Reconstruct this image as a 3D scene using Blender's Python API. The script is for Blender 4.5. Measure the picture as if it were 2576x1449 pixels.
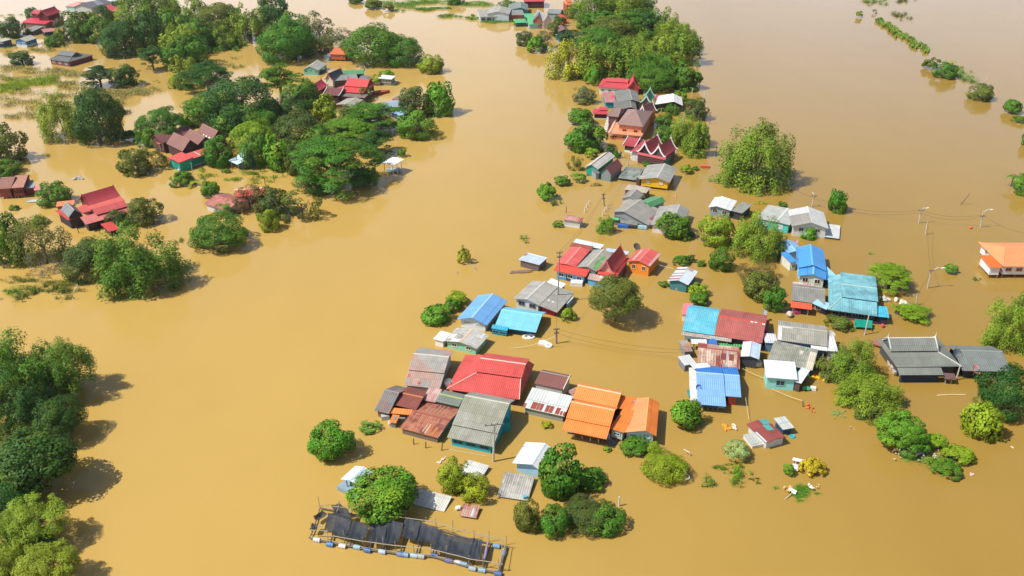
import bpy, bmesh, math, random
import numpy as np
from mathutils import Vector, Matrix, Euler

for o in list(bpy.data.objects): bpy.data.objects.remove(o)
scene = bpy.context.scene
COL = scene.collection
R = math.radians

# ------------------------------------------------------------------ camera
CAM_H, PITCH, FPX = 80.0, 28.0, 2294.0
cam_data = bpy.data.cameras.new('camera')
cam_data.sensor_width = 36.0
cam_data.lens = 36.0 * FPX / 2576.0
cam_data.clip_start = 1.0
cam_data.clip_end = 12000.0
cam = bpy.data.objects.new('camera', cam_data)
cam.location = (0, 0, CAM_H)
cam.rotation_euler = (R(90 - PITCH), 0, 0)
COL.objects.link(cam)
scene.camera = cam

# ------------------------------------------------------------------ sky and sun
SUN_EL, SUN_AZ = 54.0, 198.0          # azimuth of the sun, degrees counter-clockwise from +x
world = bpy.data.worlds.new('World')
scene.world = world
world.use_nodes = True
wn = world.node_tree.nodes
sky = wn.new('ShaderNodeTexSky')
sky.sky_type = 'NISHITA'
sky.sun_disc = False
sky.sun_elevation = R(SUN_EL)
sky.sun_rotation = R(90 - SUN_AZ)
sky.altitude = 0
sky.air_density = 1.0
sky.dust_density = 1.5
sky.ozone_density = 1.0
wn['Background'].inputs['Strength'].default_value = 0.095
# bright thin cloud low in the sky, thinning out towards the zenith
wl = world.node_tree.links
wco = wn.new('ShaderNodeTexCoord')
wsp = wn.new('ShaderNodeSeparateXYZ'); wl.new(wco.outputs['Generated'], wsp.inputs[0])
wmr = wn.new('ShaderNodeMapRange'); wmr.interpolation_type = 'SMOOTHSTEP'
for i_, v_ in ((1, .50), (2, .08), (3, 0.0), (4, .9)): wmr.inputs[i_].default_value = v_
wl.new(wsp.outputs[2], wmr.inputs[0])
wns = wn.new('ShaderNodeTexNoise'); wns.inputs['Scale'].default_value = 2.2; wns.inputs['Detail'].default_value = 5
wl.new(wco.outputs['Generated'], wns.inputs['Vector'])
wm2 = wn.new('ShaderNodeMath'); wm2.operation = 'MULTIPLY_ADD'; wm2.inputs[1].default_value = .9; wm2.inputs[2].default_value = .52
wl.new(wns.outputs['Fac'], wm2.inputs[0])
wm3 = wn.new('ShaderNodeMath'); wm3.operation = 'MULTIPLY'; wm3.use_clamp = True
wl.new(wmr.outputs[0], wm3.inputs[0]); wl.new(wm2.outputs[0], wm3.inputs[1])
wmx = wn.new('ShaderNodeMixRGB')
wm4 = wn.new('ShaderNodeMath'); wm4.operation = 'MULTIPLY_ADD'; wm4.inputs[1].default_value = -.55; wm4.inputs[2].default_value = 1.12   # extra cloud brightness added on the left, to pale the water's reflection there
wl.new(wsp.outputs[0], wm4.inputs[0])
wcl = wn.new('ShaderNodeVectorMath'); wcl.operation = 'SCALE'; wcl.inputs[0].default_value = (10.4, 10.8, 12.9)
wl.new(wm4.outputs[0], wcl.inputs['Scale']); wl.new(wcl.outputs[0], wmx.inputs[2])
wl.new(wm3.outputs[0], wmx.inputs[0]); wl.new(sky.outputs['Color'], wmx.inputs[1])
wl.new(wmx.outputs[0], wn['Background'].inputs['Color'])
sd = bpy.data.lights.new('sun', 'SUN')
sd.energy = 4.7
sd.angle = R(0.5)
sd.color = (1.0, 0.95, 0.86)
sun = bpy.data.objects.new('sun', sd)
sdir = Vector((math.cos(R(SUN_AZ)) * math.cos(R(SUN_EL)), math.sin(R(SUN_AZ)) * math.cos(R(SUN_EL)), math.sin(R(SUN_EL))))
sun.rotation_euler = sdir.to_track_quat('Z', 'Y').to_euler()
sun.location = (-100, 50, 200)
COL.objects.link(sun)
vs = scene.view_settings
vs.view_transform = 'Standard'
vs.look = 'None'
vs.exposure = 0.28
vs.gamma = 1.0
vs.use_curve_mapping = False
scene.cycles.max_bounces = 6
scene.cycles.transparent_max_bounces = 6
scene.cycles.caustics_reflective = False
scene.cycles.caustics_refractive = False

# ------------------------------------------------------------------ measuring the place
# points were read off the photograph in enlarged views; each frame is (x, y of its corner, source pixels per view pixel)
FR = {'D': (0, 0, 1.41615)}
for k, x, y in (('a', 1300, 1200), ('b', 1500, 1020), ('c', 1800, 1280), ('d', 2400, 1060), ('e', 1920, 820), ('f', 2040, 500),
                ('g', 2060, 240), ('h', 2760, 820), ('i', 0, 620), ('j', 480, 400), ('k', 1000, 140), ('l', 0, 0), ('m', 1600, 0),
                ('n', 2960, 1080), ('q', 2640, 1420)):
    FR[k] = (x, y, 0.24845)
FR['o'] = (1080, 1720, 0.29814)
for c in range(4):
    for r in range(4):
        FR['t%d%d' % (c, r)] = (912 * c, 513 * r, 0.35404)
CP, SP = math.cos(R(PITCH)), math.sin(R(PITCH))

def px(fr, p):
    sx, sy, k = FR[fr]
    return ((sx + p[0] * k) / 1.41615, (sy + p[1] * k) / 1.41615)

def ray(d):
    X = (d[0] - 1288) / FPX
    Y = -(d[1] - 724.5) / FPX
    return Vector((X, CP + Y * SP, -SP + Y * CP))

def at(fr, p, z=0.0):
    v = ray(px(fr, p))
    return Vector((0, 0, CAM_H)) + v * ((CAM_H - z) / -v.z)

def proj_y(P):
    d = P - Vector((0, 0, CAM_H))
    depth = d.y * CP - d.z * SP
    up = d.y * SP + d.z * CP
    return 724.5 - FPX * up / depth

def z_for_y(x, y, ypx):
    """height of a point standing at plan (x, y) whose picture row is ypx"""
    lo, hi = -5.0, 40.0
    for _ in range(40):
        m = (lo + hi) / 2
        if proj_y(Vector((x, y, m))) > ypx: lo = m
        else: hi = m
    return (lo + hi) / 2

# ------------------------------------------------------------------ materials
MATS = {}

def lin(hexs, k=1.0):
    h = hexs.lstrip('#')
    out = []
    for i in (0, 2, 4):
        c = int(h[i:i + 2], 16) / 255
        c = c / 12.92 if c <= .04045 else ((c + .055) / 1.055) ** 2.4
        out.append(min(.85, c * k))
    return (*out, 1.0)

class NT:
    def __init__(s, name):
        s.m = bpy.data.materials.new(name)
        s.m.use_nodes = True
        s.t = s.m.node_tree
        s.b = s.t.nodes['Principled BSDF']
        s.out = s.t.nodes['Material Output']
    def n(s, kind, **kw):
        nd = s.t.nodes.new('ShaderNode' + kind)
        for k, v in kw.items(): setattr(nd, k, v)
        return nd
    def l(s, a, b): s.t.links.new(a, b)
    def put(s, sock, v):
        if isinstance(v, bpy.types.NodeSocket): s.l(v, sock)
        else: sock.default_value = v
    def math(s, op, a, b=0.0, c=0.0, clamp=False):
        nd = s.n('Math', operation=op, use_clamp=clamp)
        for i, v in enumerate((a, b, c)): s.put(nd.inputs[i], v)
        return nd.outputs[0]
    def mix(s, f, a, b, mode='MIX'):
        nd = s.n('MixRGB', blend_type=mode)
        s.put(nd.inputs[0], f); s.put(nd.inputs[1], a); s.put(nd.inputs[2], b)
        return nd.outputs[0]
    def noise(s, vec, scale, detail=4, rough=.55):
        nd = s.n('TexNoise')
        nd.inputs['Scale'].default_value = scale
        nd.inputs['Detail'].default_value = detail
        nd.inputs['Roughness'].default_value = rough
        if vec is not None: s.l(vec, nd.inputs['Vector'])
        return nd.outputs['Fac']
    def ramp(s, f, a, b):
        nd = s.n('MapRange', clamp=True)
        s.put(nd.inputs[0], f)
        nd.inputs[1].default_value = a; nd.inputs[2].default_value = b
        return nd.outputs[0]

def plain(hexs, k=.78, rough=.7, var=.25, scale=1.2):
    key = ('plain', hexs, k, rough)
    if key in MATS: return MATS[key]
    t = NT('paint_' + hexs.strip('#'))
    co = t.n('TexCoord').outputs['Object']
    f = t.noise(co, scale, 5, .65)
    f2 = t.noise(co, scale * 7, 3)
    v = t.math('MULTIPLY_ADD', f, var * 2, 1 - var)
    v2 = t.math('MULTIPLY_ADD', f2, .24, .88)
    mul = t.math('MULTIPLY', v, v2)
    cb = t.n('CombineXYZ')
    for i in range(3): t.l(mul, cb.inputs[i])
    c = t.mix(1.0, lin(hexs, k), cb.outputs[0], 'MULTIPLY')
    t.l(c, t.b.inputs['Base Color'])
    t.b.inputs['Roughness'].default_value = rough
    MATS[key] = t.m
    return t.m

def roofmat(c1, kind='corr', c2=None, frac=.0, dirt=.5, k=.80):
    """sheet roofing: corrugation or tile rows from the roof's own UVs (metres), sheets that differ, stains, streaks of c2"""
    dirt = dirt * .95 + .07
    key = ('roof', c1, kind, c2, frac, dirt, k)
    if key in MATS: return MATS[key]
    t = NT('roofing_' + c1.strip('#'))
    uv = t.n('UVMap').outputs[0]
    sp = t.n('SeparateXYZ'); t.l(uv, sp.inputs[0])
    u, v = sp.outputs[0], sp.outputs[1]
    oi = t.n('ObjectInfo').outputs['Random']
    per = {'corr': .30, 'sheet': .42, 'tile': .34}[kind]
    wave = t.math('SINE', t.math('MULTIPLY', u, 2 * math.pi / per))
    # sheet cells
    su = {'corr': .95, 'sheet': .8, 'tile': .34}[kind]
    sv = {'corr': 1.5, 'sheet': 4.0, 'tile': .40}[kind]
    cu = t.math('FLOOR', t.math('DIVIDE', u, su))
    cv = t.math('FLOOR', t.math('DIVIDE', v, sv))
    cell = t.n('CombineXYZ')
    t.l(cu, cell.inputs[0]); t.l(cv, cell.inputs[1]); t.l(oi, cell.inputs[2])
    wnz = t.n('TexWhiteNoise', noise_dimensions='3D'); t.l(cell.outputs[0], wnz.inputs[0])
    rnd = wnz.outputs['Value']
    fv = t.math('FRACT', t.math('DIVIDE', v, sv))
    seam = t.math('LESS_THAN', fv, .055 if kind != 'tile' else .22)
    uvz = t.n('CombineXYZ'); t.l(u, uvz.inputs[0]); t.l(v, uvz.inputs[1]); t.l(t.math('MULTIPLY', oi, 50), uvz.inputs[2])
    big = t.noise(uvz.outputs[0], .35, 5, .6)
    st = t.n('Mapping'); st.inputs['Scale'].default_value = (3.0, .25, 1); t.l(uvz.outputs[0], st.inputs[0])
    streak = t.noise(st.outputs[0], 1.0, 4, .6)
    base = lin(c1, k)
    col = base
    if c2:
        thr = t.math('LESS_THAN', t.math('ADD', t.math('MULTIPLY', rnd, .55), t.math('MULTIPLY', t.ramp(streak, .3, .7), .45)), frac)
        patch = t.ramp(t.math('ADD', big, t.math('MULTIPLY', streak, .5)), .70 - frac * .3, .80 - frac * .3)
        f = t.math('MAXIMUM', thr, t.math('MULTIPLY', patch, .6))
        col = t.mix(f, col, lin(c2, k))
    a = t.math('MULTIPLY_ADD', rnd, .34 * dirt + .06, 1 - .2 * dirt)
    b = t.math('MULTIPLY_ADD', big, dirt * .9, 1 - .5 * dirt)
    c_ = t.math('MULTIPLY_ADD', streak, dirt * .6, 1 - .34 * dirt)
    w_ = t.math('MULTIPLY_ADD', wave, .055 if kind != 'sheet' else .03, .97)
    m = t.math('MULTIPLY', t.math('MULTIPLY', a, b), t.math('MULTIPLY', c_, w_))
    m = t.math('MULTIPLY', m, t.math('MULTIPLY_ADD', seam, -.22, 1))
    cb = t.n('CombineXYZ')
    for i in range(3): t.l(m, cb.inputs[i])
    t.l(t.mix(1.0, col, cb.outputs[0], 'MULTIPLY'), t.b.inputs['Base Color'])
    t.b.inputs['Roughness'].default_value = .62 if kind != 'sheet' else .48
    bp = t.n('Bump'); bp.inputs['Strength'].default_value = .5; bp.inputs['Distance'].default_value = .04
    t.l(wave, bp.inputs['Height']); t.l(bp.outputs[0], t.b.inputs['Normal'])
    MATS[key] = t.m
    return t.m

def leafmat():
    if 'leaf' in MATS: return MATS['leaf']
    t = NT('foliage')
    oi = t.n('ObjectInfo')
    at_ = t.n('Attribute'); at_.attribute_name = 'tone'
    sp = t.n('SeparateXYZ'); t.l(at_.outputs['Vector'], sp.inputs[0])
    hs = t.n('HueSaturation')
    t.l(oi.outputs['Color'], hs.inputs['Color'])
    t.l(t.math('MULTIPLY_ADD', oi.outputs['Random'], .03, .485), hs.inputs['Hue'])
    t.l(t.math('MULTIPLY_ADD', sp.outputs[0], .85, .62), hs.inputs['Value'])
    # young yellowish leaves and a few dry ones
    c = t.mix(t.math('MULTIPLY', sp.outputs[1], .5), hs.outputs[0], (.30, .32, .02, 1))
    c = t.mix(t.math('MULTIPLY', sp.outputs[2], .7), c, (.13, .09, .035, 1))
    t.l(c, t.b.inputs['Base Color'])
    t.b.inputs['Roughness'].default_value = .55
    t.b.inputs['Specular IOR Level'].default_value = .18
    tr = t.n('BsdfTranslucent'); t.l(t.mix(.4, c, (.20, .26, .02, 1)), tr.inputs['Color'])
    ms = t.n('MixShader'); ms.inputs[0].default_value = .17
    t.l(t.b.outputs[0], ms.inputs[1]); t.l(tr.outputs[0], ms.inputs[2])
    t.l(ms.outputs[0], t.out.inputs['Surface'])
    MATS['leaf'] = t.m
    return t.m

def barkmat():
    if 'bark' not in MATS: MATS['bark'] = plain('#8a7a62', .6, .9, .35, 2.0)
    return MATS['bark']

def watermat():
    t = NT('muddy_water')
    co = t.n('TexCoord').outputs['Object']
    mp = t.n('Mapping'); mp.inputs['Scale'].default_value = (1, .6, 1); t.l(co, mp.inputs[0])
    sil = t.noise(mp.outputs[0], .008, 5, .6)
    fine = t.noise(mp.outputs[0], .12, 4, .6)
    f = t.ramp(t.math('MULTIPLY_ADD', fine, .25, sil), .42, .82)
    # water colour paler left of the village, darker to the right, border broken by noise
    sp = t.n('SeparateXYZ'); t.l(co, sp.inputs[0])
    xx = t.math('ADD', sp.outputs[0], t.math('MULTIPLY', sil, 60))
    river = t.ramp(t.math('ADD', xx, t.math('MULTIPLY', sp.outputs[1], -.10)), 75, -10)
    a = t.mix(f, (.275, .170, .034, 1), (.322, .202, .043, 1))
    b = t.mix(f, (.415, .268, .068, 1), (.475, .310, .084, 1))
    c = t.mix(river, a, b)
    t.l(c, t.b.inputs['Base Color'])
    t.b.inputs['Roughness'].default_value = .09
    t.b.inputs['IOR'].default_value = 1.33
    mp2 = t.n('Mapping'); mp2.inputs['Scale'].default_value = (.7, 1.2, 1); t.l(co, mp2.inputs[0])
    h = t.noise(mp2.outputs[0], .9, 3, .55)
    h2 = t.noise(mp2.outputs[0], .06, 2)
    bp = t.n('Bump'); bp.inputs['Strength'].default_value = .10; bp.inputs['Distance'].default_value = .06
    t.l(t.math('MULTIPLY_ADD', h2, 3.0, h), bp.inputs['Height'])
    t.l(bp.outputs[0], t.b.inputs['Normal'])
    return t.m

# ------------------------------------------------------------------ mesh helpers
def tag(o, label=None, cat=None, group=None, kind=None):
    if label: o['label'] = label
    if cat: o['category'] = cat
    if group: o['group'] = group
    if kind: o['kind'] = kind
    return o

def empty(name, loc, label, cat, group=None, rz=0):
    o = bpy.data.objects.new(name, None)
    o.empty_display_size = .5
    o.location = loc
    o.rotation_euler = (0, 0, rz)
    COL.objects.link(o)
    return tag(o, label, cat, group)

class MB:
    """collects faces, then links them as one mesh object"""
    def __init__(s, org=(0, 0, 0)):
        s.v, s.f, s.uv = [], [], []
        s.o = Vector(org)
    def poly(s, pts, uvs=None):
        i = len(s.v)
        s.v += [Vector(p) - s.o for p in pts]
        s.f.append(list(range(i, i + len(pts))))
        s.uv += list(uvs) if uvs else [(0, 0)] * len(pts)
    def slab(s, pts, th, uvs=None):
        n = len(pts)
        lo = [Vector(p) - Vector((0, 0, th)) for p in pts]
        s.poly(pts, uvs)
        s.poly(lo[::-1])
        for i in range(n):
            j = (i + 1) % n
            s.poly([pts[i], lo[i], lo[j], pts[j]])
    def obox(s, c, ax, ay, az):
        """box round c with half-axis vectors"""
        c, ax, ay, az = Vector(c), Vector(ax), Vector(ay), Vector(az)
        P = [c + ax * i + ay * j + az * k for k in (-1, 1) for j in (-1, 1) for i in (-1, 1)]
        for q in ((0, 2, 3, 1), (4, 5, 7, 6), (0, 1, 5, 4), (2, 6, 7, 3), (0, 4, 6, 2), (1, 3, 7, 5)):
            s.poly([P[k] for k in q])
    def tube(s, pts, rad, n=6, cap=True):
        pts = [Vector(p) for p in pts]
        rads = rad if isinstance(rad, (list, tuple)) else [rad] * len(pts)
        rings = []
        for i, p in enumerate(pts):
            d = (pts[min(i + 1, len(pts) - 1)] - pts[max(i - 1, 0)])
            d = d.normalized() if d.length > 1e-9 else Vector((0, 0, 1))
            a = d.cross(Vector((0, 0, 1)))
            a = a.normalized() if a.length > .05 else Vector((1, 0, 0))
            b = d.cross(a).normalized()
            rings.append([p + (a * math.cos(t) + b * math.sin(t)) * rads[i] for t in [2 * math.pi * k / n for k in range(n)]])
        for i in range(len(rings) - 1):
            for k in range(n):
                k2 = (k + 1) % n
                s.poly([rings[i][k], rings[i][k2], rings[i + 1][k2], rings[i + 1][k]])
        if cap:
            s.poly(rings[0][::-1]); s.poly(rings[-1])
    def build(s, name, mat, parent=None, smooth=False):
        me = bpy.data.meshes.new(name)
        me.from_pydata([tuple(v) for v in s.v], [], s.f)
        ul = me.uv_layers.new(name='UVMap')
        ul.data.foreach_set('uv', np.array(s.uv, dtype=np.float32).ravel())
        if smooth: me.polygons.foreach_set('use_smooth', [True] * len(me.polygons))
        me.materials.append(mat)
        o = bpy.data.objects.new(name, me)
        COL.objects.link(o)
        if parent: o.parent = parent
        return o
# ------------------------------------------------------------------ the flood
def flood():
    me = bpy.data.meshes.new('flood_water')
    q = 6000
    me.from_pydata([(-q, -q, 0), (q, -q, 0), (q, q, 0), (-q, q, 0)], [], [(0, 1, 2, 3)])
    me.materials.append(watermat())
    o = bpy.data.objects.new('flood_water', me)
    COL.objects.link(o)
    tag(o, kind='structure')
flood()
# ------------------------------------------------------------------ houses
DARK = '#2a2a2c'
def UVs(pts):
    pts = [Vector(p) for p in pts]
    n = Vector((0, 0, 0))
    for i in range(len(pts)):
        n += (pts[i] - pts[0]).cross(pts[(i + 1) % len(pts)] - pts[0])
    n.normalize()
    h = Vector((0, 0, 1)).cross(n)
    h = h.normalized() if h.length > .02 else Vector((1, 0, 0))
    g = n.cross(h).normalized()
    return [(p.dot(h), p.dot(g)) for p in pts]

class Roof:
    """one roofed volume. A, B: ends of an eave edge at height za; C: the neighbouring corner beyond B at height zc."""
    def __init__(s, fr, kind, A, B, C, za, zc=None, ridge='A', R=None, zr=None, rf=None, w=None, zl=None, **kw):
        s.kind, s.kw, s.ridge = kind, kw, ridge
        zc = za if zc is None else zc
        up = .34 if za > .65 and not kw.get('nolift') else 0     # the overhang hides the top of the wall
        za += up; zc += up
        if zr is not None: zr += up
        if 'z1' in kw: kw['z1'] += up
        a, b = at(fr, A, za if zl is None else zl + up), at(fr, B, za)
        a.z = b.z = 0
        u = (b - a)
        if w is None:
            c = at(fr, C, zc); c.z = 0
            v = Vector((-u.y, u.x, 0)).normalized()
            W = (c - b).dot(v)
            if W < 0: v, W = -v, -W
        else:
            v = Vector((-u.y, u.x, 0)).normalized()
            if v.y < 0: v = -v
            W = w
        ed = {'f': 't0', 'r': 's1', 'b': 't1', 'l': 's0'}
        if ridge == 'B':                       # turn the frame so that the ridge always runs along the first axis
            a, b, u, v, W = b, b + v * W, v * W, -u.normalized(), u.length
            ed = {'f': 's0', 'r': 't0', 'b': 's1', 'l': 't1'}
            rf = 1 - rf if rf is not None else .5
        if zl is not None: zc = zl + up
        rf = .5 if rf is None else rf
        s.a, s.u, s.L, s.v, s.W, s.ed = a, u.normalized(), u.length, v, W, ed
        if kind != 'S' and R is not None:
            q = px(fr, R)
            ss = 0.0 if ridge == 'B' else 1.0
            if kind == 'P': ss = .5
            if kind == 'H': ss = kw.get('hip', .25) if ridge == 'B' else 1 - kw.get('hip', .25)
            if kind == 'K':
                f_, r_, b_, l_ = kw['ins']
                ss, rf = 1 - r_, f_ + (1 - f_ - b_) * .5
            p = a + s.u * s.L * ss + v * W * rf
            zr = z_for_y(p.x, p.y, q[1])
            zr = min(max(zr, max(za, zc) + .15), max(za, zc) + .75 * W)
        if zr is None: zr = max(za, zc) + .22 * W
        s.za, s.zc, s.zr, s.rf = za, zc, zr, rf
        s.prof()
    def prof(s):
        za, zc, zr, rf = s.za, s.zc, s.zr, s.rf
        k = s.kind
        if k == 'S': s.strips = [(0, za, 1, zc)]
        elif k == 'T':
            s.strips = []
            n = 5
            cv = lambda x: .62 * x ** 1.9 + .38 * x
            for i in range(n):
                x0, x1 = i / n, (i + 1) / n
                s.strips.append((rf * x0, za + (zr - za) * cv(x0), rf * x1, za + (zr - za) * cv(x1)))
            for i in range(n):
                x0, x1 = i / n, (i + 1) / n
                s.strips.append((1 - (1 - rf) * x0, zc + (zr - zc) * cv(x0), 1 - (1 - rf) * x1, zc + (zr - zc) * cv(x1)))
        else:
            st = s.kw.get('step')
            if st:
                zm = za + (zr - za) * st
                s.strips = [(0, za, rf * st + .012, zm - .10), (rf * st - .012, zm + .06, rf, zr), (1, zc, rf, zr)]
            else:
                s.strips = [(0, za, rf, zr), (1, zc, rf, zr)]
    def pt(s, ss, t, z):
        p = s.a + s.u * (s.L * ss) + s.v * (s.W * t)
        return Vector((p.x, p.y, z))
    def hz(s, ss, t):
        """height of the roof over a point of the plan"""
        if s.kind == 'P':
            d = max(abs(ss - .5), abs(t - .5)) * 2
            return s.zr + (s.za - s.zr) * d
        if s.kind == 'H':
            h = s.kw.get('hip', .25)
            e = min(1, min(ss, 1 - ss) / h)
            return s.za + (s.zr - s.za) * min(e, min(t / s.rf, (1 - t) / (1 - s.rf)))
        if s.kind == 'K':
            f, r, b, l = s.kw['ins']
            z1 = s.kw['z1']
            m = 1e9
            for d, w in ((t, f), (1 - t, b), (ss, l), (1 - ss, r)):
                if w > 1e-3: m = min(m, d / w)
            if m < 1: return s.za + (z1 - s.za) * m
            tt = (t - f) / (1 - f - b)
            return z1 + (s.zr - z1) * (1 - abs(tt - .5) * 2)
        for t0, z0, t1, z1 in s.strips:
            if min(t0, t1) - 1e-6 <= t <= max(t0, t1) + 1e-6:
                return z0 + (z1 - z0) * ((t - t0) / (t1 - t0))
        return s.za
    def polys(s):
        P = s.pt
        k = s.kind
        if k == 'P':
            c = [(0, 0), (1, 0), (1, 1), (0, 1)]
            return [[P(*c[i], s.za), P(*c[(i + 1) % 4], s.za), P(.5, .5, s.zr)] for i in range(4)]
        if k == 'H':
            h, rf = s.kw.get('hip', .25), s.rf
            return [[P(0, 0, s.za), P(1, 0, s.za), P(1 - h, rf, s.zr), P(h, rf, s.zr)],
                    [P(1, 1, s.za), P(0, 1, s.za), P(h, rf, s.zr), P(1 - h, rf, s.zr)],
                    [P(1, 0, s.za), P(1, 1, s.za), P(1 - h, rf, s.zr)], [P(0, 1, s.za), P(0, 0, s.za), P(h, rf, s.zr)]]
        if k == 'K':
            f, r, b, l = s.kw['ins']
            z1 = s.kw['z1']
            I = [P(l, f, z1), P(1 - r, f, z1), P(1 - r, 1 - b, z1), P(l, 1 - b, z1)]
            O = [P(0, 0, s.za), P(1, 0, s.za), P(1, 1, s.za), P(0, 1, s.za)]
            out = []
            for i, w in ((0, f), (1, r), (2, b), (3, l)):
                if w > 1e-3: out.append([O[i], O[(i + 1) % 4], I[(i + 1) % 4], I[i]])
            m = f + (1 - f - b) * .5
            g = .02
            zz = z1 + .24
            out.append([P(l - g, f - g, zz), P(1 - r + g, f - g, zz), P(1 - r + g, m, s.zr), P(l - g, m, s.zr)])
            out.append([P(1 - r + g, 1 - b + g, zz), P(l - g, 1 - b + g, zz), P(l - g, m, s.zr), P(1 - r + g, m, s.zr)])
            return out
        out = []
        for t0, z0, t1, z1 in s.strips:
            q = [P(0, t0, z0), P(1, t0, z0), P(1, t1, z1), P(0, t1, z1)]
            if t1 < t0: q = [q[1], q[0], q[3], q[2]]
            out.append(q)
        return out

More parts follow.
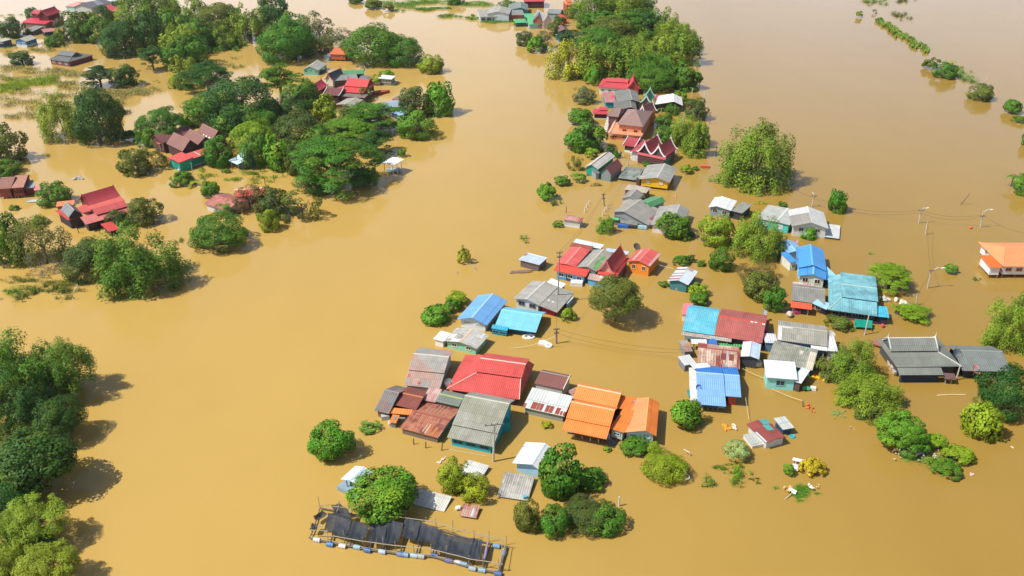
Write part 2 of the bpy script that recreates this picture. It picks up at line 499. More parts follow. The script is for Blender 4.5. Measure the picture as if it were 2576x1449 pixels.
def house(label, fr, roofs, cat='house', name='house', group=None, extra=None):
    org = roofs[0].pt(.5, .5, 0)
    root = empty(name, org, label, cat, group)
    for ri, r in enumerate(roofs):
        kw = r.kw
        mat = roofmat(kw.get('col', '#9a9a90'), kw.get('mk', 'corr'), kw.get('c2'), kw.get('frac', 0), kw.get('dirt', .5))
        m = MB(org)
        th = kw.get('th', .07)
        for q in r.polys(): m.slab(q, th, UVs(q))
        ro = m.build('roof', mat, root)
        # ridge caps
        cap = kw.get('cap')
        if r.kind in ('G', 'H', 'K') and cap != 0:
            c = MB(org)
            if r.kind == 'H': h0, h1, t = kw.get('hip', .25), 1 - kw.get('hip', .25), r.rf
            elif r.kind == 'K':
                f, rr, b, l = kw['ins']; h0, h1, t = l - .02, 1 - rr + .02, f + (1 - f - b) * .5
            else: h0, h1, t = 0, 1, r.rf
            e0, e1 = r.pt(h0, t, r.zr + .015), r.pt(h1, t, r.zr + .015)
            sl = max(.12, min(.9, (r.zr - r.za) / max(.3, r.W * r.rf)))
            for sg in (-1, 1):
                d = r.v * (.16 * sg) + Vector((0, 0, -.16 * sl + .02))
                c.slab([e0, e1, e1 + d, e0 + d] if sg < 0 else [e1, e0, e0 + d, e1 + d], .03)
            if r.kind in ('K', 'H'):
                if r.kind == 'K':
                    f, rr, b, l = kw['ins']
                    cor = [((0, 0), (l, f), l), ((1, 0), (1 - rr, f), rr)]
                    zz = kw['z1']
                else: cor, zz = [((0, 0), (h0, r.rf), 1), ((1, 0), (h1, r.rf), 1), ((0, 1), (h0, r.rf), 1), ((1, 1), (h1, r.rf), 1)], r.zr
                for c0, c1, w in cor:
                    if w > .03: c.tube([r.pt(*c0, r.za + .03), r.pt(*c1, zz + .04)], .09, 5)
            c.build('ridge_cap', plain(cap or kw.get('capc') or kw.get('col', '#9a9a90'), 1.0 if not cap else .85, .7, .12), ro)
        # gable triangles of the upper roof
        if r.kind == 'K':
            f, rr, b, l = kw['ins']
            g = MB(org)
            mt = f + (1 - f - b) * .5
            for e in (l + .015, 1 - rr - .015):
                g = MB(org)
                g.poly([r.pt(e, f, kw['z1'] - .1), r.pt(e, 1 - b, kw['z1'] - .1), r.pt(e, mt, r.zr - .08)])
                g.build('gable', plain(kw.get('gab', kw.get('wall', '#6a3a34')) or '#6a3a34'), root)
        # bargeboards with finials (curved roofs, or on request)
        bb = kw.get('barge')
        if bb:
            ends = kw.get('bends', (0, 1))
            for e in ends:
                c = MB(org)
                sg = -1 if e == 0 else 1
                strips = r.strips
                z0 = 0
                if r.kind == 'K':
                    f, rr, b, l = kw['ins']
                    e_ = l if e == 0 else 1 - rr
                    mt = f + (1 - f - b) * .5
                    strips = [(f, kw['z1'] + .1, mt, r.zr), (1 - b, kw['z1'] + .1, mt, r.zr)]
                else: e_ = e
                dx = r.u * (.07 * sg)
                bw = kw.get('bw', .13)
                for t0, za_, t1, zb_ in strips:
                    p, q = r.pt(e_, t0, za_ + .06) + dx, r.pt(e_, t1, zb_ + .06) + dx
                    d = (q - p).normalized()
                    nrm = d.cross(r.u).normalized()
                    c.obox((p + q) / 2, (q - p) / 2 * 1.03, r.u * .06, nrm * bw)
                if kw.get('fin', 1):
                    top = r.pt(e_, strips[0][2] if r.kind == 'K' else r.rf, r.zr) + dx
                    c.tube([top, top + Vector((0, 0, .35)) + r.u * (.08 * sg), top + Vector((0, 0, .95)) + r.u * (.05 * sg)], [.11, .08, .02], 5)
                    for tt, zt, sv in ((0, r.za, -1), (1, r.zc, 1)):
                        if r.kind == 'T':
                            q = r.pt(e_, tt, zt + .05) + dx
                            c.tube([q, q + r.v * (.22 * sv) + Vector((0, 0, .05)), q + r.v * (.32 * sv) + Vector((0, 0, .42))], [.10, .09, .03], 5)
                c.build('bargeboard', plain(bb, .85, .6, .12), root)
        # repair sheets and skylights lying on the slopes
        for side, u0, v0, u1, v1, hx in kw.get('pan', ()):
            t0, z0, t1, z1 = (r.strips[0] if side == 0 else r.strips[-1])
            if r.kind == 'K': continue
            f = lambda uu, vv: r.pt(uu, t0 + (t1 - t0) * vv, z0 + (z1 - z0) * vv + .035)
            q = [f(u0, v0), f(u1, v0), f(u1, v1), f(u0, v1)]
            if side == 1 and r.kind != 'S': q = q[::-1]
            pm = MB(org)
            pm.slab(q, .03, UVs(q))
            pm.build('roof_sheet', roofmat(hx, 'corr', dirt=.35), ro)
        # walls
        wall = kw.get('wall')
        zb = kw.get('fl', -.6)
        iu = min(kw.get('ov', .45) / r.L, .3)
        iv = min(kw.get('ov', .45) / r.W, .3)
        wo = None
        if wall:
            m = MB(org)
            ts = sorted({iv, 1 - iv, min(max(r.rf, iv), 1 - iv)} | ({iv + (1 - 2 * iv) * i / 8 for i in range(9)} if r.kind in 'TKHP' else set()))
            sss = [iu + (1 - 2 * iu) * i / (8 if r.kind in 'KHP' else 1) for i in range(9 if r.kind in 'KHP' else 2)]
            H = lambda a_, b_: max(zb + .1, r.hz(a_, b_) - th - .02)
            loop = [(x, iv) for x in sss] + [(1 - iu, t) for t in ts[1:]] + [(x, 1 - iv) for x in sss[::-1][1:]] + [(iu, t) for t in ts[::-1][1:]]
            for i in range(len(loop) - 1):
                p, q = loop[i], loop[i + 1]
                m.poly([r.pt(*p, zb), r.pt(*q, zb), r.pt(*q, H(*q)), r.pt(*p, H(*p))])
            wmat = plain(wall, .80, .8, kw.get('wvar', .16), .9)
            if kw.get('wm') == 'corr': wmat = roofmat(wall, 'corr', kw.get('wc2'), kw.get('wfrac', .2), .5)
            if kw.get('fl') is not None:
                m.poly([r.pt(iu, iv, zb), r.pt(iu, 1 - iv, zb), r.pt(1 - iu, 1 - iv, zb), r.pt(1 - iu, iv, zb)])
            wo = m.build('wall', wmat, root)
            sides = {'t0': ((iu, iv), (1 - iu, iv), -r.v), 's1': ((1 - iu, iv), (1 - iu, 1 - iv), r.u),
                     't1': ((1 - iu, 1 - iv), (iu, 1 - iv), r.v), 's0': ((iu, 1 - iv), (iu, iv), -r.u)}
            for spec in kw.get('win', ()):
                sd_, n_, ww, wh, pane, frame = (list(spec) + [1.0, .8, '#2b2f33', '#e8e6e0'][len(spec) - 2:])[:6]
                p, q, nn = sides[r.ed[sd_]]
                for i in range(n_):
                    f = (i + .5) / n_ if n_ > 1 or len(spec) < 7 else spec[6]
                    x = (p[0] + (q[0] - p[0]) * f, p[1] + (q[1] - p[1]) * f)
                    top = min(r.hz(*x) - .25, r.za + .5 if wh < .5 else 99)
                    low = max(zb, 0)
                    hh = min(wh, max(.3, top - low - .25))
                    zc_ = low + (top - low) * .58
                    c = r.pt(*x, zc_)
                    al = (r.pt(*q, 0) - r.pt(*p, 0)).normalized()
                    fm = MB(org)
                    for sx in (-1, 1): fm.obox(c + al * (ww / 2 * sx) + nn * .03, al * .05, nn * .05, Vector((0, 0, hh / 2 + .05)))
                    for sz in (-1, 1): fm.obox(c + Vector((0, 0, hh / 2 * sz)) + nn * .03, al * (ww / 2 - .05), nn * .048, Vector((0, 0, .05)))
                    fm.obox(c + nn * .035, al * .025, nn * .03, Vector((0, 0, hh / 2 - .05)))
                    wf = fm.build('window', plain(frame, .85, .6, .1), root)
                    pn = MB(org)
                    pn.obox(c + nn * .015, al * (ww / 2 - .05), nn * .012, Vector((0, 0, hh / 2 - .05)))
                    po = pn.build('pane', plain(pane, .8, .25, .1), wf)
            for sd_, f, ww, wh, hx in kw.get('door', ()):
                p, q, nn = sides[r.ed[sd_]]
                x = (p[0] + (q[0] - p[0]) * f, p[1] + (q[1] - p[1]) * f)
                al = (r.pt(*q, 0) - r.pt(*p, 0)).normalized()
                z0 = max(zb, -.3)
                dm = MB(org)
                hh = min(wh, r.hz(*x) - .15 - z0)
                c = r.pt(*x, z0 + hh / 2)
                dm.obox(c + nn * .02, al * ww / 2, nn * .03, Vector((0, 0, hh / 2)))
                dm.obox(c + nn * .05 + al * ww * .36, al * .04, nn * .03, Vector((0, 0, .06)))
                dm.build('door', plain(hx, .8, .6), root)
            bd = kw.get('band')                 # a painted or tarred lower band, a few millimetres proud
            if bd:
                bm_ = MB(org)
                hx, z0, z1 = bd
                e = .03
                for sd_ in ('t0', 's1', 't1', 's0'):
                    p, q, nn = sides[sd_]
                    bm_.obox((r.pt(*p, 0) + r.pt(*q, 0)) / 2 + nn * .02 + Vector((0, 0, (z0 + z1) / 2)), (r.pt(*q, 0) - r.pt(*p, 0)) / 2, nn * .02, Vector((0, 0, (z1 - z0) / 2)))
                bm_.build('wall_band', plain(hx, .8), root)
        # posts under a raised floor, or carrying an open roof
        np_ = kw.get('posts')
        if np_ is None and (wall is None and r.kind != 'x' and kw.get('open', 1)): np_ = (2, 2)
        if kw.get('fl') is not None and np_ is None: np_ = (3, 2)
        if np_:
            pc = plain(kw.get('postc', '#a8a49c'), .8, .8)
            for i in range(np_[0]):
                for j in range(np_[1]):
                    x = (iu + .02 + (1 - 2 * iu - .04) * i / max(1, np_[0] - 1), iv + .02 + (1 - 2 * iv - .04) * j / max(1, np_[1] - 1))
                    top = zb - .01 if wall and kw.get('fl') is not None else r.hz(*x) - th - .01
                    if top < -.4: continue
                    pm = MB(org)
                    pm.tube([r.pt(*x, -.8), r.pt(*x, top)], .09, 6)
                    pm.build('post', pc, root)
        # veranda railing along given sides, at floor height z
        for sd_, z, hx, out in kw.get('rail', ()):
            sides = {'t0': ((0, iv), (1, iv), -r.v), 's1': ((1 - iu, 0), (1 - iu, 1), r.u), 't1': ((1, 1 - iv), (0, 1 - iv), r.v), 's0': ((iu, 1), (iu, 0), -r.u)}
            p, q, nn = sides[r.ed[sd_]]
            a_, b_ = r.pt(*p, z) + nn * out, r.pt(*q, z) + nn * out
            m = MB(org)
            al = (b_ - a_).normalized()
            n_ = max(3, int((b_ - a_).length / .38))
            for i in range(n_ + 1):
                c = a_ + (b_ - a_) * (i / n_)
                m.obox(c + Vector((0, 0, .4)), al * .035, nn * .03, Vector((0, 0, .4)))
            for hz_ in (.12, .8): m.obox((a_ + b_) / 2 + Vector((0, 0, hz_)), (b_ - a_) / 2, nn * .045, Vector((0, 0, .05)))
            m.obox((a_ + b_) / 2 + Vector((0, 0, -.1)) - nn * .35, (b_ - a_) / 2, nn * .5, Vector((0, 0, .09)))
            m.build('railing', plain(hx, .85, .6, .1), root)
    if extra:
        for nm, fn, hx, kk in extra:
            m = MB(org)
            fn(m)
            m.build(nm, plain(hx, **kk) if isinstance(hx, str) else hx, root)
    return root

def dish(fr, p, z, rad, hx):
    """satellite dish: shallow bowl on a short mast, as (name, builder, colour, options)"""
    def fn(m):
        c = at(fr, p, z)
        ax = Vector((.35, -.55, .75)).normalized()
        a = ax.cross(Vector((0, 0, 1))).normalized(); b = ax.cross(a)
        n = 14
        rings = []
        for q in (0, .5, 1):
            rings.append([c + (a * math.cos(t) + b * math.sin(t)) * rad * q + ax * (.28 * rad * q * q) for t in [2 * math.pi * i / n for i in range(n)]])
        for i in range(2):
            for k in range(n):
                k2 = (k + 1) % n
                m.poly([rings[i][k], rings[i][k2], rings[i + 1][k2], rings[i + 1][k]])
        m.tube([c - ax * .03, c - ax * .3 - Vector((0, 0, .8))], .05, 5)
        for k in (0, 5, 10): m.tube([rings[2][k], c + ax * rad * .8], .02, 4)
        m.obox(c + ax * rad * .8, a * .07, b * .07, ax * .07)
    return ('satellite_dish', fn, hx, {'k': .85, 'rough': .6})

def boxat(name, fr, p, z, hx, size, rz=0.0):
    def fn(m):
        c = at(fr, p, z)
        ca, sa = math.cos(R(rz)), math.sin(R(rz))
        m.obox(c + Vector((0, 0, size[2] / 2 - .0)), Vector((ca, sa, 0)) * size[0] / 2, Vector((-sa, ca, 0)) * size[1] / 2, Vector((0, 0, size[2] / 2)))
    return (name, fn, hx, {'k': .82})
# ------------------------------------------------------------------ the houses of the flooded village
G8, G7, G6, G5 = '#aeaba0', '#96958c', '#84857e', '#6c706c'
W1, W2 = '#e9e9e6', '#d6d9d6'
WD, WL = '#2c2f33', '#e9e7e2'
r_ = Roof

# --- lower middle cluster
house('pale blue gable roofed house with white walls and two dark vent slits', 'b', [
    r_('b', 'G', (510, 472), (945, 560), (1205, 200), 1.35, ridge='B', R=(735, 450), col='#74aee6', mk='sheet', dirt=.18, cap='#9cc8f0', wall='#dfe9ee',
       win=[('f', 2, 1.1, .22, WD, '#cfd8dc')], wvar=.08, ov=.55)])
house('bright cyan tiled roof over open blue veranda, low above the water', 'b', [
    r_('b', 'G', (1052, 578), (1648, 662), (1830, 375), .95, R=(1765, 412), rf=.6, col='#7ecbe2', mk='corr', dirt=.16, cap='#8fdcf0', capc='#8fdcf0', wall='#355c74', ov=.9,
       win=[('r', 2, .9, .5, '#dfe6ea', '#7fb8d0')], wvar=.3),
    r_('b', 'S', (1005, 600), (1235, 640), (1258, 585), .85, 1.15, col='#3ba4c4', mk='sheet', dirt=.2, wall='#2f86a4', ov=.12, win=[('f', 2, 1.1, .5, '#1d3644', '#3aa0c0')]),
])
house('mint green walled house with patched white and grey roof', 'b', [
    r_('b', 'G', (322, 782), (800, 898), (930, 690), 1.15, ridge='B', R=(515, 798), col='#a3a29b', c2='#dcd9d2', frac=.22, dirt=.6, cap='#d8b890', wall='#93d4b4',
       win=[('f', 2, .9, .6, '#3a2c28', '#efe9e0')], pan=[(1, .02, .05, .55, .42, '#dcdad4'), (1, .0, .0, .2, .9, '#e6e4de'), (0, .62, .2, .95, .32, '#e0ddd6'), (0, .3, .55, .7, .66, '#d9d5cc')]),
    r_('b', 'S', (172, 752), (322, 792), (362, 655), 1.0, 1.2, col='#f0efec', mk='sheet', dirt=.12, wall='#eceae6', ov=.25),
])
house('grey gabled house with pale blue walls and white flat annex behind', 't22', [
    r_('t22', 'G', (10, 105), (274, 172), (425, -20), 1.65, ridge='B', R=(160, 112), col='#b0aea4', dirt=.5, wall='#cddae0', win=[('f', 2, 1.2, .8, '#3b3f44', '#8e8a84')], cap='#c4c2b8'),
    r_('t22', 'S', (455, 247), (628, 48), (400, -12), 1.0, 1.7, col='#a6a49a', dirt=.5, wall='#b5344a', ov=.8, pan=[(0, .3, .42, .36, .52, '#efeeea'), (0, .3, .62, .35, .70, '#efeeea')]),
    r_('e', 'S', (110, 745), (322, 830), (368, 763), 1.4, 1.7, col=W1, mk='sheet', dirt=.1, wall='#c9d4d8', ov=.2),
    r_('t22', 'S', (560, 158), (622, 92), (602, 78), .75, .85, col='#d4e2ea', mk='sheet', dirt=.1, wall='#86b4d0', ov=.1),
])
house('long grey two step corrugated house with white right gable, orange lichen spots', 'a', [
    r_('a', 'G', (552, 690), (1075, 745), (1365, 210), 1.0, 2.1, rf=.66, zr=2.95, step=.48, col='#a9a89f', dirt=.45, cap='#c9c6ba', wall='#dde6ea',
       win=[('r', 1, .8, .9, '#1f2a33', '#9fc0d0')], pan=[(0, .03, .56, .10, .74, '#c9604c'), (0, .36, .16, .44, .30, '#b5645a')], c2='#b98070', frac=.03)])
house('weathered blackish grey shed roof with rusty plank walls, leftmost of its cluster', 'a', [
    r_('a', 'G', (135, 1052), (345, 1102), (545, 715), .95, R=(482, 800), col='#7d8080', dirt=.9, c2='#9a6a5a', frac=.08, wall='#a89a8c', wm='corr', wc2='#8a4a38', wfrac=.35, ov=.35)], cat='shed', name='shed')
house('red brown roofed house with orange lean-to beside the blackish shed', 'a', [
    r_('a', 'G', (395, 970), (735, 1046), (850, 765), 1.3, R=(815, 868), col='#8a4a3e', dirt=.28, cap='#c07a4a', wall='#4a3a3a'),
    r_('a', 'S', (345, 1092), (705, 1125), (742, 1046), .85, 1.15, col='#ef8a42', mk='sheet', dirt=.15, wall='#6a4a3a', ov=.3),
    r_('a', 'S', (345, 1222), (445, 1238), (520, 1128), .7, .95, col='#ee8844', mk='sheet', dirt=.2, wall='#8a8a8a', ov=.2, pan=[(0, .35, .35, .7, .8, '#8d8f92')]),
], extra=[boxat('crate', 'a', (295, 1170), .0, '#b8c0bc', (1.2, 1.0, .7), 12), boxat('washing_machine', 'a', (380, 1255), .0, '#d8d8d4', (.8, .7, .5), 20), boxat('table', 'a', (510, 1190), .0, '#9a9488', (1.4, .9, .5), 12)])
house('rust red sheet roof with white torn patches, at the front of its cluster', 'a', [
    r_('a', 'G', (500, 1305), (1050, 1449), (1342, 1012), .8, R=(1262, 1198), col='#8e4f42', c2='#cf8a66', frac=.08, dirt=.42, wall='#a9a49a', wm='corr', wc2='#7a5a4a', ov=.25,
       pan=[(0, .62, .06, .66, .55, '#e0b090'), (0, .70, .06, .74, .5, '#c8763c'), (0, .55, .1, .58, .55, '#d8b8a0'), (0, .80, .04, .86, .5, '#d07a3c'), (1, .3, .12, .31, .8, '#d9b8a8'), (1, .4, .12, .41, .8, '#d9b8a8'), (1, .5, .12, .51, .8, '#d9b8a8'), (1, .6, .12, .61, .8, '#d9b8a8'), (1, .7, .12, .71, .8, '#d9b8a8')])],
    extra=[boxat('cupboard', 'a', (830, 1420), .0, '#d5d8d6', (1.7, .9, .8), -12)])
house('narrow pink and green grey patched roof squeezed between red and rust roofs', 'a', [
    r_('a', 'G', (1012, 925), (1345, 1000), (1455, 830), 1.45, R=(1412, 890), col='#7f887c', dirt=.55, cap='#a8b46c', wall='#6a6a62', ov=.3),
    r_('a', 'S', (822, 905), (1012, 940), (1108, 752), 1.3, 1.75, col='#dcc4bc', c2='#b85a5a', frac=.3, dirt=.7, wall='#a83a44', ov=.3)])
house('very wide grey corrugated house with turquoise walls, front right of its cluster', 'a', [
    r_('a', 'G', (1174, 1440), (1835, 1577), (2215, 915), 1.3, 2.6, rf=.74, zr=3.65, step=.30, col='#a3a498', dirt=.42, cap='#c4c2b2', c2='#8a8a70', frac=.05, wall='#2fb0c4',
       ov=.5, win=[('f', 3, 1.4, .5, '#17303c', '#2c8fb0')], pan=[(0, .62, .33, .82, .36, '#c0b494')])],
    extra=[boxat('tank', 'a', (1990, 1330), .0, '#12a0a4', (1.6, 1.3, 1.5), 20)])
house('largest red hip roof with raised upper gable, white hip ridge on its left', 'a', [
    r_('a', 'K', (1170, 750), (2215, 900), (2450, 395), 1.25, ins=(.37, .06, .12, .34), z1=2.55, R=(2325, 385), col='#c8453f', c2='#d8564e', frac=.3, dirt=.34, mk='corr', cap='#e2b8a8', wall='#5a3036', gab='#6a2c38', ov=.7)],
    extra=[dish('a', (1200, 665), 1.6, .75, '#8c8f92')])
house('brown over pale white sheet roof with rusty lower edge beside the orange house', 'c', [
    r_('c', 'S', (247, 685), (845, 818), (985, 530), .95, 1.75, col='#ccd4d2', mk='sheet', dirt=.25, c2='#d9dcd8', frac=.3, wall='#b4beb4', wm='corr', wfrac=.1, ov=.3,
       pan=[(0, .0, .0, .06, .2, '#a85a48'), (0, .18, .02, .30, .34, '#9c4a38'), (0, .31, .02, .37, .34, '#a85a44'), (0, .38, .02, .45, .34, '#9c4a38'), (0, .52, .02, .60, .33, '#9a4a3a'), (0, .61, .02, .70, .33, '#9c4a38'), (0, .76, .02, .86, .32, '#9c4a38'), (0, .88, .02, .93, .2, '#9c4a38'), (0, .95, .02, 1, .2, '#9c4a38')]),
    r_('c', 'G', (415, 345), (828, 432), (908, 222), 1.95, R=(880, 252), rf=.72, col='#87584e', mk='corr', dirt=.2, cap='#8d8a84', wall='#d8cfc2', ov=.2, barge='#e2d6c4', fin=0, bends=(1,)),
    r_('c', 'S', (890, 455), (985, 535), (1085, 312), 1.3, 1.6, col='#d4c6b8', c2='#96503e', frac=.4, dirt=.4, wall=None, ov=.2)])
house('bright orange double ridged roof house with white railed veranda on stilts', 'c', [
    r_('c', 'G', (815, 1015), (1452, 1145), (1595, 690), 1.55, 2.25, rf=.70, zr=3.25, step=.42, col='#f08a3c', mk='corr', dirt=.12, cap='#f6b88c', wall='#7a4030', ov=1.3, fl=.55,
       rail=[('f', .65, '#dfe4ea', -.55)], posts=(4, 2), postc='#dcdcd8', wvar=.2, win=[('f', 3, 1.0, .6, '#3a2a26', '#a8d0e8')]),
    r_('c', 'G', (965, 560), (1597, 690), (1695, 458), 2.25, R=(1652, 492), rf=.6, col='#f39448', mk='corr', dirt=.12, cap='#f8c49c', wall='#8c3c2c', ov=.25),
    r_('c', 'S', (1490, 985), (1700, 1052), (1815, 725), 1.75, 1.95, col='#ef8436', mk='sheet', dirt=.10, wall='#b9c8c0', ov=.3, fl=.5, win=[('f', 1, .9, .4, '#23282c', '#cfd6d2')]),
    r_('c', 'S', (1590, 695), (1815, 738), (1895, 555), 1.8, 2.0, col='#ee8032', mk='sheet', dirt=.12, wall='#a05038', ov=.3),
    r_('c', 'G', (1695, 1048), (2168, 1102), (2305, 632), 1.65, ridge='B', R=(1995, 1020), rf=.66, col='#f59a60', mk='sheet', dirt=.10, cap='#f7a468', wall='#c6d6ca', ov=.45, fl=.2,
       win=[('f', 2, 1.0, .75, '#8fb0c0', '#e8ece8')], pan=[(0, .005, .01, .995, .99, '#f2842c')])],
    extra=[dish('c', (1860, 660), 1.9, .7, '#c8b8b0'),
           ('staircase', lambda m: [m.obox(at('c', (1455 + i * 22, 1120 + i * 20), .75 - i * .16), Vector((.45, .25, 0)), Vector((-.12, .3, 0)), Vector((0, 0, .05))) for i in range(7)], '#7a7a82', {'k': .8})])
house('white metal gable roof on pale blue hut behind dark green tree', 't23', [
    r_('t23', 'G', (0, 312), (285, 388), (402, 168), 1.35, ridge='B', R=(210, 325), rf=.7, col='#eceeee', mk='sheet', dirt=.08, cap='#cfe4e4', wall='#a6d4ee', ov=.5, pan=[(1, .02, .01, .98, .45, '#dde9ec')])], name='hut', cat='hut')

# --- roofs barely above the water
def sunk(label, fr, A, B, C, za, zc, **kw):
    extra = kw.pop('extra', None)
    return house(label, fr, [r_(fr, 'S', A, B, C, za, zc, wall=None, posts=(2, 2), **kw)], cat='roof', name='sunken_roof', extra=extra)
sunk('grey broken sheet roof with mint green crate rack at its edge, nearly submerged', 't23', (-150, 645), (160, 692), (262, 447), .3, .75, col='#aaa79e', dirt=.8, c2='#c8c4bc', frac=.2,
     extra=[boxat('blue_tub', 't23', (130, 655), .45, '#5cb8c8', (.55, .45, .2), 15)])
sunk('pale corrugated sheet roof nearly submerged behind the bright yellow green tree', 't13', (2040, 425), (2255, 488), (2338, 335), .3, .62, col='#d0d2ce', dirt=.35)
sunk('long shaded corrugated white roof half under water right of the big leafy tree', 't13', (1530, 712), (1893, 803), (2002, 655), .12, .5, col='#d2d0c8', dirt=.5)
sunk('small rusty red roof with white panel, nearly submerged below yellow green tree', 't13', (2050, 842), (2217, 868), (2277, 750), .3, .55, col='#a44a3c', c2='#c8b0a4', frac=.08, dirt=.5, pan=[(0, .62, .05, .78, .72, '#d6d4d4')])
house('small white and pale blue pavilion roof on posts beside big leafy tree', 't13', [
    r_('t13', 'G', (852, 474), (1037, 548), (1160, 400), 1.7, ridge='B', R=(950, 486), col='#e4edf4', mk='sheet', dirt=.06, cap='#c8ccd0', wall=None, posts=(2, 2), pan=[(0, .15, .12, .85, .9, '#bcdcf4')]),
    ], cat='pavilion', name='pavilion', extra=[('deck', lambda m: m.obox(at('t13', (985, 555), .35), Vector((1.5, -.9, 0)), Vector((.7, 1.1, 0)), Vector((0, 0, .3))), '#8da4b4', {'k': .8}), boxat('green_crate', 't13', (965, 525), .65, '#58b070', (.5, .4, .3), 10), boxat('bowl', 't13', (985, 545), .65, '#e8e8e4', (.4, .4, .2), 10)])

# --- right hand cluster
house('long roof, half cyan and half dark red, above rusty striped sheds', 'd', [
    r_('d', 'G', (580, 540), (1268, 655), (1372, 262), 1.6, R=(1310, 370), col='#a8504c', c2='#b86a60', frac=.3, dirt=.35, cap='#d8503c', wall='#5a4450', ov=.5, pan=[(0, .68, .93, .74, .99, '#f0e6e0'), (0, .77, .93, .82, .99, '#f0e6e0'), (0, .93, .9, .99, .97, '#f0e0dc')]),
    r_('d', 'G', (120, 470), (580, 540), (665, 165), 1.6, R=(655, 205), rf=.7, col='#7fcbe0', c2='#4fb4cc', frac=.14, dirt=.3, cap='#54b8cc', wall='#8aa0a8', ov=.5),
    r_('d', 'S', (110, 535), (825, 637), (836, 588), 1.1, 1.5, col='#bab6ac', c2='#a89a8c', frac=.3, dirt=.4, wall=None, posts=(3, 2)),
    r_('d', 'S', (112, 242), (142, 82), (285, 76), 1.0, 1.2, col='#ec8088', mk='sheet', dirt=.2, wall='#e6e4e0', ov=.15),
    r_('d', 'S', (1348, 482), (1374, 338), (1312, 325), 1.2, 1.4, col='#b84848', dirt=.2, wall='#7a4a4a', ov=.1),
    r_('d', 'S', (640, 690), (985, 712), (985, 672), .6, .9, col='#2fa050', mk='sheet', dirt=.2, wall='#1f8a40', ov=.15)],
    extra=[dish('d', (1300, 215), 1.7, .5, '#b8c0c4')])
house('rusty white striped patchwork shed roof directly above the blue roof', 'd', [
    r_('d', 'G', (330, 955), (945, 1025), (962, 715), 1.3, R=(945, 775), rf=.72, zr=1.85, col='#dcc8b0', c2='#9a5040', frac=.26, dirt=.3, mk='sheet', cap='#9a5244', wall='#8a8078', ov=.35,
       pan=[(0, .56, .42, .67, .78, '#8a4438'), (0, .69, .38, .73, .95, '#b8c0cc'), (0, .75, .42, .86, .78, '#8a4438'), (1, .0, .02, .22, .95, '#a44a40'), (1, .8, .1, .98, .6, '#d88a80')]),
    r_('d', 'S', (155, 975), (325, 945), (325, 798), 1.0, 1.2, col='#cdd0ce', mk='sheet', dirt=.3, wall='#7a8288', ov=.2),
    r_('d', 'S', (150, 778), (275, 770), (272, 600), 1.1, 1.3, col='#a9aa9e', c2='#b0563e', frac=.12, dirt=.6, wall='#8a8a80', ov=.2),
    r_('d', 'S', (255, 662), (482, 667), (502, 602), 1.0, 1.2, col='#e8e8ea', mk='sheet', dirt=.1, wall=None)], cat='shed', name='shed',
    extra=[('water_barrel', lambda m: m.tube([at('d', (560, 655), 0), at('d', (560, 655), .55), at('d', (560, 655), 1.1)], [.75, .85, .75], 14), '#2f78c8', {'k': .85})])
house('small hut with white gable roof and dark open front between red and grey roofs', 'd', [
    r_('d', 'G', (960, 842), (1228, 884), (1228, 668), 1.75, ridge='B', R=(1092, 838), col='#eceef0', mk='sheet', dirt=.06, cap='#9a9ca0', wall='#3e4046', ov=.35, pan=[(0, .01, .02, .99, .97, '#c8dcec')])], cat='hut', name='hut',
    extra=[boxat('plank_table', 'd', (1060, 945), 0, '#c0683c', (1.0, 1.0, .5), 0), boxat('tarp_heap', 'd', (1150, 960), 0, '#e8dcc4', (1.9, 1.7, .8), 10)])
house('light blue metal roof with dark blue back slope and white side strip', 't22', [
    r_('t22', 'G', (1865, 1168), (2153, 1192), (2134, 795), 1.2, R=(2140, 868), rf=.70, zr=2.45, col='#85b6ec', mk='corr', dirt=.12, cap='#a8ccf4', wall='#3c566a', ov=.9, fl=.45, posts=(4, 2), rail=[('f', .5, '#8fb4d0', -.5)],
       pan=[(1, .005, .01, .995, .98, '#2f80d4')]),
    r_('t22', 'G', (2150, 1086), (2307, 1098), (2272, 802), 1.6, R=(2295, 880), rf=.56, zr=2.5, col='#85b6ec', mk='corr', dirt=.12, cap='#a8ccf4', wall='#c05030', ov=.6, pan=[(1, .005, .01, .995, .98, '#2f80d4')]),
    r_('t22', 'S', (1779, 800), (1793, 1130), (1872, 1130), 1.0, 1.15, col='#e6e8e8', mk='sheet', dirt=.2, c2='#c8c4b8', frac=.2, wall='#9aa4a8', ov=.15),
    r_('t22', 'S', (1790, 765), (1955, 748), (1950, 800), 1.3, 1.6, col='#dfe8f4', mk='sheet', dirt=.05, wall=None)],
    extra=[dish('t22', (1880, 1010), 1.75, .62, '#3f78b0'), ('teal_tarp', lambda m: m.obox(at('t22', (1825, 1065), 1.15), Vector((.8, 0, 0)), Vector((0, .9, 0)), Vector((0, 0, .14))), '#2a8a90', {'k': .8})])
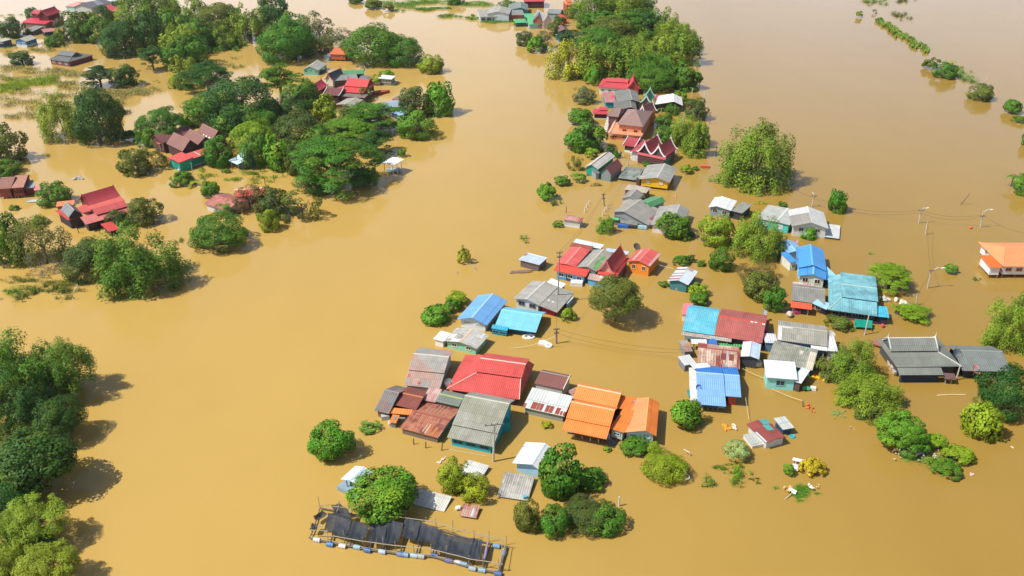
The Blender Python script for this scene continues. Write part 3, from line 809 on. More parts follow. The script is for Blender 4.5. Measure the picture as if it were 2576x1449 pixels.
house('wide grey two level sheet roofs with white side panels and teal wall', 'd', [
    r_('d', 'G', (1487, 607), (2207, 702), (2190, 412), 1.9, R=(2205, 488), rf=.6, col='#a4a194', dirt=.5, cap='#b4b2a4', wall='#7a98b8', ov=.3, pan=[(0, .0, .02, .085, .97, '#d8dad8'), (0, .09, .88, .3, .97, '#d8dad8')]),
    r_('d', 'S', (1343, 905), (1990, 1047), (2078, 745), 1.25, 1.75, col='#8f9284', dirt=.55, c2='#a5a394', frac=.15, wall='#1f9c88', ov=.4, pan=[(0, .84, .02, .99, .82, '#ded2bc'), (0, .62, .6, .7, .78, '#cfc8b8'), (0, .74, .8, .78, .9, '#2fae5c')]),
    r_('d', 'S', (2205, 762), (2362, 774), (2388, 556), 1.6, 1.7, col='#e4e4e2', mk='sheet', dirt=.1, wall='#c8ccca', ov=.2),
    r_('d', 'S', (1970, 738), (2208, 765), (2212, 712), 1.7, 1.8, col='#e2e4e2', mk='sheet', dirt=.1, wall=None),
    r_('d', 'S', (1310, 645), (1490, 655), (1492, 520), 1.5, 1.6, col='#c9d8ea', c2='#f0e4e4', frac=.2, mk='sheet', dirt=.2, wall='#7090b0', ov=.15)],
    extra=[dish('d', (2250, 540), 1.9, .8, '#d4d4d0')])
house('white roofed hut with mint walls at the front of the right cluster', 'd', [
    r_('d', 'S', (1320, 1142), (1777, 1177), (1772, 925), 1.95, 2.6, col='#eaeeF4'.lower(), mk='corr', dirt=.05, wall='#92e0dc', ov=.35, win=[('f', 1, 1.3, .9, '#3c3a38', '#7fc4c0', .5)], wvar=.08),
    r_('d', 'S', (1700, 1190), (1830, 1232), (1836, 1000), 1.5, 1.7, col='#dfe4f0', mk='sheet', dirt=.05, wall='#5a4a44', ov=.25)], cat='hut', name='hut')
house('grey corrugated house with red orange awning and brick wall beside teal roof', 'h', [
    r_('h', 'G', (240, 1005), (722, 1067), (735, 830), 1.6, rf=.72, zr=2.1, col='#8f8f88', dirt=.55, cap='#a2a29a', wall='#b07450', ov=.4, win=[('f', 1, .9, .8, '#3a4450', '#dde2e4', .86)]),
    r_('h', 'S', (230, 1102), (530, 1140), (532, 1055), 1.15, 1.5, col='#f0603f', mk='sheet', dirt=.10, wall=None, posts=(2, 2)),
    r_('h', 'S', (258, 770), (550, 803), (552, 770), 1.5, 1.7, col='#b0584a', c2='#e0d0c4', frac=.35, mk='sheet', dirt=.3, wall=None, posts=0, open=0)],
    extra=[boxat('laundry_rack', 'h', (320, 1190), .15, '#c8458c', (1.2, .5, .5), 5), boxat('bench', 'h', (430, 1195), 0, '#5a5a60', (.6, .4, .6), 0), ('jar', lambda m: m.tube([at('h', (215, 1205), 0), at('h', (215, 1205), .5), at('h', (215, 1205), .8)], [.45, .6, .3], 10), '#cfc6b8', {'k': .8})])
house('blue gable roofed house with pale mint front and cyan side roof', 'h', [
    r_('h', 'G', (325, 545), (745, 588), (722, 290), 2.0, ridge='B', R=(547, 497), rf=.5, col='#4f9fe4', mk='sheet', dirt=.16, cap='#6cb4f0', wall='#bcd8e0', ov=.4, fin=0),
    r_('h', 'G', (328, 655), (737, 713), (745, 585), 1.85, ridge='B', R=(553, 632), rf=.52, col='#4a9ce2', mk='sheet', dirt=.14, cap='#78bcf2', wall='#d3e6d4', ov=.4, win=[('f', 2, 1.0, .9, '#5a2c34', '#e8ece4')]),
    r_('h', 'S', (225, 465), (328, 452), (330, 288), 1.6, 1.9, col='#4a98de', mk='sheet', dirt=.15, wall='#dcdcd0', ov=.2, win=[('f', 1, .7, .8, '#3a3a3c', '#e4e4dc', .6)]),
    r_('h', 'G', (172, 335), (418, 330), (422, 165), 1.6, ridge='B', R=(305, 300), col='#8cbfe6', mk='sheet', dirt=.15, cap='#a4d0f0', wall='#b8c8d0', ov=.3),
    r_('h', 'S', (800, 716), (936, 706), (912, 490), 1.45, 1.5, col='#9ad6f6', mk='sheet', dirt=.08, wall='#5a8aa8', ov=.2),
    r_('h', 'S', (740, 714), (800, 716), (790, 472), 1.45, 1.9, col='#2a90d8', mk='sheet', dirt=.08, wall='#2a5a78', ov=.15)],
    extra=[dish('h', (340, 450), 2.0, .6, '#3a78b0'), dish('h', (312, 165), 1.9, .45, '#e0a8b8')])
house('large weathered teal hip roof house with open dark veranda front', 'h', [
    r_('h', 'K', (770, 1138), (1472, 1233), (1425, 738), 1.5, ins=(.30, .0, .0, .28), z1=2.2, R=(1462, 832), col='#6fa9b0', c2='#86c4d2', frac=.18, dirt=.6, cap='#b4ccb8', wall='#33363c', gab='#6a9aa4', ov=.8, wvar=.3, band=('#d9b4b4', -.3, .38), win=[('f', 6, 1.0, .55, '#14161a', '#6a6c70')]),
    r_('h', 'S', (1470, 1236), (1645, 1254), (1622, 1098), 1.25, 1.5, col='#4cbcdc', mk='sheet', dirt=.25, wall='#2c2c3a', ov=.25),
    r_('h', 'S', (742, 1138), (830, 1070), (800, 850), 1.5, 1.75, col='#a8d8f4', mk='sheet', dirt=.1, wall=None, posts=0, open=0)],
    extra=[boxat('veranda_bench', 'h', (1480, 1330), .1, '#3a2c50', (2.6, .6, .4), -8)])
house('wide dark grey temple style roof with white bargeboards and red hip ridge', 'n', [
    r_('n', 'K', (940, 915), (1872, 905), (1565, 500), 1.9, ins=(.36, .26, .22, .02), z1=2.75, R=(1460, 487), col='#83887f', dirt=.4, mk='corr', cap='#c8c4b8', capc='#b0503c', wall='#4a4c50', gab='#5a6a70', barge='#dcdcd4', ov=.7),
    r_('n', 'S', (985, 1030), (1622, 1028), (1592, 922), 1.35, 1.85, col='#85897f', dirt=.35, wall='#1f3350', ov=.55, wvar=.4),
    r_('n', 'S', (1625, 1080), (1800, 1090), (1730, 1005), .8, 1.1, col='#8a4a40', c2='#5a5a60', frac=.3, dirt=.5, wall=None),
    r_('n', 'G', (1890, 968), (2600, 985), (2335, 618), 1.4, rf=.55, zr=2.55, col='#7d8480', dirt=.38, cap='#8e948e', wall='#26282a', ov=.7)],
    extra=[dish('n', (2075, 955), 1.7, .8, '#e08a80'), dish('n', (1810, 740), 2.6, 1.0, '#5c646c'), boxat('blue_barrels', 'n', (1330, 1090), 0, '#2860a8', (2.0, .8, .7), 0), boxat('white_sacks', 'n', (1240, 1095), 0, '#d4d6d4', (1.2, .6, .4), 0)])
house('orange tiled hip roof on white stilted house at right edge', 't31', [
    r_('t31', 'H', (2365, 1232), (2950, 1236), (2770, 995), 2.35, hip=.22, zr=3.9, col='#f39a62', mk='tile', dirt=.14, cap='#f0a070', wall='#e9e7e4', ov=.5, fl=.75, posts=(5, 2), postc='#b8603c', win=[('f', 5, 1.1, .7, '#7a4a3c', '#c8a090'), ('l', 2, .8, .8, '#7a4a3c', '#e0d8d0')]),
    r_('t31', 'S', (2232, 1243), (2362, 1246), (2292, 1120), 2.1, 2.3, col='#f0742c', mk='sheet', dirt=.1, wall='#e9e9ea', ov=.3, fl=.75, posts=(2, 2), postc='#b8603c')])
house('shanty with red patch roof, teal sheet and two pale lean-tos', 'q', [
    r_('q', 'G', (360, 637), (652, 556), (400, 278), .95, ridge='B', R=(506, 578), zr=1.25, col='#984a40', dirt=.25, mk='corr', cap=0, wall='#cfd8d6', ov=.3, pan=[(0, .42, .35, .72, .98, '#5fb0a8'), (0, .74, .02, .99, .8, '#62b2ac'), (1, .02, .0, .55, .14, '#e2e2e4')]),
    r_('q', 'S', (600, 447), (768, 416), (635, 250), .85, 1.0, col='#c9cec8', mk='sheet', dirt=.3, wall='#2c4868', ov=.3),
    r_('q', 'S', (160, 687), (340, 650), (236, 474), .45, .65, col='#c6cac2', mk='sheet', dirt=.35, wall='#ece6dc', ov=.08)], cat='shack', name='shack')

# --- centre
house('red roof complex with grey middle roof, steep red gable and blue walls', 'e', [
    r_('e', 'G', (240, 474), (525, 530), (705, 282), 2.0, ridge='B', R=(390, 482), col='#de564e', mk='sheet', dirt=.22, c2='#e06a62', frac=.3, cap='#e88a80', wall='#8cc4ee', ov=.3),
    r_('e', 'S', (205, 577), (672, 667), (737, 553), 1.55, 2.0, col='#e0503e', mk='corr', dirt=.15, wall='#8cc8f2', ov=.55, win=[('f', 3, 1.0, .7, '#2c3440', '#d8e4ec')], door=[('f', .42, .8, 1.6, '#3a3a44')], band=('#3f98dc', -.3, .5)),
    r_('e', 'G', (540, 530), (827, 593), (1002, 325), 2.05, ridge='B', R=(705, 522), col='#a5a498', dirt=.4, cap='#b9b8aa', wall='#8a9298', ov=.3, pan=[(0, .06, .15, .22, .5, '#58b85c'), (0, .24, .2, .42, .5, '#62bc60'), (0, .5, .3, .72, .55, '#5cba5a'), (0, .3, .52, .5, .7, '#6cae64'), (0, .24, .5, .36, .58, '#d05040')]),
    r_('e', 'T', (850, 575), (1072, 622), (1258, 395), 2.2, ridge='B', R=(965, 440), col='#c0443e', mk='tile', dirt=.2, cap='#c85048', wall='#d8a898', ov=.35, barge='#d8726a', bw=.10),
    r_('e', 'S', (838, 628), (1118, 672), (1078, 612), 1.75, 2.1, col='#d4463c', mk='corr', dirt=.15, wall='#7a4a48', ov=.25),
    r_('e', 'S', (1118, 672), (1278, 442), (1252, 400), 1.75, 2.15, col='#c8423c', mk='corr', dirt=.2, wall='#5a4044', ov=.25),
    r_('e', 'S', (480, 182), (885, 268), (936, 206), 1.35, 1.5, col='#dce4e4', mk='sheet', dirt=.1, wall='#8a9298', ov=.25),
    r_('e', 'S', (440, 232), (742, 292), (782, 232), 1.6, 1.8, col='#9c5446', mk='corr', dirt=.3, wall=None, posts=0, open=0),
    r_('e', 'S', (950, 300), (1268, 352), (1312, 308), 1.4, 1.5, col='#bcd4e4', mk='sheet', dirt=.15, wall='#8a9298', ov=.2),
    r_('e', 'S', (685, 697), (1022, 764), (1062, 682), 1.0, 1.5, col='#d9d0c4', c2='#a87060', frac=.3, dirt=.4, mk='sheet', wall='#62b4e4', ov=.2)],
    extra=[boxat('water_tank', 'e', (540, 785), 0, '#eef0f0', (2.2, 1.3, .75), -8)])
house('orange walled house with red gable roof and pale roof edges', 'e', [
    r_('e', 'G', (1260, 447), (1592, 522), (1692, 330), 2.0, ridge='B', R=(1440, 438), col='#e0605a', mk='sheet', dirt=.25, cap='#e88078', wall='#f0902c', ov=.35, win=[('f', 2, .7, .9, '#3a2420', '#f0c8a0')],
       pan=[(0, .0, .0, 1, .22, '#d8a8a4'), (1, .1, .3, .9, .55, '#e0a8a0')], wvar=.1)],
    extra=[dish('e', (1400, 242), 2.2, .8, '#5c564e'), boxat('landing_stage', 'e', (1445, 595), .05, '#4a4440', (1.8, .8, .3), -8)])
house('small hut with striped white roof, teal wall and junk filled porch', 'e', [
    r_('e', 'G', (1845, 722), (2142, 787), (2262, 590), 1.55, ridge='B', R=(2000, 716), col='#dce6f0', mk='sheet', dirt=.12, cap='#c4c8cc', wall='#3f8088', ov=.4, pan=[(1, .06, .0, .16, 1, '#b07068'), (1, .28, .0, .36, 1, '#b07068'), (1, .5, .0, .56, 1, '#b88078'), (1, .78, .0, .86, 1, '#a86860'), (0, .82, .4, .99, .99, '#c8a8a0')])],
    cat='hut', name='hut', extra=[boxat('junk_raft', 'e', (2035, 850), .05, '#c0a098', (2.0, 1.1, .5), -10), boxat('gas_bottle', 'e', (1870, 770), .0, '#e0d8d0', (.35, .35, .7), 0)])
house('small pale blue shed roof alone in the water left of the red complex', 't21', [
    r_('t21', 'G', (65, 1162), (275, 1217), (347, 1140), 1.25, R=(330, 1155), rf=.85, zr=1.65, col='#c2d2de', mk='sheet', dirt=.2, cap='#d4dce0', wall='#76848c', wm='corr', wc2='#8a5a4a', wfrac=.25, ov=.3, pan=[(0, .0, .6, .1, .98, '#b08878')])], cat='shed', name='shed')
house('small hut with red and white striped rusty roof near white stumps', 't21', [
    r_('t21', 'G', (510, 757), (692, 785), (712, 738), 1.25, R=(705, 745), rf=.7, zr=1.55, col='#dcc8ba', c2='#b0584a', frac=.45, mk='sheet', dirt=.25, cap=0, wall='#c2c8c4', ov=.3, band=('#e2e6e4', -.3, .25))], cat='hut', name='hut')

# --- street of houses in the middle distance
house('white gable roof with bright green netting front beside brown roof', 'f', [
    r_('f', 'G', (172, 382), (362, 417), (602, 225), 1.8, ridge='B', R=(270, 345), col='#d8d4ca', mk='sheet', dirt=.3, cap='#7a5a50', wall='#18a088', ov=.35, wvar=.2)])
house('dark brown gable roof with grey metal walls between green netting and mossy deck', 'f', [
    r_('f', 'G', (392, 466), (554, 497), (738, 372), 1.55, ridge='B', R=(474, 388), col='#8a4f4a', mk='tile', dirt=.3, cap='#7c4440', wall='#8fa0a2', wm='corr', ov=.25),
    r_('f', 'S', (330, 478), (395, 470), (540, 320), 1.3, 1.7, col='#7c8082', dirt=.4, wall='#8fa0a2', ov=.2)])
house('dark mossy low sheet roof joining brown house and yellow house', 'f', [
    r_('f', 'S', (652, 537), (915, 573), (985, 400), .65, .95, col='#66706a', dirt=.8, c2='#a4aaa0', frac=.12, wall='#3c4240', ov=.25)], cat='shed', name='shed')
house('yellow walled stilt house with broad grey roof', 'f', [
    r_('f', 'G', (950, 555), (1392, 608), (1515, 402), 1.95, ridge='B', R=(1218, 535), rf=.58, col='#a5a69e', dirt=.42, cap='#c0beb4', wall='#f2c21e', ov=.55, fl=.5, posts=(3, 2), win=[('f', 2, 1.0, .85, '#e6e6e6', '#d8b060')], wvar=.08),
    r_('f', 'S', (905, 512), (958, 552), (1085, 395), 1.75, 1.95, col='#9a9c94', dirt=.4, wall='#4a3630', ov=.15)],
    extra=[boxat('landing_plank', 'f', (1020, 640), .3, '#b8a890', (1.6, 1.2, .12), 10)])
house('cluster of grey roofs with bright green roof and blue tarps at waterline', 'f', [
    r_('f', 'G', (565, 1027), (1087, 1217), (1237, 1012), .7, zl=1.6, ridge='B', R=(715, 1018), rf=.3, zr=2.3, col='#a09c92', dirt=.45, cap='#b4b0a4', wall='#8d9296', ov=.4, pan=[(0, .30, .0, .96, .17, '#9a5a5e')]),
    r_('f', 'S', (567, 1167), (932, 1217), (902, 1085), .62, 1.3, col='#666c68', dirt=.8, c2='#9aa09a', frac=.2, mk='tile', wall='#dfe2e0', ov=.2),
    r_('f', 'G', (695, 837), (922, 877), (1032, 770), 1.6, ridge='B', R=(812, 806), col='#98948c', dirt=.45, cap='#aaa69c', wall='#c8c6c0', ov=.25),
    r_('f', 'G', (920, 892), (1112, 964), (1222, 835), 1.55, ridge='B', R=(1082, 890), rf=.72, zr=2.1, col='#5c9c68', mk='sheet', dirt=.35, cap='#7ab484', wall='#a8b0b4', ov=.25),
    r_('f', 'S', (738, 702), (1052, 757), (1084, 675), 1.5, 1.6, col='#c0b4a4', mk='corr', dirt=.35, wall='#6a5a50', ov=.2)],
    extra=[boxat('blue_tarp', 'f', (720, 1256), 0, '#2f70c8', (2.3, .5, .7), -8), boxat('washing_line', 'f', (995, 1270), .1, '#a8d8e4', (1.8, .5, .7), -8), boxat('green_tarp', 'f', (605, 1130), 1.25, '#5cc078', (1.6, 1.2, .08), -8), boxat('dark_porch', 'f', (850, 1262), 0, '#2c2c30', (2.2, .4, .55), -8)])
house('grey roof house half hidden behind the dark green round tree', 'f', [
    r_('f', 'G', (1115, 1213), (1572, 1272), (1724, 1005), 1.5, ridge='B', rf=.66, zr=2.6, col='#a3a29a', dirt=.4, cap='#b4b2a8', wall='#e2e0dc', ov=.45)])
house('white roofed hut with grey extension standing alone in open water', 'f', [
    r_('f', 'G', (1945, 957), (2274, 1010), (2297, 858), 1.7, ridge='B', R=(2060, 943), rf=.35, col='#e6e8e6', mk='sheet', dirt=.08, cap='#f0f0ee', wall='#8aa6a8', ov=.4, win=[('f', 2, 1.0, .9, '#5a3434', '#b8c8c8')]),
    r_('f', 'S', (2272, 1007), (2432, 1047), (2442, 885), 1.55, 1.75, col='#98988f', dirt=.4, wall='#3a3c3e', ov=.35)], cat='hut', name='hut')
house('teal walled house with pale grey gable roof behind yellow green bamboo', 't31', [
    r_('t31', 'G', (-120, 745), (217, 817), (197, 650), 1.75, ridge='B', R=(90, 783), rf=.6, col='#bcbeb8', dirt=.3, cap='#d4d6d0', wall='#4fccc4', ov=.3, win=[('f', 2, 1.0, .8, '#c8d0cc', '#e2e8e4')], wvar=.08)])
house('grey and white gable roofed house with a floating white deck at its right', 't31', [
    r_('t31', 'G', (238, 828), (612, 854), (594, 690), 2.0, ridge='B', R=(435, 790), rf=.52, col='#d2d4d0', dirt=.2, cap='#e2e2de', wall='#dfe4df', ov=.45, win=[('f', 2, 1.0, .8, '#3a3f40', '#c8ccc8')], pan=[(1, .0, .0, .62, 1.0, '#a09c94')], wvar=.08),
    r_('t31', 'S', (567, 932), (717, 952), (692, 815), .45, .5, col='#d4d8d6', mk='sheet', dirt=.2, wall='#4a4e50', ov=.1)],
    extra=[boxat('pink_clothes', 't31', (265, 875), .05, '#d03a70', (1.6, .7, .5), 0), boxat('blue_drum', 't31', (295, 900), 0, '#2440a0', (.8, .8, .8), 0)])

# --- thai houses near the grove
TR = '#a8404a'
house('crimson thai house with two pointed white edged gables and white railing', 'g', [
    r_('g', 'T', (850, 1206), (1045, 1246), (1178, 1122), 2.4, ridge='B', R=(972, 1084), col=TR, mk='tile', dirt=.18, cap='#b84a54', wall='#4a2a30', ov=.3, barge='#f2efee', bw=.16),
    r_('g', 'T', (1045, 1246), (1240, 1286), (1372, 1162), 2.4, ridge='B', R=(1145, 1128), col=TR, mk='tile', dirt=.18, cap='#b84a54', wall='#6a4a52', ov=.3, barge='#f2efee', bw=.16),
    r_('g', 'S', (930, 1045), (738, 1208), (856, 1226), 2.05, 2.45, col='#b4484e', mk='tile', dirt=.18, wall='#d4d6dc', ov=.5),
    r_('g', 'S', (842, 1245), (1248, 1327), (1240, 1290), 1.95, 2.4, col='#b8464a', mk='tile', dirt=.18, wall='#5a3a3c', ov=.3),
    r_('g', 'S', (1248, 1322), (1402, 1172), (1378, 1150), 1.95, 2.4, col='#b04248', mk='tile', dirt=.18, wall='#3f8a8c', ov=.3),
    r_('g', 'S', (750, 1296), (1242, 1378), (1412, 1222), .5, .52, col='#b8b4ae', mk='sheet', dirt=.2, wall='#e8e8ea', ov=.05, rail=[('f', .62, '#f0f0f0', 0), ('r', .62, '#e4ecf0', 0)])])
house('tiny red roofed white edged shrine pavilion beside crimson thai house', 'g', [
    r_('g', 'T', (640, 1112), (806, 1142), (848, 1045), 1.5, R=(832, 1022), rf=.6, col='#b0424c', mk='tile', dirt=.15, cap='#f0eeee', wall='#4a3a3c', ov=.4, barge='#f4f2f2', bw=.16, band=('#dff0ea', -.3, .45))], cat='pavilion', name='pavilion')
house('peach walled two storey house with brown hip roof and balcony', 'g', [
    r_('g', 'P', (555, 815), (930, 852), (1008, 625), 3.5, R=(780, 602), col='#a08278', mk='tile', dirt=.25, wall='#eb9c78', ov=.5, win=[('f', 2, 1.0, .8, '#3c2a2a', '#e07a50')], wvar=.1),
    r_('g', 'H', (410, 692), (572, 712), (730, 590), 3.2, hip=.2, zr=4.1, col='#9a7e76', mk='tile', dirt=.25, cap='#a88c80', wall='#6a4a44', ov=.4),
    r_('g', 'S', (420, 945), (915, 985), (960, 800), 1.55, 1.57, col='#eea87c', mk='sheet', dirt=.1, wall='#e89470', ov=.5, rail=[('f', 1.6, '#f2bc98', 0), ('l', 1.6, '#f2e8e2', 0)], posts=(4, 2), win=[('f', 3, 1.3, .6, '#2c2424', '#f0a880')])],
    extra=[('stair', lambda m: [m.obox(at('g', (440 - i * 6, 720 + i * 22), 1.7 - i * .14), Vector((.5, .1, 0)), Vector((-.05, .35, 0)), Vector((0, 0, .07))) for i in range(10)], '#ece6e2', {'k': .85})])
house('brown gable with white curved bargeboards behind the peach house', 'g', [
    r_('g', 'T', (845, 660), (985, 690), (1042, 608), 3.0, ridge='B', R=(918, 510), col='#8a5a4c', mk='tile', dirt=.25, cap='#9a6a5a', wall='#e08050', ov=.3, barge='#efe8e4', bw=.16),
    r_('g', 'S', (985, 695), (1050, 612), (1036, 598), 2.4, 2.9, col='#c0484e', mk='tile', dirt=.15, wall='#8a4a40', ov=.2)])
house('green thai gable with mint bargeboards over brick wall', 'g', [
    r_('g', 'T', (895, 500), (1046, 512), (1088, 412), 3.0, ridge='B', R=(985, 406), col='#3c7e5c', mk='tile', dirt=.2, cap='#5a9a7c', wall='#8a5a4c', ov=.25, barge='#bfe6dc', bw=.18)])
house('broad dark grey hipped roofs with pink lean-to and teal wall on left', 'g', [
    r_('g', 'G', (552, 497), (892, 500), (962, 345), 2.4, ridge='B', R=(772, 464), rf=.65, col='#858780', dirt=.4, cap='#9a9a90', wall='#5c5a56', ov=.3),
    r_('g', 'G', (512, 597), (840, 604), (885, 497), 2.3, ridge='B', rf=.75, zr=2.9, col='#7c7a74', dirt=.4, cap='#8c8a82', wall='#4e4a48', ov=.3),
    r_('g', 'S', (385, 502), (550, 502), (592, 352), 1.55, 1.8, col='#e0606a', c2='#9aa09c', frac=.12, mk='sheet', dirt=.2, wall='#1f9ab0', ov=.25),
    r_('g', 'S', (1030, 690), (1085, 690), (1125, 570), 1.5, 1.7, col='#9a9a94', dirt=.35, wall='#7a7c80', ov=.2)])
house('small red two tier roof pavilion left of the peach house', 'g', [
    r_('g', 'K', (213, 668), (425, 674), (442, 600), 1.15, ins=(.42, .05, .15, .42), z1=1.5, zr=2.4, col='#cc4450', mk='tile', dirt=.15, cap='#d85a64', wall='#4a3034', gab='#7a2c34', ov=.35, band=('#e6e2dc', -.3, .2))], cat='pavilion', name='pavilion')
house('long red two tier roof on white walls with four windows by the grove', 'g', [
    r_('g', 'K', (283, 282), (714, 310), (655, 180), 1.75, ins=(.42, .08, .3, .2), z1=2.35, zr=3.3, col='#d24e54', mk='tile', dirt=.16, cap='#dc6468', wall='#ecebe8', gab='#a83c44', ov=.4, win=[('f', 4, .9, .6, '#4a4a52', '#dcdcdc')], wvar=.06),
    r_('g', 'T', (690, 302), (882, 308), (850, 232), 1.7, ridge='B', R=(800, 185), col='#cc4a50', mk='tile', dirt=.16, cap='#d86064', wall='#a84a44', ov=.3, barge='#d8625c', bw=.1)])
house('white sheet gable roof on posts beside banana plant and olive tree', 'g', [
    r_('g', 'G', (1105, 532), (1500, 547), (1508, 430), 1.85, ridge='B', R=(1370, 490), rf=.66, col='#e8e6e2', mk='sheet', dirt=.1, cap='#f4f2ee', wall='#4a443e', ov=.4),
    r_('g', 'S', (1090, 455), (1135, 458), (1190, 402), 1.9, 2.1, col='#cc4448', mk='sheet', dirt=.1, wall='#8a3c3c', ov=.2)], cat='shed', name='shed')

# --- left bank
house('orange roofed wooden stilt hut under olive trees', 'k', [
    r_('k', 'G', (692, 212), (930, 222), (955, 150), 2.1, rf=.8, zr=2.9, col='#e07848', mk='sheet', dirt=.18, cap='#e89068', wall='#cf6a30', ov=.35, fl=.6, posts=(4, 2), postc='#c8a878', win=[('f', 2, .8, .7, '#a8b8c0', '#b05028')]),
    r_('k', 'S', (605, 235), (700, 250), (700, 200), 1.2, 1.6, col='#8a9094', mk='sheet', dirt=.2, wall='#9ab4c0', ov=.2)], cat='hut', name='hut')
house('grey roofed house with mint and blue gable, sunk to its windows', 'k', [
    r_('k', 'G', (312, 438), (542, 448), (642, 352), 1.3, ridge='B', R=(410, 388), rf=.42, col='#b0b0a6', dirt=.4, cap='#c0beb2', wall='#7ac4b8', ov=.3, win=[('f', 3, .9, .7, '#3c6450', '#a8dcd0')]),
    r_('k', 'S', (540, 450), (640, 420), (620, 382), 1.0, 1.3, col='#8f9290', dirt=.4, wall='#4a5c60', ov=.2)])
house('moss green and dark thai roofs behind the large red thai roof', 'k', [
    r_('k', 'T', (868, 502), (1186, 497), (1196, 452), 2.4, R=(1190, 440), rf=.6, col='#52996a', mk='tile', dirt=.2, cap='#6ab080', wall='#4a5a50', ov=.3, barge='#3f5a50', bw=.1),
    r_('k', 'T', (632, 575), (748, 590), (872, 512), 2.3, ridge='B', R=(690, 487), col='#46545a', mk='tile', dirt=.25, cap='#566468', wall='#d8cfc8', ov=.25, barge='#b84a44', bw=.1, band=('#5aa070', -.3, .6)),
    r_('k', 'G', (770, 597), (1112, 572), (1180, 500), 2.0, rf=.7, zr=2.7, col='#8f928e', dirt=.35, cap='#a0a29c', wall='#5c544e', ov=.3),
    r_('k', 'S', (1110, 570), (1250, 575), (1295, 520), 1.7, 1.9, col='#7c8288', dirt=.3, wall='#5a5a5c', ov=.2)])
house('large bright red thai roof with steep upper gable and pale right lean-to', 'k', [
    r_('k', 'K', (852, 750), (1182, 774), (1240, 640), 2.2, ins=(.34, .03, .1, .04), z1=2.9, R=(1208, 575), col='#de4a4c', mk='tile', dirt=.14, cap='#e0605c', wall='#5a3c40', gab='#7a2c34', barge='#c8484a', bw=.1, ov=.4),
    r_('k', 'S', (1205, 778), (1330, 750), (1385, 690), 1.7, 2.0, col='#c8bdb0', dirt=.25, wall='#6a5c54', ov=.2),
    r_('k', 'S', (780, 700), (862, 738), (900, 640), 2.0, 2.3, col='#d85050', mk='tile', dirt=.15, wall='#7a4a48', ov=.2),
    r_('k', 'S', (842, 812), (1200, 842), (1240, 788), 1.6, 1.9, col='#8a7872', dirt=.3, wall='#5c4a44', ov=.25)])
house('small red thai roof with dark gable at left end of the temple like group', 'k', [
    r_('k', 'T', (505, 768), (676, 660), (640, 620), 2.2, w=4.2, R=(600, 575), col='#cc4450', mk='tile', dirt=.16, cap='#d85a60', wall='#5a3438', ov=.3, barge='#b03c44', bw=.09)])
house('brown tiled roof framed with white bargeboards in front of red thai roofs', 'k', [
    r_('k', 'T', (597, 797), (830, 810), (862, 712), 2.1, R=(845, 700), rf=.62, col='#7e4c4c', mk='tile', dirt=.2, cap='#efe6e2', wall='#4a3432', ov=.3, barge='#f2ece8', bw=.14)])
house('plain grey gable roof in front of the red thai roofs', 'k', [
    r_('k', 'G', (780, 938), (1010, 965), (1240, 875), 1.9, ridge='B', R=(912, 930), rf=.55, col='#aba598', dirt=.3, cap='#c0baac', wall='#8a6a58', ov=.35)])
house('blue grey sheet roof with light blue porch roof under dark olive tree', 'k', [
    r_('k', 'G', (1340, 945), (1592, 1022), (1692, 905), 1.7, ridge='B', rf=.4, zr=2.3, col='#9eb0c0', mk='sheet', dirt=.25, cap='#b0c0cc', wall='#6a7a88', ov=.3),
    r_('k', 'S', (1592, 1045), (1690, 1098), (1742, 1000), 1.3, 1.7, col='#a8c8f0', mk='sheet', dirt=.1, wall='#3c5878', ov=.25)])
house('tiny brown pyramid roof with white ridges beside blue grey roof', 'k', [
    r_('k', 'P', (1590, 857), (1690, 898), (1748, 858), 1.5, R=(1655, 808), col='#7c544c', mk='tile', dirt=.2, wall='#6a5a50', ov=.25)], cat='pavilion', name='pavilion')
house('white flat roofed houseboat moored beside green shrubs', 'k', [
    r_('k', 'S', (1385, 556), (1590, 572), (1632, 522), 1.9, 2.0, col='#f0eeea', mk='sheet', dirt=.06, wall='#7c8078', ov=.4, th=.2, win=[('f', 4, .9, .6, '#3c4444', '#d8d8d4')]),
    r_('k', 'S', (1358, 612), (1592, 640), (1648, 585), .5, .52, col='#c8c6c0', mk='sheet', dirt=.15, wall='#dcd8d0', ov=.05)], cat='houseboat', name='houseboat')
house('white curved canopy pavilion on slender posts at the river edge', 't11', [
    r_('t11', 'G', (1258, 192), (1378, 216), (1466, 150), 2.7, ridge='B', R=(1318, 196), col='#f4f4f2', mk='sheet', dirt=.04, cap='#ffffff', wall=None, posts=(3, 2), postc='#dfe6ea')], cat='pavilion', name='pavilion',
    extra=[('deck', lambda m: m.obox(at('t11', (1385, 262), .35), Vector((1.6, .35, 0)), Vector((-.3, 1.2, 0)), Vector((0, 0, .12))), '#9ab0b8', {'k': .85})])
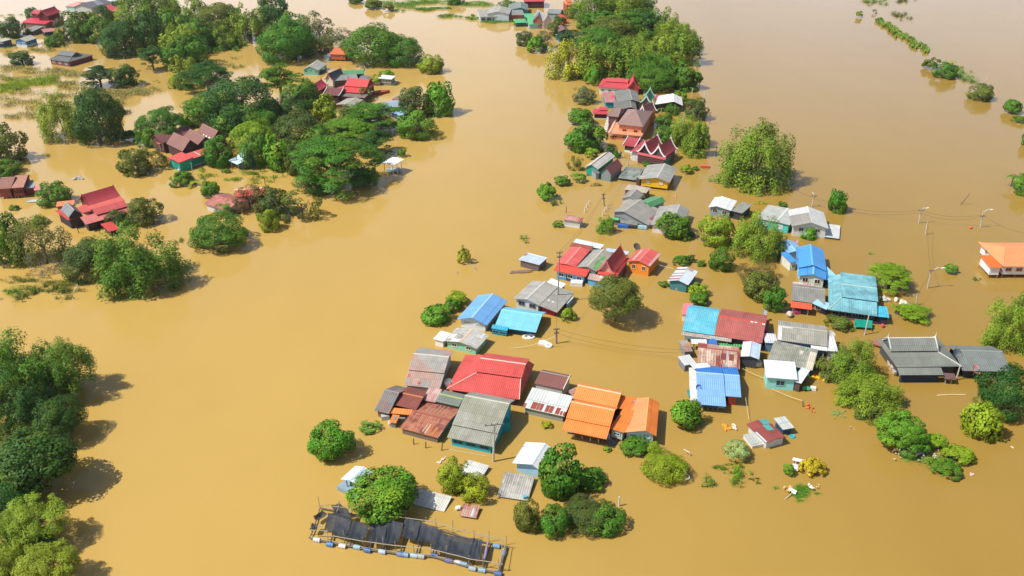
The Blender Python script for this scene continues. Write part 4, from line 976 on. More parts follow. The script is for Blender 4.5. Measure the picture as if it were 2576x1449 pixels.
house('sprawling red thai house with tall red ridge and grey left gable', 'i', [
    r_('i', 'T', (1275, 447), (1716, 314), (1660, 230), 3.0, w=4.6, R=(1645, 165), col='#b83a44', mk='tile', dirt=.16, cap='#c04850', wall='#7a2c34', ov=.3, barge='#8c3a40', bw=.1, fin=0),
    r_('i', 'S', (1195, 557), (1792, 378), (1738, 314), 2.5, 3.0, col='#e0685e', mk='corr', dirt=.2, wall=None, posts=0, open=0),
    r_('i', 'G', (1385, 587), (1838, 458), (1790, 390), 2.4, w=3.4, rf=.6, zr=3.2, col='#cc5452', mk='corr', dirt=.22, cap='#d86a64', wall='#8a3c3c', ov=.2),
    r_('i', 'S', (1232, 724), (1892, 537), (1800, 440), 1.6, 2.4, col='#d4605a', mk='corr', dirt=.25, c2='#dc8a80', frac=.25, wall='#3c2c2e', ov=.6, win=[('f', 4, 1.1, .6, '#1c2028', '#5a4a48')]),
    r_('i', 'S', (1090, 480), (1190, 578), (1290, 470), 2.2, 2.5, col='#de5c54', mk='sheet', dirt=.2, wall=None, posts=0, open=0),
    r_('i', 'S', (975, 662), (1195, 597), (1085, 440), 1.9, 2.25, col='#d24a48', mk='corr', dirt=.2, wall='#30282c', ov=.5),
    r_('i', 'G', (866, 512), (982, 628), (1192, 576), 2.35, R=(1040, 512), col='#7a807e', mk='corr', dirt=.35, cap='#8c908c', wall='#3f3c40', ov=.25),
    r_('i', 'S', (800, 470), (1060, 440), (1215, 352), 1.8, 1.85, col='#e88a5c', mk='corr', dirt=.15, wall='#8a5a44', ov=.3),
    r_('i', 'S', (1565, 828), (1722, 782), (1640, 660), 1.1, 1.5, col='#d2443c', mk='corr', dirt=.18, wall='#4a3030', ov=.5)])
house('brown wooden house with tan roof and pink lean-to at left edge', 'i', [
    r_('i', 'G', (150, 202), (336, 188), (318, 38), 2.3, rf=.75, zr=3.3, col='#bd8872', mk='tile', dirt=.16, cap='#a87460', wall='#8c4636', ov=.3, fl=.45, posts=(4, 2), win=[('f', 2, .9, .7, '#3c2826', '#6a3428')]),
    r_('i', 'G', (-60, 215), (150, 205), (130, 55), 2.3, rf=.6, zr=3.5, col='#9a6a5c', mk='tile', dirt=.2, cap='#a87a6a', wall='#8c4636', ov=.3, fl=.45, posts=(3, 2)),
    r_('i', 'S', (345, 212), (492, 190), (442, 88), 1.5, 1.8, col='#9aa2a8', mk='sheet', dirt=.4, wall='#7a3c34', ov=.2),
    r_('i', 'S', (492, 238), (582, 222), (602, 152), 1.2, 1.4, col='#e88c90', mk='sheet', dirt=.15, wall='#9a4c4a', ov=.2)])
house('brown house with three parallel cross gables, red porch roof and teal walls', 'j', [
    r_('j', 'G', (400, 440), (885, 296), (800, 200), 2.7, w=5.5, rf=.62, zr=4.0, col='#7e4c48', mk='tile', dirt=.25, cap='#8c5a54', wall='#5a3a36', ov=.3, fl=.5, posts=(4, 2)),
    r_('j', 'G', (450, 447), (684, 562), (900, 472), 2.7, R=(757, 395), zr=4.3, col='#8a5c52', mk='tile', dirt=.25, cap='#98685e', wall='#4c302e', ov=.3, fl=.5, posts=(2, 2)),
    r_('j', 'G', (690, 347), (907, 467), (1105, 395), 2.7, R=(985, 355), zr=4.3, col='#8a5c52', mk='tile', dirt=.25, cap='#98685e', wall='#4c302e', ov=.3, fl=.5, posts=(2, 2)),
    r_('j', 'G', (880, 302), (1102, 412), (1290, 340), 2.7, R=(1182, 265), zr=4.3, col='#8a5c52', mk='tile', dirt=.25, cap='#98685e', wall='#4c302e', ov=.3, fl=.5, posts=(2, 2), pan=[(0, .38, .08, .46, .22, '#ece4dc'), (0, .55, .08, .63, .22, '#ece4dc'), (0, .74, .06, .84, .22, '#ece4dc')]),
    r_('j', 'S', (632, 727), (1090, 582), (1105, 478), 2.1, 2.6, col='#e0645a', mk='sheet', dirt=.14, wall='#0f8f7e', ov=.35, fl=.5, posts=(4, 2), rail=[('f', .55, '#cfdde4', -.1)], pan=[(0, .68, .1, .71, .9, '#f0d8d0')]),
    r_('j', 'S', (468, 650), (632, 727), (664, 564), 2.1, 2.6, col='#de5850', mk='sheet', dirt=.14, wall='#12a890', ov=.3),
    r_('j', 'S', (268, 398), (345, 460), (412, 438), 2.1, 2.4, col='#d85a50', mk='sheet', dirt=.2, wall=None)])
house('pale cyan two part pavilion roof peeping out between green trees', 'j', [
    r_('j', 'G', (1452, 660), (1560, 700), (1680, 620), 2.0, R=(1590, 565), rf=.5, zr=2.9, col='#b4dce0', mk='sheet', dirt=.15, cap='#c4e8ea', wall='#5a7a80', ov=.3),
    r_('j', 'S', (1340, 690), (1470, 750), (1530, 672), 1.5, 1.9, col='#cbe2e8', mk='sheet', dirt=.1, wall=None)], cat='pavilion', name='pavilion')
house('long rust red roof half hidden by reddish bare tree', 'j', [
    r_('j', 'G', (990, 1305), (1310, 1415), (1560, 1265), 1.3, w=7.0, rf=.5, zr=2.2, col='#a45a50', c2='#c88478', frac=.22, dirt=.45, wall='#d4d4d0', ov=.4),
    r_('j', 'S', (1300, 1425), (1520, 1340), (1450, 1265), .9, 1.3, col='#a05c4c', c2='#b88a50', frac=.2, dirt=.5, wall=None),
    r_('j', 'G', (1430, 1215), (1880, 1180), (1850, 1090), 1.8, rf=.6, zr=2.6, col='#d84c48', mk='corr', dirt=.2, cap='#f0e4e0', wall='#8a4a44', ov=.3)])

# --- far left corner
house('red thai temple house with maroon upper storey and broad red lower roof', 'l', [
    r_('l', 'T', (688, 227), (870, 170), (850, 120), 4.3, w=5.0, R=(802, 92), col='#a8333c', mk='tile', dirt=.15, cap='#b4454c', wall='#6a2428', ov=.35, barge='#b84e50', bw=.12),
    r_('l', 'T', (430, 190), (580, 208), (650, 160), 4.2, w=5.0, R=(500, 150), zr=5.8, col='#b44850', mk='tile', dirt=.15, cap='#b4454c', wall='#6a2428', ov=.35),
    r_('l', 'S', (770, 320), (932, 260), (880, 228), 1.9, 2.6, col='#b84048', mk='tile', dirt=.15, wall='#8a7c6c', ov=.4),
    r_('l', 'S', (305, 318), (642, 347), (697, 275), 1.7, 2.5, col='#d63a4a', mk='sheet', dirt=.1, wall='#8a6a64', ov=.4)])
house('pale walled house with slate blue roofs and pink lean-to at top left', 'l', [
    r_('l', 'G', (1060, 105), (1310, 118), (1500, 20), 2.2, ridge='B', R=(1190, 70), rf=.4, zr=3.4, col='#6c6a70', mk='tile', dirt=.2, cap='#7c7a80', wall='#c4cccc', ov=.3),
    r_('l', 'G', (1300, 90), (1500, 60), (1560, -20), 2.4, zr=3.4, col='#848690', mk='tile', dirt=.2, cap='#9496a0', wall='#aab4b8', ov=.3),
    r_('l', 'S', (930, 88), (1062, 95), (1150, 22), 2.0, 2.5, col='#e0a498', mk='sheet', dirt=.15, wall='#b4dcd8', ov=.3)])
house('small dull red lean-to roof between far trees at top left', 'l', [
    r_('l', 'S', (1610, 165), (1722, 148), (1735, 45), 1.8, 3.2, col='#c04a4c', mk='tile', dirt=.15, wall='#6a3c3c', ov=.3),
    r_('l', 'S', (1525, 20), (1720, 14), (1740, -30), 2.0, 2.4, col='#dfe4ec', mk='sheet', dirt=.1, wall='#7a8088', ov=.3)])
house('small white house with bright blue right wall and cream roof', 'l', [
    r_('l', 'G', (203, 588), (373, 598), (494, 542), 1.9, ridge='B', R=(282, 553), col='#c4bfae', dirt=.25, cap='#d2cebe', wall='#3f8fc4', ov=.3, win=[('f', 2, .9, .7, '#4a5864', '#e4e4e0'), ('r', 2, .8, .8, '#1c5a98', '#5aa4d4')], band=('#d9dee2', -.3, .9))])
house('dark blue sided shed with pale roof cut by left edge', 'l', [
    r_('l', 'S', (-60, 620), (48, 622), (165, 562), 1.3, 1.6, col='#b4c0cc', mk='sheet', dirt=.2, wall='#24384e', ov=.3),
    r_('l', 'S', (-60, 580), (30, 600), (110, 545), 1.9, 2.2, col='#b8b4a6', dirt=.25, wall='#3a4a58', ov=.3)], cat='shed', name='shed')
house('low grey and rust pink shed roofs behind the small round tree', 'l', [
    r_('l', 'S', (340, 440), (470, 450), (600, 372), 1.3, 2.0, col='#8d8d88', dirt=.3, wall='#5a5e60', ov=.3),
    r_('l', 'S', (630, 465), (800, 442), (770, 395), 1.5, 2.1, col='#c07c72', mk='sheet', dirt=.25, wall='#28364a', ov=.3)], cat='shed', name='shed')
house('black grey hip roofed house alone in shallow water with brick right wall', 'l', [
    r_('l', 'K', (703, 852), (985, 890), (1278, 780), 1.35, ins=(.34, .24, .30, .04), z1=2.0, zr=3.3, col='#70726e', mk='corr', dirt=.3, cap='#7e807c', wall='#7a4a44', gab='#5c5e5c', ov=.3, win=[('f', 3, 1.0, .6, '#2f4a48', '#dfe0dc')])])

# --- far middle
house('long grey roof house with four dark windows on white wall at top', 'm', [
    r_('m', 'G', (437, 242), (868, 232), (845, 140), 1.9, rf=.7, zr=3.0, col='#a8a69c', dirt=.35, cap='#b8b6aa', wall='#c6d2de', ov=.35, win=[('f', 5, 1.5, .9, '#3a4450', '#8a96a4')], wvar=.06),
    r_('m', 'G', (535, 200), (865, 205), (835, 120), 2.9, ridge='B', R=(690, 165), zr=3.8, col='#acaaa0', dirt=.35, cap='#bcbab0', wall='#ccd8e0', ov=.3)])
house('grey roof house with salmon pink wall beside the four window house', 'm', [
    r_('m', 'G', (865, 218), (1078, 214), (1058, 145), 1.9, rf=.7, zr=2.6, col='#8d908a', dirt=.35, cap='#9c9e98', wall='#de705e', ov=.3, win=[('f', 1, .5, .9, '#9a5048', '#c86050')]),
    r_('m', 'G', (850, 150), (1135, 150), (1110, 60), 2.0, ridge='B', rf=.6, zr=3.2, col='#7e8c86', dirt=.35, cap='#98a49c', wall='#3f8c9c', ov=.3)])
house('bright green roofed compound with grey gables over a pale cyan base', 'm', [
    r_('m', 'S', (952, 330), (1122, 322), (1195, 262), 1.3, 1.9, col='#5cb878', mk='sheet', dirt=.12, wall='#2f5a4c', ov=.3),
    r_('m', 'S', (1140, 350), (1432, 345), (1330, 240), 1.5, 2.4, col='#62bc7e', mk='sheet', dirt=.12, wall='#9ccad4', ov=.3, win=[('f', 1, .9, .9, '#5a6a70', '#c0d8dc')]),
    r_('m', 'S', (1090, 245), (1400, 235), (1385, 185), 2.0, 2.4, col='#5cb878', mk='sheet', dirt=.12, wall='#3a6a58', ov=.3),
    r_('m', 'G', (1195, 305), (1345, 308), (1318, 235), 2.6, ridge='B', R=(1270, 225), col='#74767a', mk='tile', dirt=.25, cap='#84868a', wall='#a8645a', ov=.25),
    r_('m', 'T', (1345, 312), (1480, 302), (1450, 215), 2.6, ridge='B', R=(1412, 215), col='#a4a4a0', mk='tile', dirt=.2, cap='#b4b4b0', wall='#d8ccc8', ov=.25, barge='#c8c8c4', bw=.1),
    r_('m', 'G', (1400, 190), (1590, 200), (1560, 140), 2.4, zr=3.4, col='#8c9290', dirt=.25, cap='#9ca2a0', wall='#a8b4b4', ov=.25)])
house('small red orange roofed hut between dark round tree and bare shrub', 'm', [
    r_('m', 'S', (1632, 275), (1700, 268), (1660, 200), 1.7, 2.6, col='#d8503c', mk='sheet', dirt=.12, wall='#c04c44', ov=.3)], cat='hut', name='hut')
house('narrow tall house with orange tiered roof at the grove edge', 'm', [
    r_('m', 'K', (1682, 75), (1802, 72), (1780, 10), 3.0, ins=(.3, .25, .3, .25), z1=3.6, zr=5.2, col='#e07848', mk='tile', dirt=.15, cap='#e88a60', wall='#a83c38', gab='#c05038', ov=.35)])
house('brown roofed house with cyan porch half hidden by dark canopy', 'm', [
    r_('m', 'G', (1570, 455), (1740, 450), (1700, 385), 2.2, ridge='B', rf=.5, zr=3.1, col='#7e6058', mk='tile', dirt=.2, cap='#8c7068', wall='#5a5450', ov=.3),
    r_('m', 'S', (1590, 540), (1690, 532), (1712, 478), 1.4, 1.6, col='#8ad4e8', mk='sheet', dirt=.1, wall='#2a8ab0', ov=.2)])
house('dark red walled long house with red roof cut by top edge', 'm', [
    r_('m', 'G', (1078, 22), (1372, 20), (1340, -50), 2.6, rf=.6, zr=3.8, col='#c84c54', mk='tile', dirt=.15, cap='#d05a60', wall='#4c2c34', ov=.3, win=[('f', 4, .8, .8, '#2a2228', '#8a4c54')])])
# ------------------------------------------------------------------ foliage prototypes
def nrm(v): return v / np.maximum(np.linalg.norm(v, axis=1, keepdims=True), 1e-9)

def rdir(g, n): return nrm(g.normal(size=(n, 3)))

def leaf_mesh(name, g, P, N, S, tone, asp=.55, flat=.6, shade=.62, T=None):
    """one small rhombus per leaf spray: centres P, outward directions N, half lengths S, per face tone (n,3)"""
    n = len(P)
    cn = nrm(N * flat + rdir(g, n) * (1.05 - flat))
    cn = np.where((cn * N).sum(1, keepdims=True) < 0, -cn, cn)
    if T is None: T = rdir(g, n)
    t = nrm(T - cn * (T * cn).sum(1, keepdims=True) + 1e-6)
    b = np.cross(cn, t)
    S = S[:, None]
    A = asp * g.uniform(.75, 1.25, (n, 1))
    V = np.stack([P - t * S, P + b * S * A, P + t * S, P - b * S * A], 1).reshape(-1, 3)
    me = bpy.data.meshes.new(name)
    me.vertices.add(4 * n); me.loops.add(4 * n); me.polygons.add(n)
    me.vertices.foreach_set('co', V.astype(np.float32).ravel())
    # winding so that the geometric normal is cn : t x b order
    idx = np.arange(4 * n, dtype=np.int32).reshape(n, 4)
    gn = np.cross(V.reshape(n, 4, 3)[:, 1] - V.reshape(n, 4, 3)[:, 0], V.reshape(n, 4, 3)[:, 2] - V.reshape(n, 4, 3)[:, 1])
    flip = (gn * cn).sum(1) < 0
    idx[flip] = idx[flip][:, ::-1]
    me.loops.foreach_set('vertex_index', idx.ravel())
    me.polygons.foreach_set('loop_start', np.arange(0, 4 * n, 4, dtype=np.int32))
    me.polygons.foreach_set('use_smooth', np.ones(n, dtype=bool))
    a = me.attributes.new('tone', 'FLOAT_VECTOR', 'FACE')
    a.data.foreach_set('vector', np.clip(tone, 0, 1).astype(np.float32).ravel())
    me.update()
    me.materials.append(leafmat())
    sn = nrm(N * shade + cn * (1 - shade))
    me.normals_split_custom_set(np.repeat(sn, 4, 0).astype(np.float32))
    return me

LOD = {'S': (1500, .092), 'M': (5200, .052), 'L': (17000, .030)}

def tone_of(g, ci, k, nc, y=.25, d=.04):
    ct = g.random(nc); cy = (g.random(nc) < y) * g.random(nc)
    t = np.zeros((k, 3))
    t[:, 0] = ct[ci] * .55 + g.random(k) * .45
    t[:, 1] = cy[ci] * g.random(k) * 1.2
    t[:, 2] = (g.random(k) < d) * g.random(k)
    return t

def crown_round(seed, lod, ncl=None, ls=1.0, dens=1.0, low=-.85, sq=1.0, lump=.42, rc=(.20, .36), y=.25, d=.04, asp=.6, gap=0.0):
    g = np.random.default_rng(seed)
    n, s = LOD[lod]
    n = int(n * dens); s *= ls
    ncl = ncl or {'S': 20, 'M': 46, 'L': 95}[lod]
    if lod == 'L': rc = (rc[0] * .84, rc[1] * .84)
    if lod == 'S': rc = (rc[0] * 1.25, rc[1] * 1.25)
    dirs = rdir(g, ncl * 4)
    dirs = dirs[dirs[:, 2] > low][:ncl]
    k = rdir(g, 6)
    amp = g.uniform(-1, 1, 6)
    rad = .78 + lump * .5 * np.tanh((np.maximum(dirs @ k.T, 0) ** 3 * amp).sum(1)) + g.normal(0, .06, len(dirs))
    rr = g.uniform(rc[0], rc[1], len(dirs))
    C = dirs * (np.clip(rad, .35, 1.0) - rr * .55)[:, None]
    inner = g.random(len(dirs)) < .18
    C[inner] *= .55
    if gap:                                # missing sectors let the background show through
        C = C[g.random(len(C)) > gap]; rr = rr[:len(C)]
    nc = len(C)
    w = rr ** 2
    ci = g.choice(nc, n, p=w / w.sum())
    ld = rdir(g, n)
    out = nrm(C + 1e-6)[ci]
    bad = (ld * out).sum(1) < -.25
    ld[bad] *= -1
    rj = rr[ci] * (1 - np.abs(g.normal(0, .16, n)))
    P = C[ci] + ld * rj[:, None] * np.array([1, 1, .85])
    P[:, 2] *= sq
    m = np.abs(P).max()
    ext = np.array([np.percentile(np.abs(P[:, 0]), 99), np.percentile(np.abs(P[:, 1]), 99), np.percentile(np.abs(P[:, 2]), 99)])
    P /= ext * 1.03
    N = nrm(ld * .75 + nrm(P) * .45 + np.array([0, 0, .18]))
    return leaf_mesh('foliage', g, P, N, s * g.uniform(.6, 1.35, n), tone_of(g, ci, n, nc, y, d), asp=asp)

def crown_bamboo(seed, lod, y=.4):
    """a mound of arching plumes: clumps over a dome whose tails hang outwards and down"""
    g = np.random.default_rng(seed)
    n, s = LOD[lod]
    n = int(n * 1.1)
    nc = {'S': 18, 'M': 46, 'L': 90}[lod]
    d = rdir(g, nc * 4)
    d = d[d[:, 2] > -.45][:nc]
    k = rdir(g, 7); amp = g.uniform(-1, 1, 7)
    rad = .74 + .22 * np.tanh((np.maximum(d @ k.T, 0) ** 3 * amp).sum(1)) + g.normal(0, .07, nc)
    up = (d[:, 2] > .25) & (g.random(nc) < .35)
    rad[up] += g.uniform(.04, .20, up.sum())                 # plumes standing out of the mound
    rr = g.uniform(.15, .28, nc) * {'S': 1.4, 'M': 1.15, 'L': 1.0}[lod]
    rr[up] *= .75
    C = d * rad[:, None]
    inner = g.random(nc) < .30
    C[inner] *= .62
    ci = g.choice(nc, n, p=rr ** 2 / (rr ** 2).sum())
    ld = rdir(g, n)
    ld[:, 2] = np.where(ld[:, 2] < -.3, -ld[:, 2], ld[:, 2])
    out = nrm(C * np.array([1, 1, .2]) + 1e-6)[ci]
    q = g.random(n) ** 1.8
    P = C[ci] + ld * (rr[ci] * g.uniform(.72, 1.06, n))[:, None] * np.array([1, 1, .8]) * (1 - .45 * q)[:, None]
    P += (out * .55 + np.array([0, 0, -1.1])) * (rr[ci] * q)[:, None]
    ext = np.array([np.percentile(np.abs(P[:, 0]), 98.5), np.percentile(np.abs(P[:, 1]), 98.5)])
    P[:, :2] /= ext * 1.03
    lo, hi = np.percentile(P[:, 2], 1), np.percentile(P[:, 2], 99.2)
    P[:, 2] = (P[:, 2] - lo) / (hi - lo) * 2 - 1
    N = nrm(ld * .85 + out * .15 + np.array([0, 0, .28]))
    T = out * .6 + g.normal(0, .5, (n, 3)) + np.array([0, 0, -.6])
    return leaf_mesh('foliage', g, P, N, s * g.uniform(.7, 1.5, n), tone_of(g, ci, n, nc, y, .03), asp=.42, T=T, shade=.72)

def crown_umbrella(seed, lod):
    g = np.random.default_rng(seed)
    n, s = LOD[lod]
    n = int(n * 1.4); s *= .9
    ncl = {'S': 24, 'M': 62, 'L': 130}[lod]
    r = np.sqrt(g.random(ncl)) * .95
    a = g.uniform(0, 2 * math.pi, ncl)
    lob = 1 + .16 * np.sin(a * 3 + seed) + .1 * np.sin(a * 5 + 2 * seed)
    z = 1.15 * np.sqrt(np.clip(1 - (r * .97) ** 2, 0, 1)) - .35 + g.normal(0, .10, ncl)
    C = np.stack([r * lob * np.cos(a), r * lob * np.sin(a), z], 1)
    drop = g.random(ncl) < .38
    C[drop, 2] -= g.uniform(.2, .9, drop.sum())
    rr = g.uniform(.16, .30, ncl) * {'S': 1.3, 'M': 1.0, 'L': .78}[lod]
    ci = g.choice(ncl, n, p=rr ** 2 / (rr ** 2).sum())
    ld = rdir(g, n)
    ld[:, 2] = np.abs(ld[:, 2])
    P = C[ci] + ld * (rr[ci] * g.uniform(.7, 1.08, n))[:, None] * np.array([1.15, 1.15, .55])
    ext = np.percentile(np.abs(P), 99, axis=0)
    P /= ext * 1.02
    N = nrm(ld * .7 + np.array([0, 0, .55]) + nrm(P) * .25)
    return leaf_mesh('foliage', g, P, N, s * g.uniform(.6, 1.3, n), tone_of(g, ci, n, ncl, .22, .02), asp=.5)

def crown_mat(seed, lod):
    g = np.random.default_rng(seed)
    n, s = {'S': (620, .085), 'M': (2300, .048), 'L': (5200, .03)}[lod]
    k = {'S': 9, 'M': 16, 'L': 26}[lod]
    c = g.normal(0, .40, (k, 2)); rr = g.uniform(.10, .34, k)
    ci = g.choice(k, n, p=rr ** 1.6 / (rr ** 1.6).sum())
    a = g.uniform(0, 2 * math.pi, n); q = np.abs(g.normal(0, .62, n)) * rr[ci]
    P = np.stack([c[ci, 0] + q * np.cos(a), c[ci, 1] + q * np.sin(a), g.random(n) ** 1.6 * 2 - 1], 1)
    P[:, 0] /= np.percentile(np.abs(P[:, 0]), 98); P[:, 1] /= np.percentile(np.abs(P[:, 1]), 98)
    N = nrm(np.array([0, 0, 1.]) + g.normal(0, .5, (n, 3)))
    return leaf_mesh('foliage', g, P, N, s * g.uniform(.5, 1.4, n), tone_of(g, ci, n, k, .5, .22), asp=.6, flat=.35, shade=.4)

def crown_frond(seed, nf=11, banana=False):
    """palm or banana: drooping fronds made of paired leaflets"""
    g = np.random.default_rng(seed)
    P, N, S, T = [], [], [], []
    for i in range(nf):
        a = 2 * math.pi * i / nf + g.uniform(-.2, .2)
        o = np.array([math.cos(a), math.sin(a), 0]); sd_ = np.array([-o[1], o[0], 0])
        el = g.uniform(.3, 1.1)
        m = 16 if banana else 26
        for j in range(m):
            t = (j + .5) / m
            p = o * (t * 1.0) + np.array([0, 0, -.1 + el * t - (el + .55) * t * t])
            for sg in (-1, 1):
                w = (.13 if banana else .2 * math.sin(math.pi * (t * .9 + .08)))
                P.append(p + sd_ * sg * w * .5 - np.array([0, 0, w * .22])); N.append(np.array([0, 0, 1.]) + o * .3)
                S.append(max(.04, w * .62)); T.append(sd_ * sg + o * .55 - np.array([0, 0, .35]))
    P, N, S, T = map(np.array, (P, N, S, T))
    n = len(P)
    return leaf_mesh('foliage', g, P, nrm(N), S, tone_of(g, np.zeros(n, int), n, 1, .5, .06), asp=.7 if banana else .26, flat=.85, T=T)

def trunk_mesh(seed, n_limb=5, forks=2, bamboo=False, thick=1.0):
    g = random.Random(seed)
    m = MB()
    if bamboo:
        for i in range(12):
            a = g.uniform(0, 6.28); q = g.uniform(.3, .8)
            m.tube([(math.cos(a) * q * .22, math.sin(a) * q * .22, -.1), (math.cos(a) * q * .35, math.sin(a) * q * .35, .6), (math.cos(a) * q * .75, math.sin(a) * q * .75, 1.15)], [.022, .018, .008], 5)
    else:
        th = .075 * thick
        m.tube([(0, 0, -.15), (.02, -.01, .25), (.0, .03, .55), (.03, .0, .85)], [th * 1.25, th, th * .85, th * .6], 8)
        for i in range(n_limb):
            a = 6.28 * i / n_limb + g.uniform(-.4, .4)
            z0 = g.uniform(.4, .75)
            l = g.uniform(.5, .85)
            p1 = Vector((math.cos(a) * l * .45, math.sin(a) * l * .45, z0 + .25))
            p2 = Vector((math.cos(a) * l, math.sin(a) * l, z0 + g.uniform(.4, .7)))
            m.tube([(0, 0, z0), p1, p2], [th * .55, th * .38, th * .16], 6)
            for k in range(forks):
                d = Vector((math.cos(a + (k - .5) * 1.5), math.sin(a + (k - .5) * 1.5), .5)) * g.uniform(.25, .4)
                m.tube([p1, p1 + d], [th * .28, th * .1], 5)
    o = m.build('trunk', barkmat(), None, True)
    me = o.data
    bpy.data.objects.remove(o)
    return me

PROTO = {}
def crown(kind, lod, i):
    k = (kind, lod, i)
    if k not in PROTO:
        sd_ = hash_(kind) + i * 17 + {'S': 1, 'M': 2, 'L': 3}[lod]
        PROTO[k] = {
            'round': lambda: crown_round(sd_, lod),
            'leafy': lambda: crown_round(sd_, lod, ls=1.45, dens=.62, lump=.7, rc=(.24, .40), y=.3, asp=.75),
            'bush': lambda: crown_round(sd_, lod, low=-.35, lump=.85, rc=(.15, .30), y=.45, ls=1.35, dens=.7),
            'fine': lambda: crown_round(sd_, lod, ls=.78, dens=1.5, lump=.25, rc=(.14, .24), ncl={'S': 26, 'M': 60, 'L': 110}[lod]),
            'sparse': lambda: crown_round(sd_, lod, ls=.8, dens=.62, lump=.9, rc=(.14, .30), y=.2, d=.25, gap=.3),
            'bamboo': lambda: crown_bamboo(sd_, lod),
            'umbrella': lambda: crown_umbrella(sd_, lod),
            'mat': lambda: crown_mat(sd_, lod),
            'palm': lambda: crown_frond(sd_, 13),
            'banana': lambda: crown_frond(sd_, 7, True)}[kind]()
    return PROTO[k]

def hash_(s): return sum(ord(c) * (i + 3) for i, c in enumerate(s)) * 7

TRUNK = {}
def trunk(kind, i):
    k = (kind, i)
    if k not in TRUNK: TRUNK[k] = trunk_mesh(hash_(kind) + i, 5, 2, kind == 'bamboo', {'umbrella': 1.1, 'sparse': .8}.get(kind, 1.0))
    return TRUNK[k]

PAL = {'dk': (.036, .105, .014), 'gr': (.074, .190, .014), 'br': (.105, .265, .016), 'yg': (.205, .310, .014), 'ye': (.340, .360, .018),
       'ol': (.118, .155, .022), 'od': (.078, .120, .022), 'gy': (.150, .175, .066), 'bb': (.150, .245, .018), 'yy': (.290, .340, .012), 'by': (.205, .285, .020),
       'mi': (.330, .470, .160), 'rd': (.280, .175, .065), 'bl': (.022, .075, .018), 'go': (.480, .360, .018), 'lg': (.19, .33, .045), 'hay': (.33, .31, .09), 'dr': (.17, .12, .04)}
GB, GW, GC, GG = 'trees along the left bank corner', 'trees of the left bank wood', 'trees of the upper left wood', 'trees of the long grove'
_cnt = {}
def tree(x0, y0, x1, y1, kind, colr, label, lift=0.0, cat=None, group=None, name=None):
    if group in (GW, GC, GG, GB):
        e = .06 * (x1 - x0); x0 -= e; x1 += e; y1 += e * .5; y0 -= e * .3
    cx, cy = (x0 + x1) / 2, (y0 + y1) / 2
    s = (cy + 495) * .01104
    dep = R(PITCH) + math.atan((cy - 724.5) / FPX)
    r = (x1 - x0) / 2 / s
    hb = (y1 - y0) / 2 / s
    c2 = (hb * hb - (r * math.sin(dep)) ** 2) / math.cos(dep) ** 2
    c = math.sqrt(c2) if c2 > 0 else 0
    lod = 'S' if x1 - x0 < 42 else ('M' if x1 - x0 < 105 else 'L')
    if kind == 'mat': c = max(.12, min(.5, c))
    else: c = min(max(c, .42 * r), 1.9 * r)
    zc = (c * .66 + lift) if kind != 'mat' else c * .8
    p = at('D', (cx, cy), zc)
    i = _cnt.get((kind, lod), 0); _cnt[(kind, lod)] = i + 1
    v = i % (3 if lod != 'L' else 4)
    rz = (i * 2.399) % 6.283
    shrub = (kind in ('bush', 'mat') or lod == 'S') and kind not in ('palm', 'banana') and not lift
    nm = name or {'mat': 'weed_patch', 'bamboo': 'bamboo', 'palm': 'palm_tree', 'banana': 'banana_plant'}.get(kind, 'shrub' if shrub else 'tree')
    ct = cat or {'mat': 'weeds', 'bamboo': 'bamboo', 'palm': 'palm tree', 'banana': 'banana plant'}.get(kind, 'shrub' if shrub else 'tree')
    col = (*PAL[colr], 1)
    me = crown(kind, lod, v)
    # depth of the crown follows its width; a wide clump is not as deep as it is wide
    ry = r if kind != 'mat' else max(.3, hb / max(.2, math.sin(dep)))
    if kind != 'mat' and r > hb * 1.9: ry = r * .75
    if shrub:
        o = bpy.data.objects.new(nm, me)
        o.location = p; o.scale = (r, ry, c)
        if kind != 'mat': o.rotation_euler = (0, 0, rz if abs(r - ry) < 1e-6 else 0)
        o.color = col
        COL.objects.link(o)
        return tag(o, label, ct, group, 'stuff' if kind == 'mat' else None)
    root = empty(nm, (p.x, p.y, 0), label, ct, group)
    o = bpy.data.objects.new('crown', me)
    o.location = (0, 0, zc); o.scale = (r, ry, c); o.color = col
    o.rotation_euler = (0, 0, rz if abs(r - ry) < 1e-6 else 0)
    COL.objects.link(o); o.parent = root
    t = bpy.data.objects.new('trunk', trunk(kind if kind in ('bamboo', 'umbrella', 'sparse') else 'tree', v))
    t.scale = (r * .85, ry * .85, zc + .35 * c) if kind not in ('palm', 'banana') else (r * 1.6, r * 1.6, zc + .02)
    if kind in ('palm', 'banana'):
        m = MB()
        m.tube([(0, 0, -.6), (.05, .02, zc * .5), (0, 0, zc)], [.2, .15, .11], 7)
        bpy.data.objects.remove(t)
        t = m.build('trunk', barkmat())
    else: COL.objects.link(t)
    t.parent = root
    return root
# ------------------------------------------------------------------ trees: picture box in the photograph, kind, leaf colour, label
GB, GW, GC, GG = 'trees along the left bank corner', 'trees of the left bank wood', 'trees of the upper left wood', 'trees of the long grove'
T = tree
